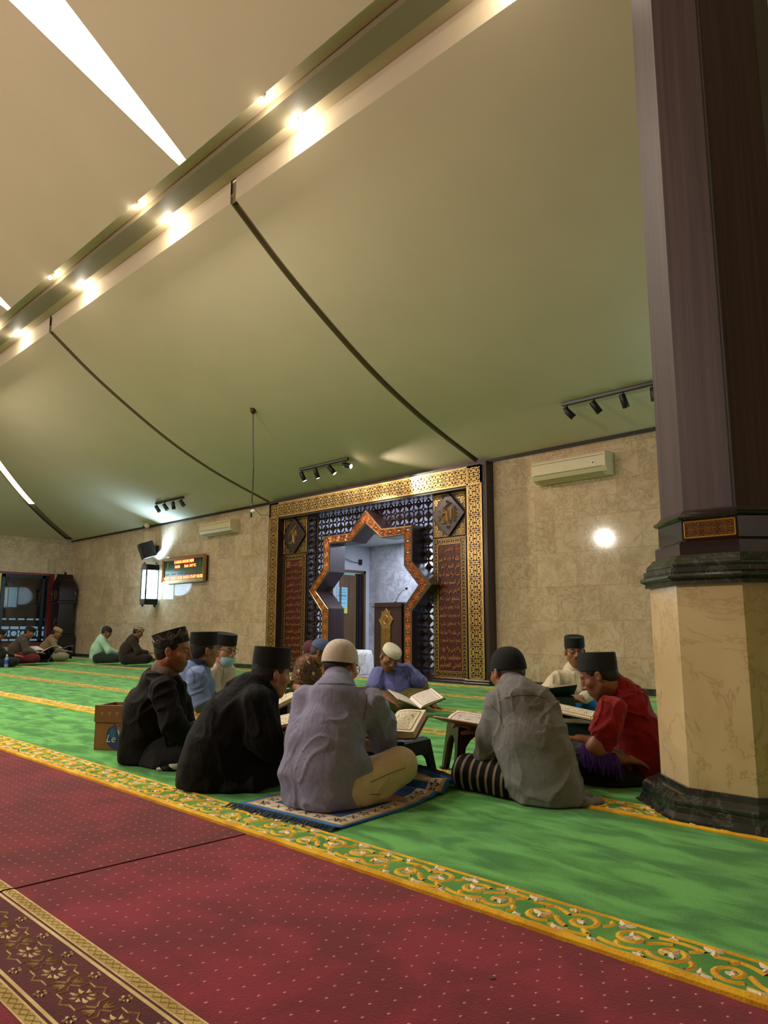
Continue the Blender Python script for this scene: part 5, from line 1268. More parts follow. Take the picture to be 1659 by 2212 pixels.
def hand_prims(V, Wp, f, n, side, curl=.5, s_=1.0, spread=.12):
    """palm, four unequal fingers with two bends each, thumb from the side of the palm. f: finger direction, n: back of the hand, side: +1 thumb towards f x n"""
    f = f.normalized(); n = (n-f*n.dot(f)).normalized(); t = f.cross(n)*side
    V.cap(Wp-f*.01, Wp+f*.03, .024*s_, .028*s_, .015)
    for o in (-.024, -.008, .008, .024): V.cap(Wp+f*.02+t*o*.7, Wp+f*.088*s_+t*o*1.15, .0135*s_, .0115*s_, .010)
    for i, (o, ln) in enumerate(((.032, .070), (.0105, .080), (-.0105, .075), (-.031, .058))):
        p = Wp+f*.090*s_+t*o; d = (f+t*spread*(o/.03)).normalized(); r = .0088*s_
        for sgi, (fr, bend) in enumerate(((.42, .35), (.32, .9), (.26, 1.25))):
            a = curl*bend; dd = (d*math.cos(a)-n*math.sin(a)); e = p+dd*ln*fr*s_; V.cap(p, e, r, r*.92, .003); p = e; r *= .92
    p = Wp+f*.028+t*.026; d = (f*.62+t*.75-n*.2).normalized(); e = p+d*.04*s_; V.cap(p, e, .0125*s_, .0105*s_, .008); V.cap(e, e+(f*.85+t*.35-n*(.2+.3*curl)).normalized()*.034*s_, .0105*s_, .0085*s_, .003)

def person(label, base, head, skin, h=.0055, hs=.95, limbs=(), hands=(), feet=(), neck=None, hair=HAIR, garments=(), hat=None, glasses=None, mask=None, stubble=0.0, mus=0.0, beard=0.0, hairline=1.0, kb=.03):
    """base: (u, v, d) on the floor; head: (u, v, d, facing, roll); limbs and garments are chains of (u, v, d, radius)"""
    bp = at(*base); org = (bp.x, bp.y, 0)
    root = empty('person', org, label, 'person')
    Hc = at(*head[:3]); Rm = frame(head[3], head[4] if len(head) > 4 else 0)
    ax = [Vector((Rm[0][i], Rm[1][i], Rm[2][i])) for i in range(3)]
    chs = [[(p, r if r < .045 else r*.78) for p, r in pts_at(c)] for c in limbs]; nb = at(*neck)
    allc = chs+[[(Hc, .13)], [(nb, .1)]]+[[(at(*hd[0]), .15)] for hd in hands]+[[(at(*ft[0]), .15)] for ft in feet]
    lo, hi = bounds([[(p, min(r, .12)) for p, r in c] for c in allc], .03); lo[2] = max(lo[2], -.02)
    V = Vol(lo, hi, h)
    for c in chs:
        for (a, ra), (b, rb) in zip(c, c[1:]): V.cap(a, b, ra, rb, kb)
    for hd in hands:
        Wp = at(*hd[0]); hand_prims(V, Wp, RT*hd[1][0]+DP*hd[1][1]+UP*hd[1][2], RT*hd[2][0]+DP*hd[2][1]+UP*hd[2][2], hd[3], hd[4] if len(hd) > 4 else .5)
    for ft in feet:                                        # heel, instep, ball and five toes
        A_ = at(*ft[0]); f = (RT*ft[1][0]+DP*ft[1][1]+UP*ft[1][2]).normalized(); u_ = (RT*ft[2][0]+DP*ft[2][1]+UP*ft[2][2]); u_ = (u_-f*u_.dot(f)).normalized(); t = f.cross(u_)
        V.cap(A_, A_-u_*.035-f*.02, .034, .03, .02); V.cap(A_-u_*.02, A_+f*.13-u_*.03, .034, .022, .02); V.cap(A_-u_*.03+f*.1-t*.02, A_+f*.15-u_*.03+t*.02, .024, .02, .02)
        for i, o in enumerate((-.030, -.013, .002, .016, .029)): V.cap(A_+f*.14-u_*.032+t*o, A_+f*(.195-.007*i)-u_*.034+t*o*1.15, .0125 if i == 0 else .0095, .011 if i == 0 else .008, .004)
    ntop = Hc+ax[2]*(-.055)+ax[1]*(-.015); V.cap(ntop, nb-UP*.01, .053*hs, .050, .02); V.cap(ntop+ax[1]*.03-ax[2]*.02, nb+ax[1]*.02-UP*.04, .033, .036, .02)
    V.local(Hc, Rm, .165*hs, head_field(hs, crown=(hat[3], hat[1], hat[2]) if hat and hat[0] in ('songkok', 'low') else None), .012)
    V.floor(.016)
    body, P = V.mesh('body', SKIN, root, org, relax=0 if h < .006 else 1)
    # local colour: lips, brows, lashes, beard shadow
    q = P-np.array(_arr(Hc)); L3 = np.stack([q@np.array([Rm[0][i], Rm[1][i], Rm[2][i]]) for i in range(3)], 1)/hs
    col = np.tile(np.array(skin[:3], np.float32), (len(P), 1)); axx = np.abs(L3[:, 0])
    def mixc(w, c): 
        w = np.clip(w, 0, 1)[:, None]; col[:] = col*(1-w)+np.array(c[:3])*w
    ss = lambda d, e: np.clip(.5-d/e, 0, 1)
    inf = (L3[:, 1] > .02) & (np.abs(L3[:, 2]) < .13)
    mixc(ss(np.hypot(axx/.026, (L3[:, 2]+.063)/.0105)-1, .5)*(L3[:, 1] > .07)*.55, (skin[0]*.62, skin[1]*.38, skin[2]*.38))
    mixc(ss(np.abs(L3[:, 2]+.0625)-.0012, .004)*(axx < .022)*(L3[:, 1] > .07)*.6, (skin[0]*.25, skin[1]*.2, skin[2]*.2))
    mixc(ss(np.hypot((axx-.030)/.019, (L3[:, 2]-.0255-.10*(axx-.03))/.0045)-1, .6)*inf*.85, (.015, .010, .008))
    mixc(ss(np.hypot((axx-.031)/.0145, (L3[:, 2]+.0015)/.0026)-1, .9)*inf*.9, (.015, .010, .008))
    mixc(ss(np.hypot((axx-.011)/.0045, (L3[:, 2]+.038)/.003)-1, .8)*inf*.7, (skin[0]*.2, skin[1]*.15, skin[2]*.15))
    if stubble or beard: mixc(ss(L3[:, 2]+.045, .02)*(L3[:, 1] > -.01)*(L3[:, 2] > -.125)*max(stubble, beard), (.02, .016, .014))
    if mus: mixc(ss(np.hypot(axx/.028, (L3[:, 2]+.050)/.006)-1, .5)*inf*mus, (.02, .014, .012))
    ca = body.data.color_attributes.new('Col', 'FLOAT_COLOR', 'POINT'); buf = np.ones((len(P), 4), np.float32); buf[:, :3] = col
    if len(body.data.vertices) == len(P): ca.data.foreach_set('color', buf.ravel())
    # hair: a close shell behind the hairline
    if hair is not None:
        hh = max(h*.8, .0045); V = Vol([Hc[i]-.14 for i in range(3)], [Hc[i]+.14 for i in range(3)], hh)
        def hf(X, Y, Z):
            X, Y, Z = X/hs, Y/hs, Z/hs; AX = np.abs(X)
            d = smin(f_ell(X, Y, Z, (0, -.013, .028), (.0762, .0955, .082)), f_ell(X, Y, Z, (0, -.038, -.026), (.058, .054, .052)), .03)
            if hat: d = smax(d, (Z-.050)+.25*(Y+.01)+0*X, .006)
            cut = .74*(Y-.040*hairline)-.67*(Z-.030); side_ = smin(cut, f_cap(AX, Y, Z, _arr((.076, .030, .03)), _arr((.074, .022, -.012)), .013, .009), .01)
            d = smax(d, side_, .004); d = smax(d, -.072-Z+0*d, .006)
            d = smax(d, -(f_ell(AX, Y*.94+Z*.30, Z*.94-Y*.30, (.080, -.010, -.010), (.016, .022, .034))), .005)
            return d*hs
        V.local(Hc, Rm, .138, hf, .001); n_ = np.abs(V.F) < .02; ix = np.nonzero(n_); V.F[ix] += .0035*(vnoise(ix[0]*.55, ix[1]*.55, ix[2]*.55)-.5)
        V.mesh('hair', hair, root, org)
    Ob = Vector(org)
    if hat:
        kind = hat[0]; q = MB(); T_ = Matrix.Translation((0, -.010, .0))
        in_head(q, Hc-Ob, Rm, hs); base_M = q.M
        if kind == 'songkok':                      # (kind, height, tilt, mat)
            _, ht, tilt, z0, mt = hat[:5]; q.M = base_M @ Matrix.Translation((0, -.008, z0)) @ Matrix.Rotation(R_(tilt), 4, 'X')
            prof = [(.0785, -.002), (.0805, 0), (.0800, ht*.5), (.0775, ht-.006), (.0765, ht), (.0735, ht+.001), (.060, ht-.010), (.03, ht-.013), (.001, ht-.014)]
            q.lathe(prof, 40, sx=1.0, sy=1.24, cap=False); q.lathe([(.0765, .012), (.0785, -.002)], 40, sy=1.24, cap=False); ob = q.build('cap', mt, root, auto=40)
            if len(hat) > 5:                       # silver embroidered lozenges
                e = MB(); e.M = q.M
                for ang in range(0, 360, 40):
                    ang = ang+8; a0 = R_(ang)
                    def Pc(a, b, o, a0=a0):
                        t = a0+a/.085; r = .0800+o; return (r*math.cos(t), 1.24*r*math.sin(t), ht*.5+b)
                    rr = ht*.40
                    for sc_ in (1, .72): e.ribbon([(rr*.95*sc_*math.cos(k_*math.pi/2), rr*sc_*math.sin(k_*math.pi/2)) for k_ in range(5)], .0022, Pc, .0012)
                    for k_ in range(8): e.ribbon([(rr*.12*math.cos(k_*math.pi/4), rr*.12*math.sin(k_*math.pi/4)), (rr*.45*math.cos(k_*math.pi/4+.3), rr*.5*math.sin(k_*math.pi/4+.3))], .0024, Pc, .0012)
                e.build('silver_embroidery', simple('silver_thread', rgb(150, 142, 128), .45, metal=.4), ob)
        elif kind == 'kufi':                       # knitted dome
            _, z0, tilt, mt, hgt = hat; q.M = base_M @ Matrix.Translation((0, -.012, z0)) @ Matrix.Rotation(R_(tilt), 4, 'X')
            prof = [(.0825*max(.0, math.cos(t))**.82+.0003, hgt*math.sin(t)**.92) for t in [i*math.pi/2/18 for i in range(19)]]
            q.lathe([(.0780, -.004), (.0830, -.004)]+prof, 44, sy=1.22, cap=False); q.build('knitted_cap', mt, root, smooth=True)
        elif kind == 'low':                        # low round cap with a rolled rim
            _, ht, tilt, z0, mt = hat; q.M = base_M @ Matrix.Translation((0, -.012, z0)) @ Matrix.Rotation(R_(tilt), 4, 'X')
            prof = [(.078, -.002), (.084, .0), (.085, ht*.45), (.083, ht*.62), (.079, ht*.66), (.078, ht*.85), (.070, ht), (.04, ht+.006), (.001, ht+.008)]
            q.lathe(prof, 40, sy=1.2, cap=False); q.build('round_cap', mt, root, auto=60)
    if glasses:
        q = MB(); in_head(q, Hc-Ob, Rm, hs)
        for s_ in (-1, 1):
            pts = [(s_*(.033+.0215*math.copysign(abs(math.cos(t))**.7, math.cos(t))), .0955-.004*abs(math.cos(t)), .004+.0155*math.copysign(abs(math.sin(t))**.7, math.sin(t))) for t in [i*2*math.pi/16 for i in range(17)]]
            q.tube(pts, .0018, 5); q.tube([(s_*.054, .092, .010), (s_*.072, .060, .010), (s_*.080, -.01, .006), (s_*.080, -.03, -.006)], .0018, 5)
        q.tube([(-.012, .098, .008), (0, .1, .011), (.012, .098, .008)], .0018, 5); q.build('glasses', simple('glasses_frame', rgb(24, 16, 14), .25) if glasses is True else glasses, root)
    if mask:
        V = Vol([Hc[i]-.13 for i in range(3)], [Hc[i]+.13 for i in range(3)], .004)
        V.local(Hc, Rm, .12, lambda X, Y, Z: smax(smax(f_ell(X/hs, Y/hs, Z/hs, (0, .052, -.072), (.062, .058, .052)), (Z/hs+.042)+0*X+0*Y, .004), -(Y/hs-.040)+0*X+0*Z, .004), .001); V.mesh('face_mask', mask, root, org)
        q = MB(); in_head(q, Hc-Ob, Rm, hs)
        for s_ in (-1, 1): q.tube([(s_*.055, .062, -.045), (s_*.074, .02, -.015), (s_*.082, -.015, .015)], .0012, 4); q.tube([(s_*.05, .055, -.095), (s_*.07, .01, -.05), (s_*.082, -.02, -.03)], .0012, 4)
        q.build('ear_loop', simple('mask_loop', rgb(225, 225, 220), .6), root)
    for g in garments: garment(g[0], g[1], g[2], root, org, h*1.1 if len(g) < 4 else g[3].pop('h', h*1.1), **(g[3] if len(g) > 3 else {}))
    return root
BROWN = [c for c in rgb(160, 112, 82)[:3]]; TANS = [c for c in rgb(172, 124, 94)[:3]]; DBR = [c for c in rgb(138, 92, 66)[:3]]; LTB = [c for c in rgb(186, 140, 110)[:3]]
def fd(*a): return [(RT*d[0]+DP*d[1]+UP*d[2], fr, am, sd) for d, fr, am, sd in a]

from mathutils.bvhtree import BVHTree
def seam(root, part, pxs, mat, r=.0016, name='seam', lift=.0006, n=5):
    """a sewn line laid on the garment surface"""
    ob = [c for c in root.children if c.name.split('.')[0] == part][0]; me = ob.data
    bv = BVHTree.FromPolygons([v.co+root.location for v in me.vertices], [tuple(p.vertices) for p in me.polygons]); pts = []
    for (a, b) in zip(pxs, pxs[1:]):
        for i in range(n):
            t = i/n; u, v = a[0]+(b[0]-a[0])*t, a[1]+(b[1]-a[1])*t; o = Vector((0, 0, CAMH)); d = (at(u, v, 1)-o).normalized(); h_ = bv.ray_cast(o, d)
            if h_[0] is not None: pts.append(h_[0]+h_[1]*lift-root.location)
    if len(pts) > 1: q = MB(); q.tube(pts, r, 5); q.build(name, mat, ob, smooth=True)
# ================================================================ the readers
# man in lavender-grey shirt on the blue rug, back to the camera
GREYL = cloth('lavender_grey_linen', rgb(136, 136, 164), .08, 60, .5, 700, weave=.16)
KHAKI = cloth('khaki_cotton', rgb(206, 188, 154), .06, 20, .3, 400)
KNITW = simple('oatmeal_knit', rgb(214, 200, 186), .9, noise=.1, nscale=90, bump=1.0, bscale=260)
P3 = person('man in lavender-grey shirt and oatmeal knitted cap, seated on the blue rug', (715, 1740, 3.02), (736, 1436, 3.30, (.42, .85, -.42), 0), LTB, h=.005, hs=.96,
  neck=(728, 1474, 3.20), hat=('kufi', .006, 16, KNITW, .110), glasses=True, hairline=.2, hair=HAIR,
  limbs=[[(728, 1474, 3.2, .07), (715, 1580, 3.08, .11), (715, 1705, 3.04, .12)], [(660, 1518, 3.2, .05), (640, 1618, 3.32, .042), (700, 1600, 3.42, .03)], [(805, 1518, 3.16, .05), (832, 1606, 3.28, .042), (782, 1608, 3.42, .03)],
         [(750, 1705, 3.02, .07), (868, 1652, 3.10, .05), (800, 1722, 3.06, .036)], [(685, 1705, 3.1, .07), (665, 1682, 3.34, .05), (740, 1722, 3.26, .036)]],
  hands=[((782, 1608, 3.42), (-.8, .5, .1), (0, .2, 1), 1, .5), ((700, 1600, 3.42), (.8, .5, .1), (0, .2, 1), -1, .5)],
  feet=[((806, 1728, 3.06), (.86, .22, .04), (-.1, -.2, .6))],
  garments=[('trousers', [[(700, 1715, 3.03, .10), (765, 1702, 3.02, .092), (860, 1653, 3.11, .074)], [(864, 1656, 3.11, .069), (818, 1700, 3.07, .05), (775, 1726, 3.03, .048)], [(700, 1715, 3.1, .1), (668, 1686, 3.32, .065), (735, 1720, 3.24, .05)]], KHAKI, dict(k=.035, folds=fd(((1, .3, .5), 26, .006, 3), ((.5, .5, -1), 18, .005, 5)), floor=.02)),
            ('shirt', [[(727, 1482, 3.19, .072), (722, 1512, 3.15, .105), (712, 1590, 3.07, .13), (706, 1660, 3.03, .142), (706, 1712, 3.0, .14)],
                       [(664, 1520, 3.19, .068), (662, 1600, 3.1, .088), (655, 1665, 3.06, .092), (660, 1720, 3.03, .09)], [(780, 1520, 3.15, .058), (748, 1600, 3.08, .060), (748, 1665, 3.04, .086), (742, 1722, 3.0, .088)],
                       [(664, 1518, 3.2, .066), (645, 1600, 3.32, .062), (672, 1612, 3.40, .05)], [(800, 1520, 3.15, .066), (822, 1566, 3.2, .064), (830, 1606, 3.27, .058)],
                       [(772, 1650, 3.0, .05), (800, 1672, 3.02, .022), (812, 1682, 3.06, .012)], [(745, 1735, 2.96, .05), (772, 1748, 2.98, .035)], [(640, 1738, 3.0, .05), (700, 1748, 2.95, .05)]], GREYL,
             dict(k=.030, folds=fd(((-.3, 0, 1), 15, .011, 1), ((1, .2, .55), 20, .011, 2)), floor=.02)),
            ('collar', [[(728, 1474, 3.2, .066), (728, 1468, 3.22, .063)]], GREYL, dict(k=.01, floor=None))])
# man in the grey shirt with the striped sarong
GREY = cloth('grey_chambray', rgb(126, 124, 124), .08, 50, .5, 700, weave=.12)
kd = at(1010, 1668, 3.42)-at(1150, 1690, 3.2)
STR = stripes('striped_sarong', kd, .043, [(0, rgb(22, 18, 20)), (.52, rgb(150, 134, 126)), (.82, rgb(26, 22, 24))])
P4 = person('man in long grey shirt, black skullcap and striped sarong, back turned', (1180, 1730, 3.12), (1096, 1450, 3.42, (-.42, .84, -.34), 0), BROWN, h=.005, hs=.95,
  neck=(1110, 1486, 3.32), hat=('kufi', .008, 14, simple('black_knit', rgb(10, 10, 11), .9, bump=1.0, bscale=260), .110), glasses=simple('wire_glasses', rgb(60, 60, 62), .25, metal=.6), hairline=.25, hair=HAIRG,
  limbs=[[(1110, 1490, 3.3, .07), (1150, 1600, 3.2, .11), (1172, 1700, 3.14, .12)], [(1078, 1525, 3.32, .05), (1052, 1630, 3.34, .042), (1040, 1580, 3.56, .028)], [(1180, 1530, 3.25, .05), (1200, 1610, 3.42, .04), (1120, 1610, 3.6, .03)],
         [(1130, 1695, 3.2, .08), (1012, 1668, 3.37, .055), (1080, 1712, 3.3, .04)], [(1190, 1695, 3.2, .08), (1190, 1682, 3.36, .055), (1120, 1712, 3.4, .04)]],
  hands=[((1046, 1578, 3.56), (-.55, .3, .2), (0, -.3, 1), -1, .6), ((1120, 1610, 3.6), (-.8, .4, 0), (0, 0, 1), 1, .6)],
  garments=[('sarong', [[(1190, 1700, 3.14, .12), (1120, 1692, 3.22, .105), (1015, 1668, 3.37, .081)], [(1015, 1675, 3.37, .075), (1060, 1712, 3.32, .06), (1140, 1722, 3.25, .06)], [(1190, 1700, 3.2, .1), (1188, 1686, 3.34, .07), (1130, 1715, 3.4, .05)], [(1085, 1728, 3.2, .04), (1140, 1735, 3.15, .05)]], STR, dict(k=.04, folds=fd(((-1, .3, .1), 14, .004, 4)), floor=.016)),
            ('shirt', [[(1112, 1494, 3.31, .07), (1120, 1515, 3.28, .105), (1148, 1600, 3.2, .135), (1172, 1680, 3.14, .145), (1185, 1715, 3.1, .135)],
                       [(1080, 1522, 3.31, .066), (1112, 1610, 3.24, .085), (1135, 1690, 3.16, .085), (1150, 1725, 3.1, .07)], [(1165, 1522, 3.26, .078), (1192, 1620, 3.16, .085), (1208, 1700, 3.1, .082), (1212, 1728, 3.06, .07)],
                       [(1078, 1524, 3.32, .066), (1058, 1590, 3.33, .062), (1050, 1636, 3.34, .056), (1060, 1640, 3.42, .05), (1066, 1600, 3.5, .035)], [(1175, 1525, 3.26, .066), (1196, 1605, 3.4, .055)],
                       [(1140, 1742, 3.05, .03), (1200, 1750, 3.0, .028), (1262, 1741, 3.02, .036), (1296, 1733, 3.07, .026)], [(1225, 1735, 3.06, .04), (1268, 1722, 3.14, .03)]], GREY,
             dict(k=.032, folds=fd(((-.5, 0, 1), 14, .011, 11), ((1, .1, .8), 18, .011, 12)), floor=.015)),
            ('collar', [[(1110, 1486, 3.32, .064), (1106, 1479, 3.34, .062)]], GREY, dict(k=.01, floor=None))])
# man in the red shirt
REDS = cloth('red_cotton', rgb(136, 22, 24), .06, 20, .3, 500)
P5 = person('man in a red short-sleeved shirt and black cap reading beside the pillar', (1365, 1700, 3.52), (1293, 1457, 3.60, (-.82, .42, -.52), 0), DBR, h=.005, hs=.96,
  neck=(1330, 1484, 3.60), hat=('songkok', .090, 27, .020, simple('black_ribbed_cap', rgb(9, 9, 10), .75, bump=.5, bscale=120)), hairline=1.0,
  limbs=[[(1335, 1490, 3.6, .07), (1372, 1590, 3.6, .11), (1378, 1680, 3.58, .12)], [(1318, 1535, 3.44, .045), (1286, 1618, 3.40, .040), (1336, 1640, 3.42, .027)], [(1350, 1530, 3.72, .045), (1320, 1610, 3.8, .04), (1260, 1600, 3.85, .028)],
         [(1365, 1680, 3.5, .08), (1262, 1655, 3.45, .055), (1330, 1690, 3.42, .04)], [(1365, 1680, 3.6, .08), (1240, 1640, 3.8, .055), (1300, 1680, 3.6, .04)]],
  hands=[((1334, 1639, 3.42), (.85, .2, -.1), (0, -.2, 1), -1, .5), ((1262, 1600, 3.85), (-.8, .2, .1), (0, 0, 1), 1, .5)],
  garments=[('trousers', [[(1372, 1680, 3.56, .11), (1320, 1665, 3.5, .095), (1255, 1648, 3.48, .078)], [(1262, 1660, 3.46, .07), (1320, 1690, 3.42, .055), (1370, 1698, 3.42, .05)], [(1360, 1680, 3.6, .1), (1238, 1638, 3.78, .075), (1290, 1672, 3.6, .06)]], cloth('black_trousers', rgb(26, 23, 26), .1, 20), dict(k=.04, folds=fd(((-1, .3, .3), 20, .005, 7)), floor=.018)),
            ('shirt', [[(1338, 1494, 3.60, .072), (1352, 1520, 3.6, .105), (1374, 1590, 3.6, .125), (1378, 1650, 3.58, .128), (1382, 1690, 3.55, .105)],
                       [(1322, 1532, 3.46, .066), (1308, 1575, 3.43, .066), (1300, 1604, 3.42, .058)], [(1362, 1530, 3.72, .06), (1340, 1580, 3.78, .06)], [(1384, 1690, 3.5, .06), (1376, 1706, 3.46, .03)], [(1345, 1655, 3.46, .05), (1352, 1672, 3.44, .03)]], REDS,
             dict(k=.03, folds=fd(((1, 0, .45), 17, .012, 21), ((-.3, 0, 1), 15, .008, 22)), floor=.018)),
            ('collar', [[(1330, 1484, 3.6, .066), (1322, 1476, 3.61, .063)]], REDS, dict(k=.01, floor=None))])
# man in black jacket with embroidered cap
BLK = cloth('black_jacket', rgb(15, 12, 13), .12, 25, .3, 400, sheen=.05)
BLK2 = cloth('black_coat', rgb(9, 9, 9), .12, 25, .3, 400, sheen=.03)
p1 = person('man in black jacket and cap with silver lozenges, seated in profile at left', (318, 1650, 4.0), (373, 1404, 4.0, (.95, .10, -.16), 0), BROWN, h=.005, hs=.98, stubble=.35,
  neck=(360, 1447, 4.02), hat=('songkok', .084, 26, .024, VELVET, 1), hairline=.95,
  limbs=[[(356, 1452, 4.02, .07), (325, 1540, 4.0, .11), (318, 1632, 4.0, .12)], [(352, 1490, 3.87, .044), (377, 1564, 3.84, .036), (416, 1583, 3.92, .026)], [(375, 1490, 4.18, .05), (400, 1565, 4.25, .042), (430, 1575, 4.15, .03)],
         [(325, 1630, 3.95, .08), (405, 1628, 3.85, .055), (350, 1650, 3.86, .04)], [(325, 1630, 4.05, .08), (430, 1615, 4.25, .055), (380, 1640, 4.1, .04)]],
  hands=[((418, 1584, 3.92), (.8, .5, -.1), (0, 0, 1), -1, .5), ((430, 1575, 4.15), (.8, 0, 0), (0, 0, 1), 1, .5)],
  garments=[('sarong', [[(318, 1636, 4.0, .12), (360, 1630, 3.92, .10), (408, 1622, 3.86, .085)], [(405, 1632, 3.84, .075), (350, 1650, 3.84, .058), (320, 1652, 3.88, .05)], [(330, 1635, 4.1, .1), (430, 1615, 4.25, .08)], [(400, 1654, 3.80, .03), (345, 1656, 3.80, .03)]],
             stripes('black_white_sarong', RT*1.0+UP*.6, .11, [(0, rgb(16, 14, 16)), (.80, rgb(196, 192, 184)), (.94, rgb(20, 18, 20))]) if False else cloth('black_sarong', rgb(15, 13, 15), .1, 20), dict(k=.04, folds=fd(((1, .2, .35), 18, .006, 31)), floor=.016)),
            ('jacket', [[(356, 1458, 4.02, .066), (346, 1480, 4.02, .105), (326, 1530, 4.0, .138), (314, 1590, 4.0, .131), (314, 1632, 4.0, .132)],
                        [(368, 1486, 4.03, .085), (356, 1560, 4.02, .115), (345, 1620, 4.0, .11)], [(352, 1488, 3.87, .070), (372, 1560, 3.81, .064), (388, 1578, 3.83, .056), (412, 1582, 3.9, .045)], [(375, 1488, 4.17, .07), (398, 1558, 4.22, .06)],
                        [(290, 1632, 3.95, .085), (320, 1648, 3.88, .05)], [(378, 1595, 3.86, .06), (402, 1604, 3.88, .04)]], BLK, dict(k=.035, folds=fd(((1, 0, .5), 17, .012, 33), ((-.4, 0, 1), 15, .009, 34)), floor=.018)),
            ('collar', [[(354, 1446, 4.02, .068), (362, 1449, 4.0, .064)]], cloth('taupe_collar', rgb(120, 104, 88), .05), dict(k=.01, floor=None)),
            ('striped_hem', [[(342, 1663, 3.74, .013), (370, 1660, 3.74, .018), (394, 1656, 3.76, .020)]], stripes('hem_stripes', RT*1.0+UP*1.4, .075, [(0, rgb(196, 196, 184)), (.5, rgb(16, 14, 16)), (.62, rgb(60, 60, 58)), (.7, rgb(16, 14, 16))]), dict(k=.02, floor=.014))])
# man in long black coat
P2 = person('man in long black coat and tall black cap, leaning over his book', (490, 1705, 3.4), (586, 1455, 3.52, (.80, .58, -.18), 0), BROWN, h=.005, hs=.96, stubble=.2,
  neck=(556, 1480, 3.50), hat=('songkok', .100, 6, .030, VELVET), hairline=.9,
  limbs=[[(550, 1485, 3.48, .07), (500, 1580, 3.42, .11), (475, 1665, 3.4, .12)], [(560, 1520, 3.34, .05), (580, 1605, 3.3, .042), (612, 1625, 3.45, .028)], [(565, 1520, 3.64, .05), (590, 1590, 3.7, .042), (618, 1600, 3.62, .03)],
         [(480, 1670, 3.35, .08), (585, 1668, 3.42, .05), (520, 1692, 3.3, .04)], [(480, 1670, 3.5, .08), (600, 1650, 3.7, .055), (540, 1680, 3.55, .04)]],
  hands=[((612, 1622, 3.47), (.7, .6, .1), (0, 0, 1), -1, .5), ((618, 1600, 3.62), (.8, 0, 0), (0, 0, 1), 1, .5)],
  garments=[('trousers', [[(480, 1672, 3.4, .12), (540, 1668, 3.38, .1), (588, 1664, 3.44, .072)], [(588, 1672, 3.42, .064), (530, 1692, 3.32, .055)], [(500, 1672, 3.5, .1), (600, 1650, 3.68, .075)]], cloth('dark_trousers', rgb(16, 16, 16), .1), dict(k=.04, folds=fd(((1, .2, .3), 18, .004, 41)), floor=.018)),
            ('coat', [[(552, 1484, 3.49, .07), (538, 1505, 3.48, .105), (508, 1555, 3.45, .148), (478, 1615, 3.41, .158), (458, 1668, 3.38, .150), (450, 1700, 3.35, .10)],
                      [(562, 1512, 3.5, .09), (545, 1590, 3.46, .12), (525, 1650, 3.4, .12)], [(556, 1516, 3.35, .074), (572, 1590, 3.31, .068), (588, 1612, 3.34, .06), (612, 1626, 3.44, .048)], [(566, 1516, 3.62, .07), (588, 1588, 3.68, .06)],
                      [(415, 1695, 3.35, .06), (450, 1708, 3.3, .06), (500, 1712, 3.28, .05), (545, 1700, 3.28, .05)], [(560, 1560, 3.48, .09), (575, 1620, 3.45, .07)]], BLK2, dict(k=.045, folds=fd(((-.45, 0, 1), 12, .012, 43), ((-.2, 0, 1), 20, .008, 44)), floor=.015)),
            ('collar', [[(554, 1480, 3.5, .066), (560, 1476, 3.5, .062)]], BLK2, dict(k=.01, floor=None))])
# man in light blue shirt behind
LBL = cloth('light_blue_cotton', rgb(120, 140, 184), .05, 20, .3, 400)
P1b = person('man in light blue shirt and black cap, half hidden behind the black jacket', (412, 1600, 4.72), (441, 1404, 4.75, (.76, .60, -.12), 0), BROWN, h=.0055, hs=.95,
  neck=(428, 1428, 4.74), hat=('songkok', .088, 8, .034, VELVET), glasses=simple('silver_glasses', rgb(130, 140, 155), .25, metal=.7), hairline=.9,
  limbs=[[(426, 1434, 4.74, .07), (414, 1500, 4.72, .11), (412, 1570, 4.72, .12)], [(425, 1462, 4.6, .048), (434, 1522, 4.56, .04), (458, 1530, 4.7, .028)], [(430, 1460, 4.9, .048), (450, 1520, 4.95, .04)], [(412, 1572, 4.7, .08), (436, 1562, 4.5, .055)], [(412, 1572, 4.75, .08), (470, 1560, 4.9, .055)]],
  hands=[((458, 1530, 4.7), (.8, .5, 0), (0, 0, 1), -1, .5)],
  garments=[('plaid_sarong', [[(405, 1575, 4.7, .11), (425, 1565, 4.58, .085), (438, 1562, 4.52, .07)], [(420, 1575, 4.75, .11), (470, 1562, 4.9, .08)]], stripes('orange_plaid', RT, .05, [(0, rgb(206, 138, 40)), (.4, rgb(226, 190, 120)), (.55, rgb(200, 130, 40)), (.8, rgb(120, 110, 60))], (UP+RT*.5, .05, rgb(238, 214, 150), .4)), dict(k=.04, folds=fd(((1, 0, .5), 20, .004, 51)), floor=.018)),
            ('shirt', [[(426, 1440, 4.74, .07), (420, 1456, 4.74, .105), (412, 1500, 4.72, .132), (410, 1556, 4.7, .135)], [(426, 1460, 4.6, .066), (434, 1515, 4.56, .062), (452, 1526, 4.66, .048)], [(430, 1458, 4.88, .066), (448, 1515, 4.92, .055)], [(436, 1480, 4.72, .08), (432, 1530, 4.7, .09)]], LBL, dict(k=.035, folds=fd(((.4, 0, 1), 15, .010, 53), ((1, 0, .3), 16, .008, 54)), floor=.02)),
            ('collar', [[(427, 1429, 4.74, .064), (432, 1430, 4.73, .060)]], cloth('navy_collar', rgb(52, 60, 92), .05), dict(k=.01, floor=None))])
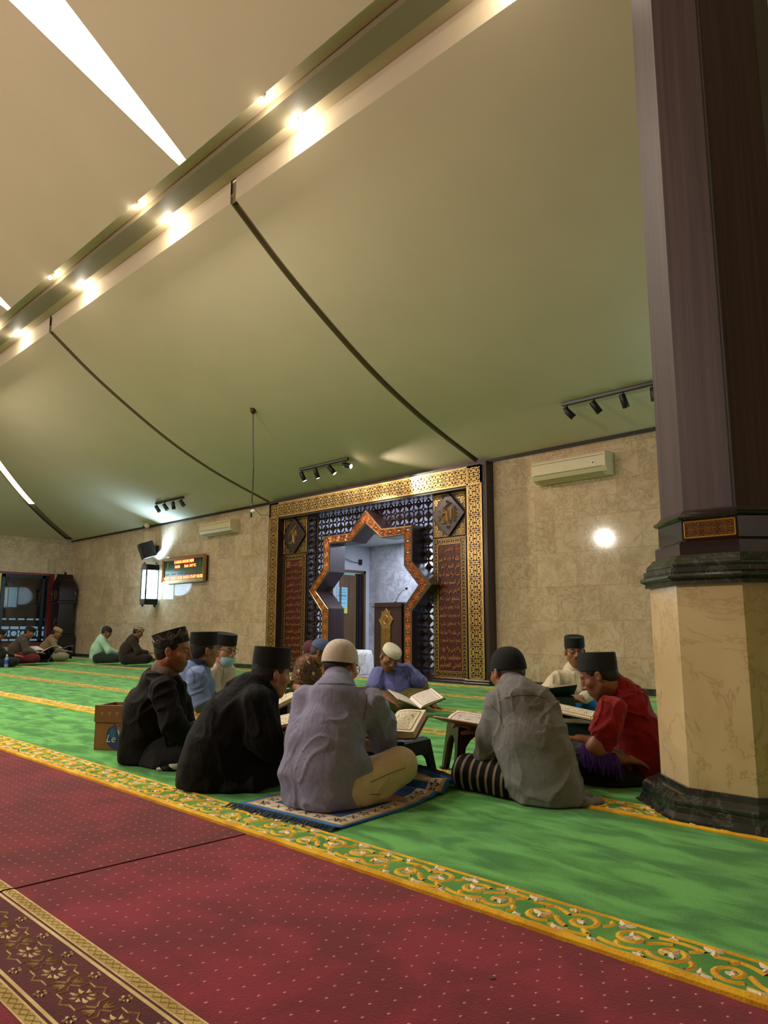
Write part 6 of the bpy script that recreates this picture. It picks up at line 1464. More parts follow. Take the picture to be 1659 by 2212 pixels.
# man with mask in cream shirt
CRMS = cloth('cream_koko', rgb(196, 178, 160), .05, 20, .3, 400)
P1c = person('man in cream shirt with glasses and a pale blue face mask', (478, 1570, 5.25), (485, 1402, 5.22, (.78, -.55, -.20), 0), LTB, h=.0055, hs=.95, hair=HAIRG, hairline=.9,
  neck=(474, 1428, 5.27), hat=('songkok', .080, 3, .036, VELVET), glasses=True, mask=simple('mask_blue', rgb(150, 190, 206), .7),
  limbs=[[(474, 1434, 5.27, .07), (478, 1490, 5.27, .1), (478, 1545, 5.27, .11)], [(455, 1455, 5.12, .045), (456, 1505, 5.1, .04), (485, 1515, 5.1, .028)], [(494, 1455, 5.4, .045), (500, 1500, 5.38, .04), (505, 1510, 5.2, .028)], [(478, 1548, 5.2, .08), (520, 1545, 5.05, .055)], [(478, 1548, 5.3, .08), (500, 1540, 5.55, .055)]],
  hands=[((485, 1515, 5.1), (.8, 0, 0), (0, 0, 1), -1, .5), ((505, 1510, 5.2), (.4, -.6, 0), (0, 0, 1), 1, .5)],
  garments=[('shirt', [[(474, 1438, 5.27, .068), (476, 1452, 5.27, .095), (478, 1495, 5.26, .118), (478, 1545, 5.25, .13)], [(456, 1454, 5.14, .06), (456, 1500, 5.1, .055), (478, 1512, 5.1, .045)], [(492, 1452, 5.38, .058), (496, 1500, 5.36, .052)]], CRMS, dict(k=.04, folds=fd(((.1, 0, 1), 16, .009, 61)), floor=.02)),
            ('trousers', [[(478, 1550, 5.25, .11), (520, 1545, 5.08, .08)], [(478, 1550, 5.3, .11), (500, 1540, 5.5, .08)]], cloth('grey_trousers', rgb(60, 58, 56)), dict(k=.04, floor=.018)),
            ('collar', [[(475, 1430, 5.27, .062), (478, 1433, 5.25, .056)]], CRMS, dict(k=.01, floor=None))])
# man in batik with blue cap
m_, N_, L_, B_ = newmat('batik'); tc_ = N_.new('ShaderNodeTexCoord'); vo = N_.new('ShaderNodeTexVoronoi'); vo.inputs['Scale'].default_value = 9; nz_ = N_.new('ShaderNodeTexNoise'); nz_.inputs['Scale'].default_value = 26; nz_.inputs['Distortion'].default_value = 2.5
L_.new(tc_.outputs['Object'], vo.inputs['Vector']); L_.new(tc_.outputs['Object'], nz_.inputs['Vector'])
r1 = ramp(N_, L_, vo.outputs['Distance'], [(0, rgb(206, 168, 106)), (.16, rgb(206, 168, 106)), (.2, rgb(30, 16, 12)), (.5, rgb(52, 28, 20))]); r2 = ramp(N_, L_, nz_.outputs['Fac'], [(.5, (0, 0, 0, 1)), (.55, (1, 1, 1, 1)), (.62, (0, 0, 0, 1))])
mx_ = N_.new('ShaderNodeMix'); mx_.data_type = 'RGBA'; L_.new(r2.outputs[0], mx_.inputs[0]); L_.new(r1.outputs[0], mx_.inputs[6]); mx_.inputs[7].default_value = rgb(160, 104, 64); L_.new(mx_.outputs[2], B_.inputs['Base Color']); B_.inputs['Roughness'].default_value = .8
BATIK = m_
person('man in a brown batik shirt and blue cap, bowed, behind the man in lavender-grey', (662, 1530, 6.4), (694, 1408, 6.4, (.86, -.05, -.50), 0), DBR, h=.007, hs=.98, hair=HAIRG, hairline=.7,
  neck=(674, 1424, 6.42), hat=('kufi', .022, 4, simple('blue_woven_cap', rgb(62, 82, 116), .8, noise=.25, nscale=60), .092), glasses=True,
  limbs=[[(672, 1430, 6.42, .07), (660, 1475, 6.42, .11), (660, 1515, 6.42, .12)], [(652, 1442, 6.28, .048), (645, 1484, 6.22, .042), (655, 1508, 6.05, .03)], [(668, 1442, 6.6, .048), (690, 1490, 6.6, .042)], [(660, 1520, 6.4, .08), (700, 1515, 6.2, .055)], [(660, 1520, 6.45, .08), (710, 1512, 6.6, .055)]],
  hands=[((655, 1508, 6.05), (.7, -.5, -.2), (0, 0, 1), -1, .4)],
  garments=[('batik_shirt', [[(672, 1430, 6.42, .075), (666, 1440, 6.42, .105), (660, 1475, 6.4, .135), (660, 1515, 6.4, .14)], [(654, 1442, 6.29, .066), (648, 1474, 6.24, .062)], [(668, 1440, 6.58, .066), (685, 1480, 6.6, .06)]], BATIK, dict(k=.045, folds=fd(((.3, 0, 1), 16, .005, 71)), floor=.02)),
            ('trousers', [[(660, 1520, 6.4, .12), (700, 1516, 6.22, .08)], [(660, 1520, 6.45, .12), (710, 1512, 6.55, .08)]], cloth('dark_brown_trousers', rgb(40, 30, 26)), dict(k=.04, floor=.018))])
person('head in a maroon cap just showing behind the blue capped man in batik', (664, 1500, 7.6), (670, 1408, 7.5, (.5, -.6, -.45), 0), DBR, h=.009, hs=.98, neck=(664, 1420, 7.55), hat=('kufi', .01, 0, simple('maroon_cap', rgb(74, 20, 34), .8), .105),
  limbs=[[(664, 1424, 7.55, .07), (660, 1490, 7.55, .12)], [(648, 1432, 7.5, .05), (645, 1465, 7.45, .04)], [(676, 1432, 7.6, .05), (680, 1465, 7.6, .04)]],
  garments=[('shirt', [[(664, 1426, 7.55, .08), (662, 1455, 7.55, .13), (660, 1490, 7.55, .17)], [(648, 1434, 7.5, .06), (645, 1470, 7.42, .06)], [(678, 1434, 7.6, .06), (684, 1470, 7.55, .06)]], cloth('maroon_shirt', rgb(60, 22, 30)), dict(k=.05, floor=.02))])
# man in periwinkle shirt, hand on the floor
PER = cloth('periwinkle_cotton', rgb(104, 106, 166), .06, 20, .3, 400)
P7 = person('man in periwinkle short-sleeved shirt and cream cap, one hand on the carpet', (855, 1530, 6.65), (842, 1421, 6.62, (.28, -.86, -.42), -17), DBR, h=.0048, hs=1.04, hair=HAIRG, hairline=1.0,
  neck=(848, 1444, 6.78), hat=('low', .058, -4, .042, simple('cream_cap', rgb(214, 204, 180), .8, bump=.4, bscale=300)),
  limbs=[[(848, 1448, 6.78, .07), (850, 1490, 6.7, .115), (856, 1515, 6.68, .12)], [(815, 1456, 6.66, .052), (808, 1494, 6.5, .042), (832, 1508, 6.32, .029)], [(885, 1448, 6.72, .052), (914, 1480, 6.7, .042), (928, 1512, 6.66, .029), (931, 1521, 6.65, .026)],
         [(862, 1518, 6.6, .085), (906, 1505, 6.45, .058), (870, 1524, 6.35, .04)], [(848, 1518, 6.6, .085), (822, 1508, 6.35, .058), (868, 1526, 6.3, .04)]],
  hands=[((931, 1521, 6.65), (.80, -.30, -.36), (.25, .1, 1), 1, .12), ((834, 1509, 6.31), (.8, -.3, -.35), (-.3, .2, 1), -1, .4)],
  garments=[('sarong', [[(862, 1518, 6.62, .115), (888, 1510, 6.5, .088), (908, 1506, 6.44, .074)], [(906, 1510, 6.43, .066), (875, 1524, 6.34, .05)], [(845, 1518, 6.6, .11), (822, 1512, 6.38, .075), (865, 1526, 6.3, .05)]], cloth('olive_sarong', rgb(84, 78, 30), .15, 12), dict(k=.035, folds=fd(((1, 0, .6), 22, .005, 81)), floor=.016)),
            ('shirt', [[(848, 1448, 6.77, .08), (848, 1458, 6.74, .112), (850, 1486, 6.68, .138), (854, 1508, 6.64, .14)], [(818, 1456, 6.67, .074), (807, 1484, 6.54, .070)], [(880, 1450, 6.73, .076), (898, 1468, 6.71, .070), (908, 1475, 6.7, .060)]], PER, dict(k=.045, folds=fd(((.2, 0, 1), 15, .010, 83), ((1, 0, -.5), 16, .010, 84)), floor=.02)),
            ('wrist_watch', [[(925, 1506, 6.66, .031), (927, 1509, 6.66, .031)]], simple('gold_watch', rgb(120, 90, 40), .3, metal=.8), dict(k=.01, floor=None))])
# man in white at the wall
WHT = cloth('white_koko', rgb(214, 200, 172), .04, 20, .3, 400)
P6 = person('man in cream white collared shirt with glasses and moustache, facing the camera', (1250, 1560, 5.95), (1242, 1407, 5.88, (-.10, -.98, -.06), 2), BROWN, h=.0048, hs=1.0, mus=.7, stubble=.25,
  neck=(1245, 1440, 5.98), hat=('songkok', .080, -6, .040, VELVET), glasses=True, hairline=1.0,
  limbs=[[(1245, 1446, 5.98, .07), (1247, 1490, 5.96, .11), (1250, 1530, 5.95, .12)], [(1203, 1466, 5.92, .048), (1184, 1500, 5.8, .042), (1215, 1508, 5.6, .03)], [(1284, 1466, 5.94, .048), (1295, 1502, 5.8, .042), (1252, 1510, 5.62, .03)], [(1255, 1535, 5.9, .085), (1268, 1530, 5.72, .058)], [(1240, 1535, 5.9, .085), (1205, 1533, 5.75, .058)]],
  hands=[((1215, 1508, 5.6), (.8, -.3, 0), (0, 0, 1), -1, .5), ((1252, 1510, 5.62), (-.9, -.2, 0), (0, 0, 1), 1, .5)],
  garments=[('blue_sarong', [[(1252, 1538, 5.9, .13), (1262, 1530, 5.76, .10), (1270, 1530, 5.68, .08)], [(1240, 1538, 5.9, .13), (1204, 1536, 5.74, .08)]], cloth('royal_blue', rgb(20, 92, 160), .12, 12), dict(k=.04, folds=fd(((1, 0, .4), 18, .006, 91)), floor=.018)),
            ('shirt', [[(1245, 1447, 5.98, .078), (1245, 1460, 5.97, .11), (1247, 1490, 5.95, .132), (1250, 1520, 5.93, .138)], [(1206, 1466, 5.92, .068), (1186, 1494, 5.82, .062), (1200, 1504, 5.72, .052)], [(1282, 1466, 5.93, .068), (1292, 1497, 5.82, .06), (1262, 1508, 5.66, .048)], [(1225, 1470, 5.92, .07), (1262, 1470, 5.92, .07)]], WHT, dict(k=.045, folds=fd(((.2, 0, 1), 15, .009, 93), ((1, 0, .5), 14, .009, 94)), floor=.02)),
            ('collar', [[(1244, 1438, 5.97, .066), (1242, 1442, 5.93, .058)]], WHT, dict(k=.01, floor=None))])
# far group along the left wall
def far_reader(label, u, v, d, fx, capm, capk, shirt, legs, skin=DBR, lean=.18, extra=None):
    k = 1570/d
    def q(x, y, z=0, r=.1): return (u+x*k, v-y*k, d+z, r)
    s = 1 if fx > 0 else -1
    H = q(s*(lean+.06), .60, 0)[:3]
    hat = ('songkok', .075, 0, .034, capm) if capk == 's' else ('kufi', .02, 0, capm, .098) if capk == 'k' else ('low', .07, 0, .035, capm) if capk == 'l' else None
    return person(label, (u, v, d), (H[0], H[1], H[2], (fx, .25, -.45), 0), skin, h=.011, hs=.98, neck=q(s*lean*.85, .50)[:3], hat=hat, hairline=.9,
      limbs=[[q(s*lean*.8, .49, 0, .07), q(0, .25, 0, .11), q(-.02, .10, 0, .11)], [q(s*lean*.7, .42, -.16, .05), q(s*.22, .22, -.2, .042), q(s*.40, .20, -.1, .03)], [q(s*lean*.7, .42, .16, .05), q(s*.25, .22, .2, .042), q(s*.42, .2, .1, .03)], [q(0, .1, -.08, .08), q(s*.40, .09, -.26, .055), q(s*.2, .05, -.1, .04)], [q(0, .1, .08, .08), q(s*.42, .09, .26, .055), q(s*.2, .05, .1, .04)]],
      hands=[(q(s*.40, .2, -.1)[:3], (s, 0, 0), (0, 0, 1), -1, .4)],
      garments=[('shirt', [[q(s*lean*.82, .49, 0, .078), q(s*lean*.7, .44, 0, .11), q(0, .27, 0, .14), q(-.03, .12, 0, .145)], [q(s*lean*.7, .42, -.16, .068), q(s*.2, .23, -.2, .06), q(s*.36, .2, -.12, .045)], [q(s*lean*.7, .42, .16, .068), q(s*.22, .23, .2, .06)]], shirt, dict(k=.05, folds=fd(((.3, 0, 1), 12, .008, u)), floor=.018)),
                ('trousers', [[q(0, .1, -.06, .12), q(s*.38, .09, -.26, .08)], [q(0, .1, .06, .12), q(s*.4, .09, .26, .08)], [q(s*.36, .07, -.24, .06), q(s*.1, .06, -.1, .05)]], legs, dict(k=.05, floor=.016))])
far_reader('distant man in a mint green shirt seated by the wall', 213, 1431, 14.3, .9, simple('dark_short_cap', rgb(40, 34, 34), .9), 'k', cloth('mint_shirt', rgb(160, 196, 172)), cloth('far_dark_green', rgb(30, 40, 34)), lean=.10)
far_reader('distant man in a dark brown jacket and striped skullcap seated by the wall', 276, 1433, 13.9, .9, stripes('striped_cap', (0, 0, 1), .03, [(0, rgb(200, 180, 150)), (.5, rgb(70, 40, 36))]), 'l', cloth('dark_brown_jacket', rgb(48, 38, 30)), cloth('far_dark', rgb(30, 24, 20)), lean=.14)
far_reader('distant man in a tan shirt reading below the window, left of the clock', 101, 1427, 15.6, .9, simple('tan_cap', rgb(136, 112, 72), .9), 'l', cloth('tan_shirt', rgb(120, 98, 72)), cloth('grey_olive', rgb(126, 124, 100)), lean=.16)
far_reader('distant man in dark grey shirt and maroon sarong bending over a book stand', 35, 1432, 14.2, .9, VELVET, 's', cloth('charcoal_shirt', rgb(70, 62, 54)), cloth('maroon_sarong', rgb(86, 24, 22)), lean=.20)
far_reader('distant man in black beside the water bottle at the left edge', -14, 1440, 13.6, .7, VELVET, 's', cloth('far_black', rgb(18, 18, 20)), cloth('far_black_trousers', rgb(20, 20, 22)), lean=.04)

# sewn seams
SG = simple('seam_grey', rgb(84, 78, 92), .9); SG2 = simple('seam_dark_grey', rgb(78, 74, 70), .9); SR_ = simple('seam_red', rgb(84, 10, 12), .9); SK = simple('seam_khaki', rgb(120, 98, 62), .9); SP = simple('seam_periwinkle', rgb(70, 66, 104), .9); SW = simple('seam_cream', rgb(160, 146, 118), .9)
seam(P3, 'shirt', [(672, 1477), (710, 1477), (745, 1477), (782, 1483)], SG)
seam(P3, 'shirt', [(792, 1500), (790, 1530), (784, 1560)], SG); seam(P3, 'trousers', [(800, 1690), (840, 1672), (885, 1655)], SK); seam(P3, 'trousers', [(800, 1716), (812, 1716), (824, 1716)], SK)
seam(P4, 'shirt', [(1090, 1508), (1120, 1502), (1155, 1502), (1185, 1510)], SG2); seam(P4, 'shirt', [(1058, 1520), (1078, 1540), (1090, 1580)], SG2)
seam(P5, 'shirt', [(1326, 1530), (1350, 1498), (1385, 1490), (1405, 1496)], SR_); seam(P5, 'shirt', [(1298, 1514), (1318, 1520), (1330, 1545), (1334, 1580)], SR_); seam(P5, 'shirt', [(1280, 1598), (1300, 1606), (1325, 1610)], SR_)
seam(P7, 'shirt', [(849, 1450), (852, 1480), (862, 1505)], SP, .0022); seam(P7, 'shirt', [(818, 1452), (822, 1478), (818, 1492)], SP, .002); seam(P7, 'shirt', [(882, 1446), (886, 1465), (884, 1480)], SP, .002)
seam(P6, 'shirt', [(1242, 1452), (1244, 1480), (1246, 1500)], SW, .002); seam(P1c, 'shirt', [(483, 1436), (482, 1460), (478, 1480)], SW, .002)
seam(P1b, 'shirt', [(408, 1440), (418, 1452), (420, 1480)], simple('seam_blue', rgb(84, 96, 128), .9), .002)
# ================================================================ stools, books and other small things
def stool(c, rz, H, hb, ht, mt, label, arch=.62):
    e = empty('stool', (c[0], c[1], .013), label, 'stool', None, rz)
    q = MB(); q.bevbox(-ht-.006, ht+.006, -ht-.006, ht+.006, H-.022, H, .012); q.bevbox(-ht+.02, ht-.02, -ht+.02, ht-.02, H-.002, H+.003, .003); q.build('seat', mt, e)
    for k_ in range(4):
        q = MB(); q.M = Matrix.Rotation(k_*math.pi/2, 4, 'Z'); lw = .045; wdt = lambda z: hb+(ht-hb)*z/H
        pr = [(-wdt(0), 0), (-wdt(0)+lw*.8, 0), (-wdt(arch*H*.8)+lw, arch*H*.8), (-wdt(arch*H)+lw*1.5, arch*H), (-.02, arch*H*1.08), (.02, arch*H*1.08), (wdt(arch*H)-lw*1.5, arch*H), (wdt(arch*H*.8)-lw, arch*H*.8), (wdt(0)-lw*.8, 0), (wdt(0), 0), (wdt(H), H-.01), (-wdt(H), H-.01)]
        v = [(p[0], -wdt(p[1]), p[1]) for p in pr]+[(p[0]*.96, -wdt(p[1])+.012, p[1]) for p in pr]; n = len(pr)
        q.add(v, [tuple(range(n)), tuple(reversed(range(n, 2*n)))]+[(i, n+i, n+(i+1) % n, (i+1) % n) for i in range(n)])
        q.box(-wdt(0)-.006, -wdt(0)+lw*.7, -wdt(0)-.008, -wdt(0)+.02, -.002, .010)
        q.build('side_leg_panel', mt, e)
    return e
GPL = simple('dark_green_plastic', rgb(10, 46, 36), .28, noise=.05, nscale=6); BPL = simple('brown_plastic', rgb(44, 24, 24), .22); KPL = simple('black_plastic', rgb(14, 13, 13), .3)
PAGE = simple('page_cream', rgb(246, 236, 204), .7); PAGW = simple('page_white', rgb(238, 228, 222), .7); PEDGE = simple('page_edges', rgb(214, 184, 146), .75, noise=.12, nscale=160); PRINT = simple('brown_print', rgb(168, 128, 84), .7); INK = simple('page_ink', rgb(150, 138, 120), .7)
COVR = simple('red_brown_cover', rgb(110, 40, 24), .5); COVK = simple('green_black_cover', rgb(14, 24, 22), .4)
def book(c, yax, zax, w_, l_, tl, tr, al, ar, label, page=PAGE, cover=COVR, name='open_book'):
    """open book at c: yax along the spine away from the reader, zax out of the pages; tl/tr block thickness, al/ar rise of each half in degrees"""
    y = yax.normalized(); z = (zax-y*zax.dot(y)).normalized(); x = y.cross(z)
    e = empty(name, c, label, 'book'); R3 = Matrix(((x.x, y.x, z.x), (x.y, y.y, z.y), (x.z, y.z, z.z))).to_4x4()
    for s, t, a in ((-1, tl, al), (1, tr, ar)):
        ca, sa = math.cos(R_(a)), math.sin(R_(a)); n = 12
        def lift(u_): return t*(1-.0*u_)*(1-math.exp(-u_*w_/.012))+.006*math.sin(math.pi*min(1, u_*1.2))
        def pt(u_, h_):  # u across 0..1, h above the cover
            X_ = u_*w_; return (s*(X_*ca-h_*sa), X_*sa+h_*ca)
        top = [pt(i/n*.97, lift(i/n)+.002) for i in range(n+1)]; bot = [pt(i/n*.97+(.03*.4 if i == n else 0), .002) for i in range(n+1)]
        q = MB(); q.M = R3
        v = []; 
        for yy in (-l_/2, l_/2):
            v += [(p[0], yy, p[1]) for p in top]+[(p[0], yy, p[1]) for p in bot]
        N_2 = 2*(n+1); f = []
        q.mat(0); fs0 = [(i, i+1, N_2+i+1, N_2+i) if s > 0 else (i, N_2+i, N_2+i+1, i+1) for i in range(n)]
        q.add(v, fs0); b_ = len(q.v)-len(v)
        q.mat(1)
        for i in range(n): q.f += [(b_+i, b_+n+1+i, b_+n+2+i, b_+i+1), (b_+N_2+i, b_+N_2+i+1, b_+N_2+n+2+i, b_+N_2+n+1+i)]; q.m += [1, 1]
        q.f.append((b_+n, b_+2*n+1, b_+N_2+2*n+1, b_+N_2+n)); q.m.append(1)
        o_ = q.build('page_block', [page, PEDGE], e)
        q = MB(); q.M = R3; P_ = lambda a_, b, o: (lambda p: (p[0], b, p[1]))(pt(a_/w_, lift(a_/w_)+.0032+o))
        x0, x1, y0, y1 = w_*.13, w_*.86, -l_*.42, l_*.42
        for pts in ([(x0, y0), (x1, y0)], [(x0, y1), (x1, y1)], [(x0, y0), (x0, y1)], [(x1, y0), (x1, y1)]):
            a_, b = pts; q.mat(0).ribbon([(a_[0]+(b[0]-a_[0])*i/8, a_[1]+(b[1]-a_[1])*i/8) for i in range(9)], .0055, P_)
        rn = random.Random(int(w_*1e4)+s+7)
        for r in range(15):
            yy = y1-.014-(y1-y0-.028)*r/14; xx = x0+.012
            q.mat(1)
            while xx < x1-.02:
                ln = rn.uniform(.008, .024); ln = min(ln, x1-.012-xx); q.ribbon([(xx, yy), (xx+ln*.5, yy+rn.uniform(-.002, .002)), (xx+ln, yy)], .0028, P_); xx += ln+.004
        for k_ in range(4):
            xx, yy = rn.uniform(x0+.02, x1-.02), rn.uniform(y0+.02, y1-.02); q.mat(0)
            for a_ in range(2): q.ribbon([(xx-.006*math.cos(a_*1.57+.78), yy-.006*math.sin(a_*1.57+.78)), (xx+.006*math.cos(a_*1.57+.78), yy+.006*math.sin(a_*1.57+.78))], .004, P_)
        q.build('printed_text', [PRINT, INK], o_)
        q = MB(); q.M = R3; m = w_*1.035
        A_, B_2 = (0, -.003), (s*(m*ca), m*sa-.003)
        q.prism([(A_[0], A_[1]), (B_2[0], B_2[1]), (B_2[0]-s*sa*.004, B_2[1]+ca*.004), (A_[0], A_[1]+.004)], -l_/2-.005, l_/2+.005, 'y'); q.build('cover', cover, e)
    return e
def dirv(a, b, c_=0): return RT*a+DP*b+UP*c_
def tilt(a, b, deg):
    """spine direction (a,b) tilted up by deg away from the reader, and its page normal"""
    h_ = dirv(a, b).normalized(); y = h_*math.cos(R_(deg))+UP*math.sin(R_(deg)); z = UP*math.cos(R_(deg))-h_*math.sin(R_(deg)); return y, z
def face(a, b): return math.atan2(dirv(a, b).y, dirv(a, b).x)
# stool and book of the man in lavender-grey
p = floor_at(858, 1694); stool((p.x, p.y), face(.6, .8)-1.57, .205, .145, .115, GPL, 'green plastic stool in front of the man in lavender-grey, under the thick cream book', .6)
y, z = tilt(.30, .95, 18); book(at(838, 1572, 3.40), y, z, .165, .235, .026, .030, 5, 4, 'thick open book with cream pages on the green stool beside the khaki knee', PAGE, COVR)
# brown stool and book of the man in the striped sarong
p = floor_at(1020, 1673); stool((p.x, p.y), face(.0, 1)-1.57+.2, .262, .128, .098, BPL, 'dark brown plastic stool in front of the striped knee', .66)
y, z = tilt(-.86, .5, 5); book(at(1006, 1566, 3.55), y, z, .15, .22, .004, .004, 14, 14, 'thin open book with pinkish white pages on the brown stool, a hand pointing at it', PAGW, COVR)
# green stool and book of the man in red
p = floor_at(1246, 1644); stool((p.x, p.y), face(-.9, .3)-1.57, .205, .145, .12, GPL, 'green plastic stool between the grey shirt and the red shirt')
y, z = tilt(-.93, .36, 10); book(at(1240, 1547, 4.03), y, z, .155, .23, .008, .010, 6, 8, 'open book with cream pages framed in brown, on the stool of the man in red', PAGE, COVK)
# stool and book of the man in white
p = floor_at(1198, 1572); stool((p.x, p.y), face(0, 1)-1.5, .235, .15, .12, GPL, 'green plastic stool in front of the man in cream white, under a dark covered book')
y, z = tilt(-.15, -1, 20); book(at(1192, 1496, 5.38), y, z, .17, .24, .006, .006, 8, -6, 'open book with dark cover seen from behind, in front of the man in cream white', PAGE, COVK)
# book held by the man in periwinkle
y, z = dirv(-.35, -.78, .34), dirv(.1, -.1, 1)
book(at(896, 1521, 6.12), dirv(.30, -.90, -.20), dirv(-.1, -.3, 1), .225, .27, .016, .006, 10, 33, 'large open book lying aslant on the knee of the man in periwinkle blue', PAGW, COVK)
# stools and books on the left of the circle
p = floor_at(628, 1654); stool((p.x, p.y), face(.8, .6)-1.57, .20, .14, .12, GPL, 'green plastic stool between the black coat and the lavender-grey shirt')
y, z = tilt(.85, .5, 8); book(at(632, 1564, 3.88), y, z, .15, .22, .010, .014, 8, 8, 'open cream book with a red ribbon on the stool beside the long black coat', PAGE, COVR)
q = MB(); q.tube([at(601, 1573, 3.72), at(604, 1577, 3.72)], .006, 6); thing(q, 'bookmark_ribbon', simple('red_ribbon', rgb(190, 40, 40), .5), 'red bookmark end sticking out of the book beside the black coat', 'bookmark')
p = floor_at(602, 1614); stool((p.x, p.y), .5, .25, .105, .09, KPL, 'black stand under the raised cream book, beside the black cap')
y, z = tilt(.6, .75, 16); book(at(594, 1518, 4.5), y, z, .13, .20, .014, .024, 32, 2, 'cream book with one page lifting, on the nearer black stand', PAGE, COVR)
p = floor_at(598, 1580); stool((p.x, p.y), .4, .28, .105, .09, KPL, 'further black stand seen above the cream book, beside the black coated man')
y, z = tilt(.8, .3, 8); book(at(596, 1489, 5.2), y, z, .15, .21, .006, .006, 12, 22, 'white open book on the further black stand behind the cream book', PAGW, COVR)
# wooden book stands of the distant readers
def rehal(c, rz, label):
    e = empty('book_stand', (c[0], c[1], .013), label, 'book stand', 'folding book stands', rz)
    for s in (-1, 1):
        q = MB(); q.M = Matrix.Rotation(s*R_(38), 4, 'Y'); q.bevbox(-.008, .008, -.16, .16, -.02, .30, .004); q.M = Matrix.Translation((0, 0, .16)) @ Matrix.Rotation(s*R_(52), 4, 'Y')
        q.v = []; q.f = []; q.m = []; q.bevbox(-.008, .008, -.16, .16, -.18, .20, .004)
        q.build('stand_board', KPL, e)
    return e
p = floor_at(92, 1437); rehal((p.x, p.y), face(0, 1), 'black folding book stand in front of the distant man in charcoal')
book(Vector((p.x, p.y, .013+.22)), dirv(0, 1, 0), UP, .26, .34, .01, .01, 30, 30, 'distant white open book on the folding stand left of the clock', PAGW, COVK)
p = floor_at(134, 1429); rehal((p.x, p.y), face(0, 1), 'second folding book stand, at the foot of the clock')
book(Vector((p.x, p.y, .013+.22)), dirv(0, 1, 0), UP, .2, .28, .01, .01, 30, 30, 'distant small white book on the stand at the foot of the clock', PAGW, COVK)
# water bottle
p = floor_at(13, 1444)
e = empty('water_bottle', (p.x, p.y, .012), 'small water bottle with blue label and white cap on the carpet at the left edge', 'bottle')
q = MB(); q.lathe([(.034, 0), (.036, .02), (.034, .07), (.036, .15), (.030, .18), (.014, .205), (.013, .22)], 16); q.build('bottle_body', simple('clear_plastic', rgb(170, 190, 205), .1, trans=.5), e, smooth=True)
q = MB(); q.lathe([(.0368, .07), (.0368, .14)], 16, cap=False); q.build('bottle_label', simple('blue_label', rgb(30, 70, 190), .4), e)
q = MB(); q.lathe([(.016, .215), (.016, .24)], 12); q.build('bottle_cap', M['white'], e)
# cardboard box
bx = floor_at(202, 1620, .012); ux = (floor_at(262, 1622, .012)-bx); ux.z = 0; ux.normalize(); uy = Vector((-ux.y, ux.x, 0))
W_, D_, H_ = .30, .22, .262; CB = simple('cardboard', rgb(134, 92, 44), .8, noise=.06, nscale=30, bump=.2, bscale=120)
e = empty('cardboard_box', bx, 'brown cardboard carton with a blue fruit-shaped logo, beside the black jacket', 'box')
Bm = Matrix(((ux.x, uy.x, 0, 0), (ux.y, uy.y, 0, 0), (0, 0, 1, 0), (0, 0, 0, 1)))
q = MB(); q.M = Bm
for (a, b, c_, d) in ((0, W_, 0, .004), (0, W_, D_-.004, D_), (0, .004, 0, D_), (W_-.004, W_, 0, D_)): q.box(a, b, c_, d, 0, H_-.002)
q.box(0, W_, 0, D_, 0, .004); q.build('carton', CB, e)
q = MB(); q.M = Bm; q.box(-.003, W_, -.008, -.003, H_-.098, H_); q.add([(-.003, -.008, H_), (W_, -.008, H_), (W_, .004, H_+.002), (-.003, .004, H_+.002)], [(0, 1, 2, 3)]); q.build('folded_flap', simple('cardboard_flap', rgb(120, 80, 38), .8, noise=.05, nscale=30), e)
q = MB(); q.M = Bm; q.add([(.08, D_, H_-.02), (.27, D_, H_-.02), (.225, D_+.06, H_+.032), (.22, D_+.062, H_+.036)], [(0, 1, 2, 3)]); q.add([(.08, D_+.002, H_-.02), (.27, D_+.002, H_-.02), (.225, D_+.062, H_+.032)], [(2, 1, 0)]); q.build('raised_flap', CB, e)
q = MB(); q.M = Bm; Pz = lambda a, b, o: (a, -.0012-o, b)
def poly(mb, pts, out): mb.add([Pz(p[0], p[1], out) for p in pts], [tuple(range(len(pts)))])
cx_, cz_ = .150, .072; ell = lambda cx, cz, rx, rz, n=28, a0=0, a1=6.2832: [(cx+rx*math.cos(a0+(a1-a0)*k_/n), cz+rz*math.sin(a0+(a1-a0)*k_/n)) for k_ in range(n)]
q.mat(1); poly(q, ell(cx_+.004, cz_-.007, .070, .062), .0001); q.mat(0); poly(q, ell(cx_, cz_, .072, .064), .0004)
q.mat(3); poly(q, [(cx_-.008, cz_+.066), (cx_+.022, cz_+.066), (cx_+.002, cz_+.028)], .0006)
q.mat(0); poly(q, ell(cx_-.034, cz_+.020, .036, .048), .0007); poly(q, ell(cx_+.048, cz_+.030, .036, .046), .0007)
q.mat(4); poly(q, ell(cx_-.030, cz_+.028, .020, .030), .0009); q.mat(0)
poly(q, [(cx_-.002, cz_+.062), (cx_-.012, cz_+.076), (cx_-.030, cz_+.084), (cx_-.028, cz_+.070)], .0008); poly(q, [(cx_+.004, cz_+.062), (cx_+.008, cz_+.074), (cx_+.018, cz_+.078), (cx_+.014, cz_+.068)], .0008)
q.mat(2); put_text(q, 'Le', Pz, cx_-.064, cx_-.008, cz_-.024, cz_+.020, out=.0012, ext=.0004, slant=.25); put_text(q, 'V', Pz, cx_-.002, cx_+.048, cz_-.030, cz_+.046, out=.0013, ext=.0004, slant=.1); put_text(q, 'i', Pz, cx_+.038, cx_+.050, cz_-.024, cz_+.016, out=.0014, ext=.0004, slant=.25)
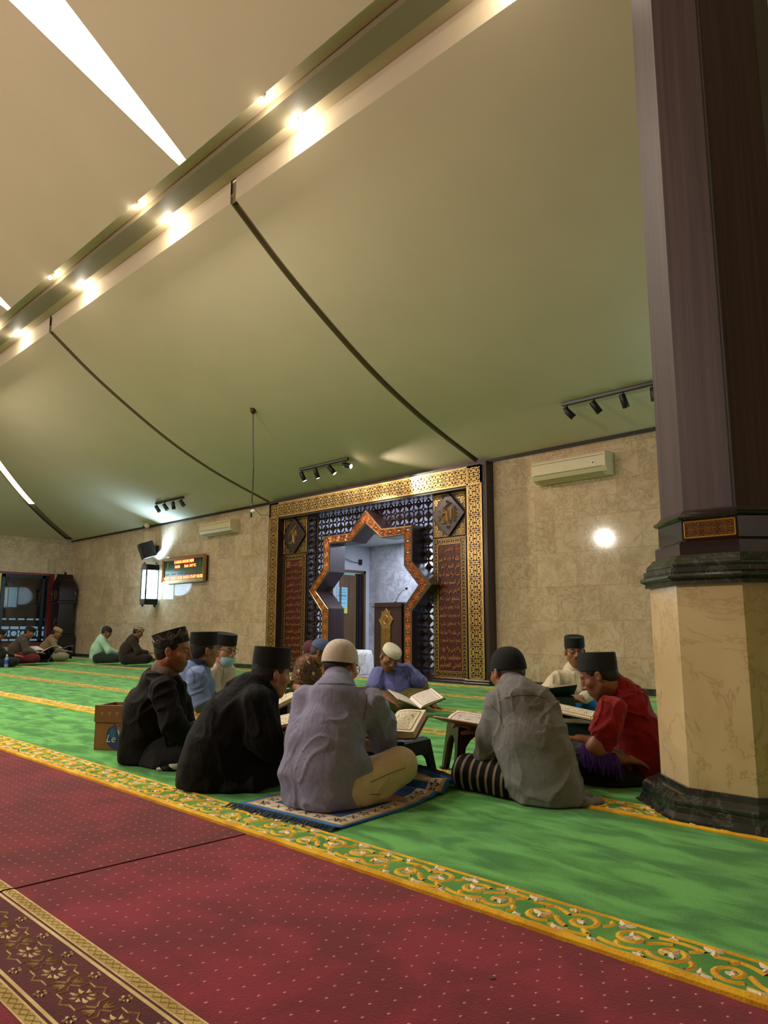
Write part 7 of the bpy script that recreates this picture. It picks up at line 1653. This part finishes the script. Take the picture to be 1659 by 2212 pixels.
q.build('fruit_logo', [simple('logo_blue', rgb(22, 56, 112), .6), simple('logo_red', rgb(150, 34, 30), .6), simple('logo_cream', rgb(206, 190, 170), .6), CB, simple('logo_light_blue', rgb(40, 90, 130), .6)], e)
q = MB(); q.M = Bm; Pz = lambda a, b, o: (a, -.0082-o, b)
ICP = simple('icon_print', rgb(176, 132, 84), .7)
for k_, xx in enumerate((.045, .095, .145, .195)):
    q = MB(); q.M = Bm
    if k_ in (0, 3): q.ribbon([(xx+.010*math.cos(a*1.0472*(2 if k_ == 0 else 1)+.5), H_-.048+.010*math.sin(a*1.0472*(2 if k_ == 0 else 1)+.5)) for a in range(4 if k_ == 0 else 7)], .004, Pz, 0, .0004)
    else: q.ribbon([(xx-.012, H_-.04), (xx+.012, H_-.04)], .004, Pz, 0, .0004); q.ribbon([(xx-.004, H_-.052), (xx+.004, H_-.052)], .009, Pz, 0, .0004)
    q.build('printed_icon', ICP, e)
# purple fringed cloth on the red-shirted man's leg
q = MB(); rn = random.Random(9); a0, a1 = at(1258, 1628, 3.40), at(1334, 1650, 3.36)
for k_ in range(420):
    t_ = rn.random(); dpt = rn.uniform(-.02, .05); s0 = a0+(a1-a0)*t_+DP*dpt+UP*(.012+.03*(1-abs(dpt-.01)/.05)); dn = -UP*rn.uniform(.055, .095)+RT*rn.uniform(-.02, .02)-DP*(.03+rn.uniform(0, .02))
    q.tube([s0+DP*.03, s0, s0+dn*.5-DP*.008, s0+dn], [.0024, .0026, .0022, .0012], 4, cap=False)
c_ = a0; thing(q, 'fringed_cloth', simple('purple_threads', rgb(62, 22, 120), .7), 'bright purple fringed cloth lying on the thigh of the man in red', 'cloth')
# small leaf on the red carpet
p = floor_at(1062, 2114, .009); q = MB(); q.ribbon([(p.x-.006, p.y-.005), (p.x, p.y), (p.x+.006, p.y+.006)], [.002, .008, .002], lambda a, b, o: (a, b, .010+o), .002); thing(q, 'leaf', simple('leaf_green', rgb(80, 110, 40), .6), 'tiny green leaf lying on the red carpet in the foreground', 'leaf')
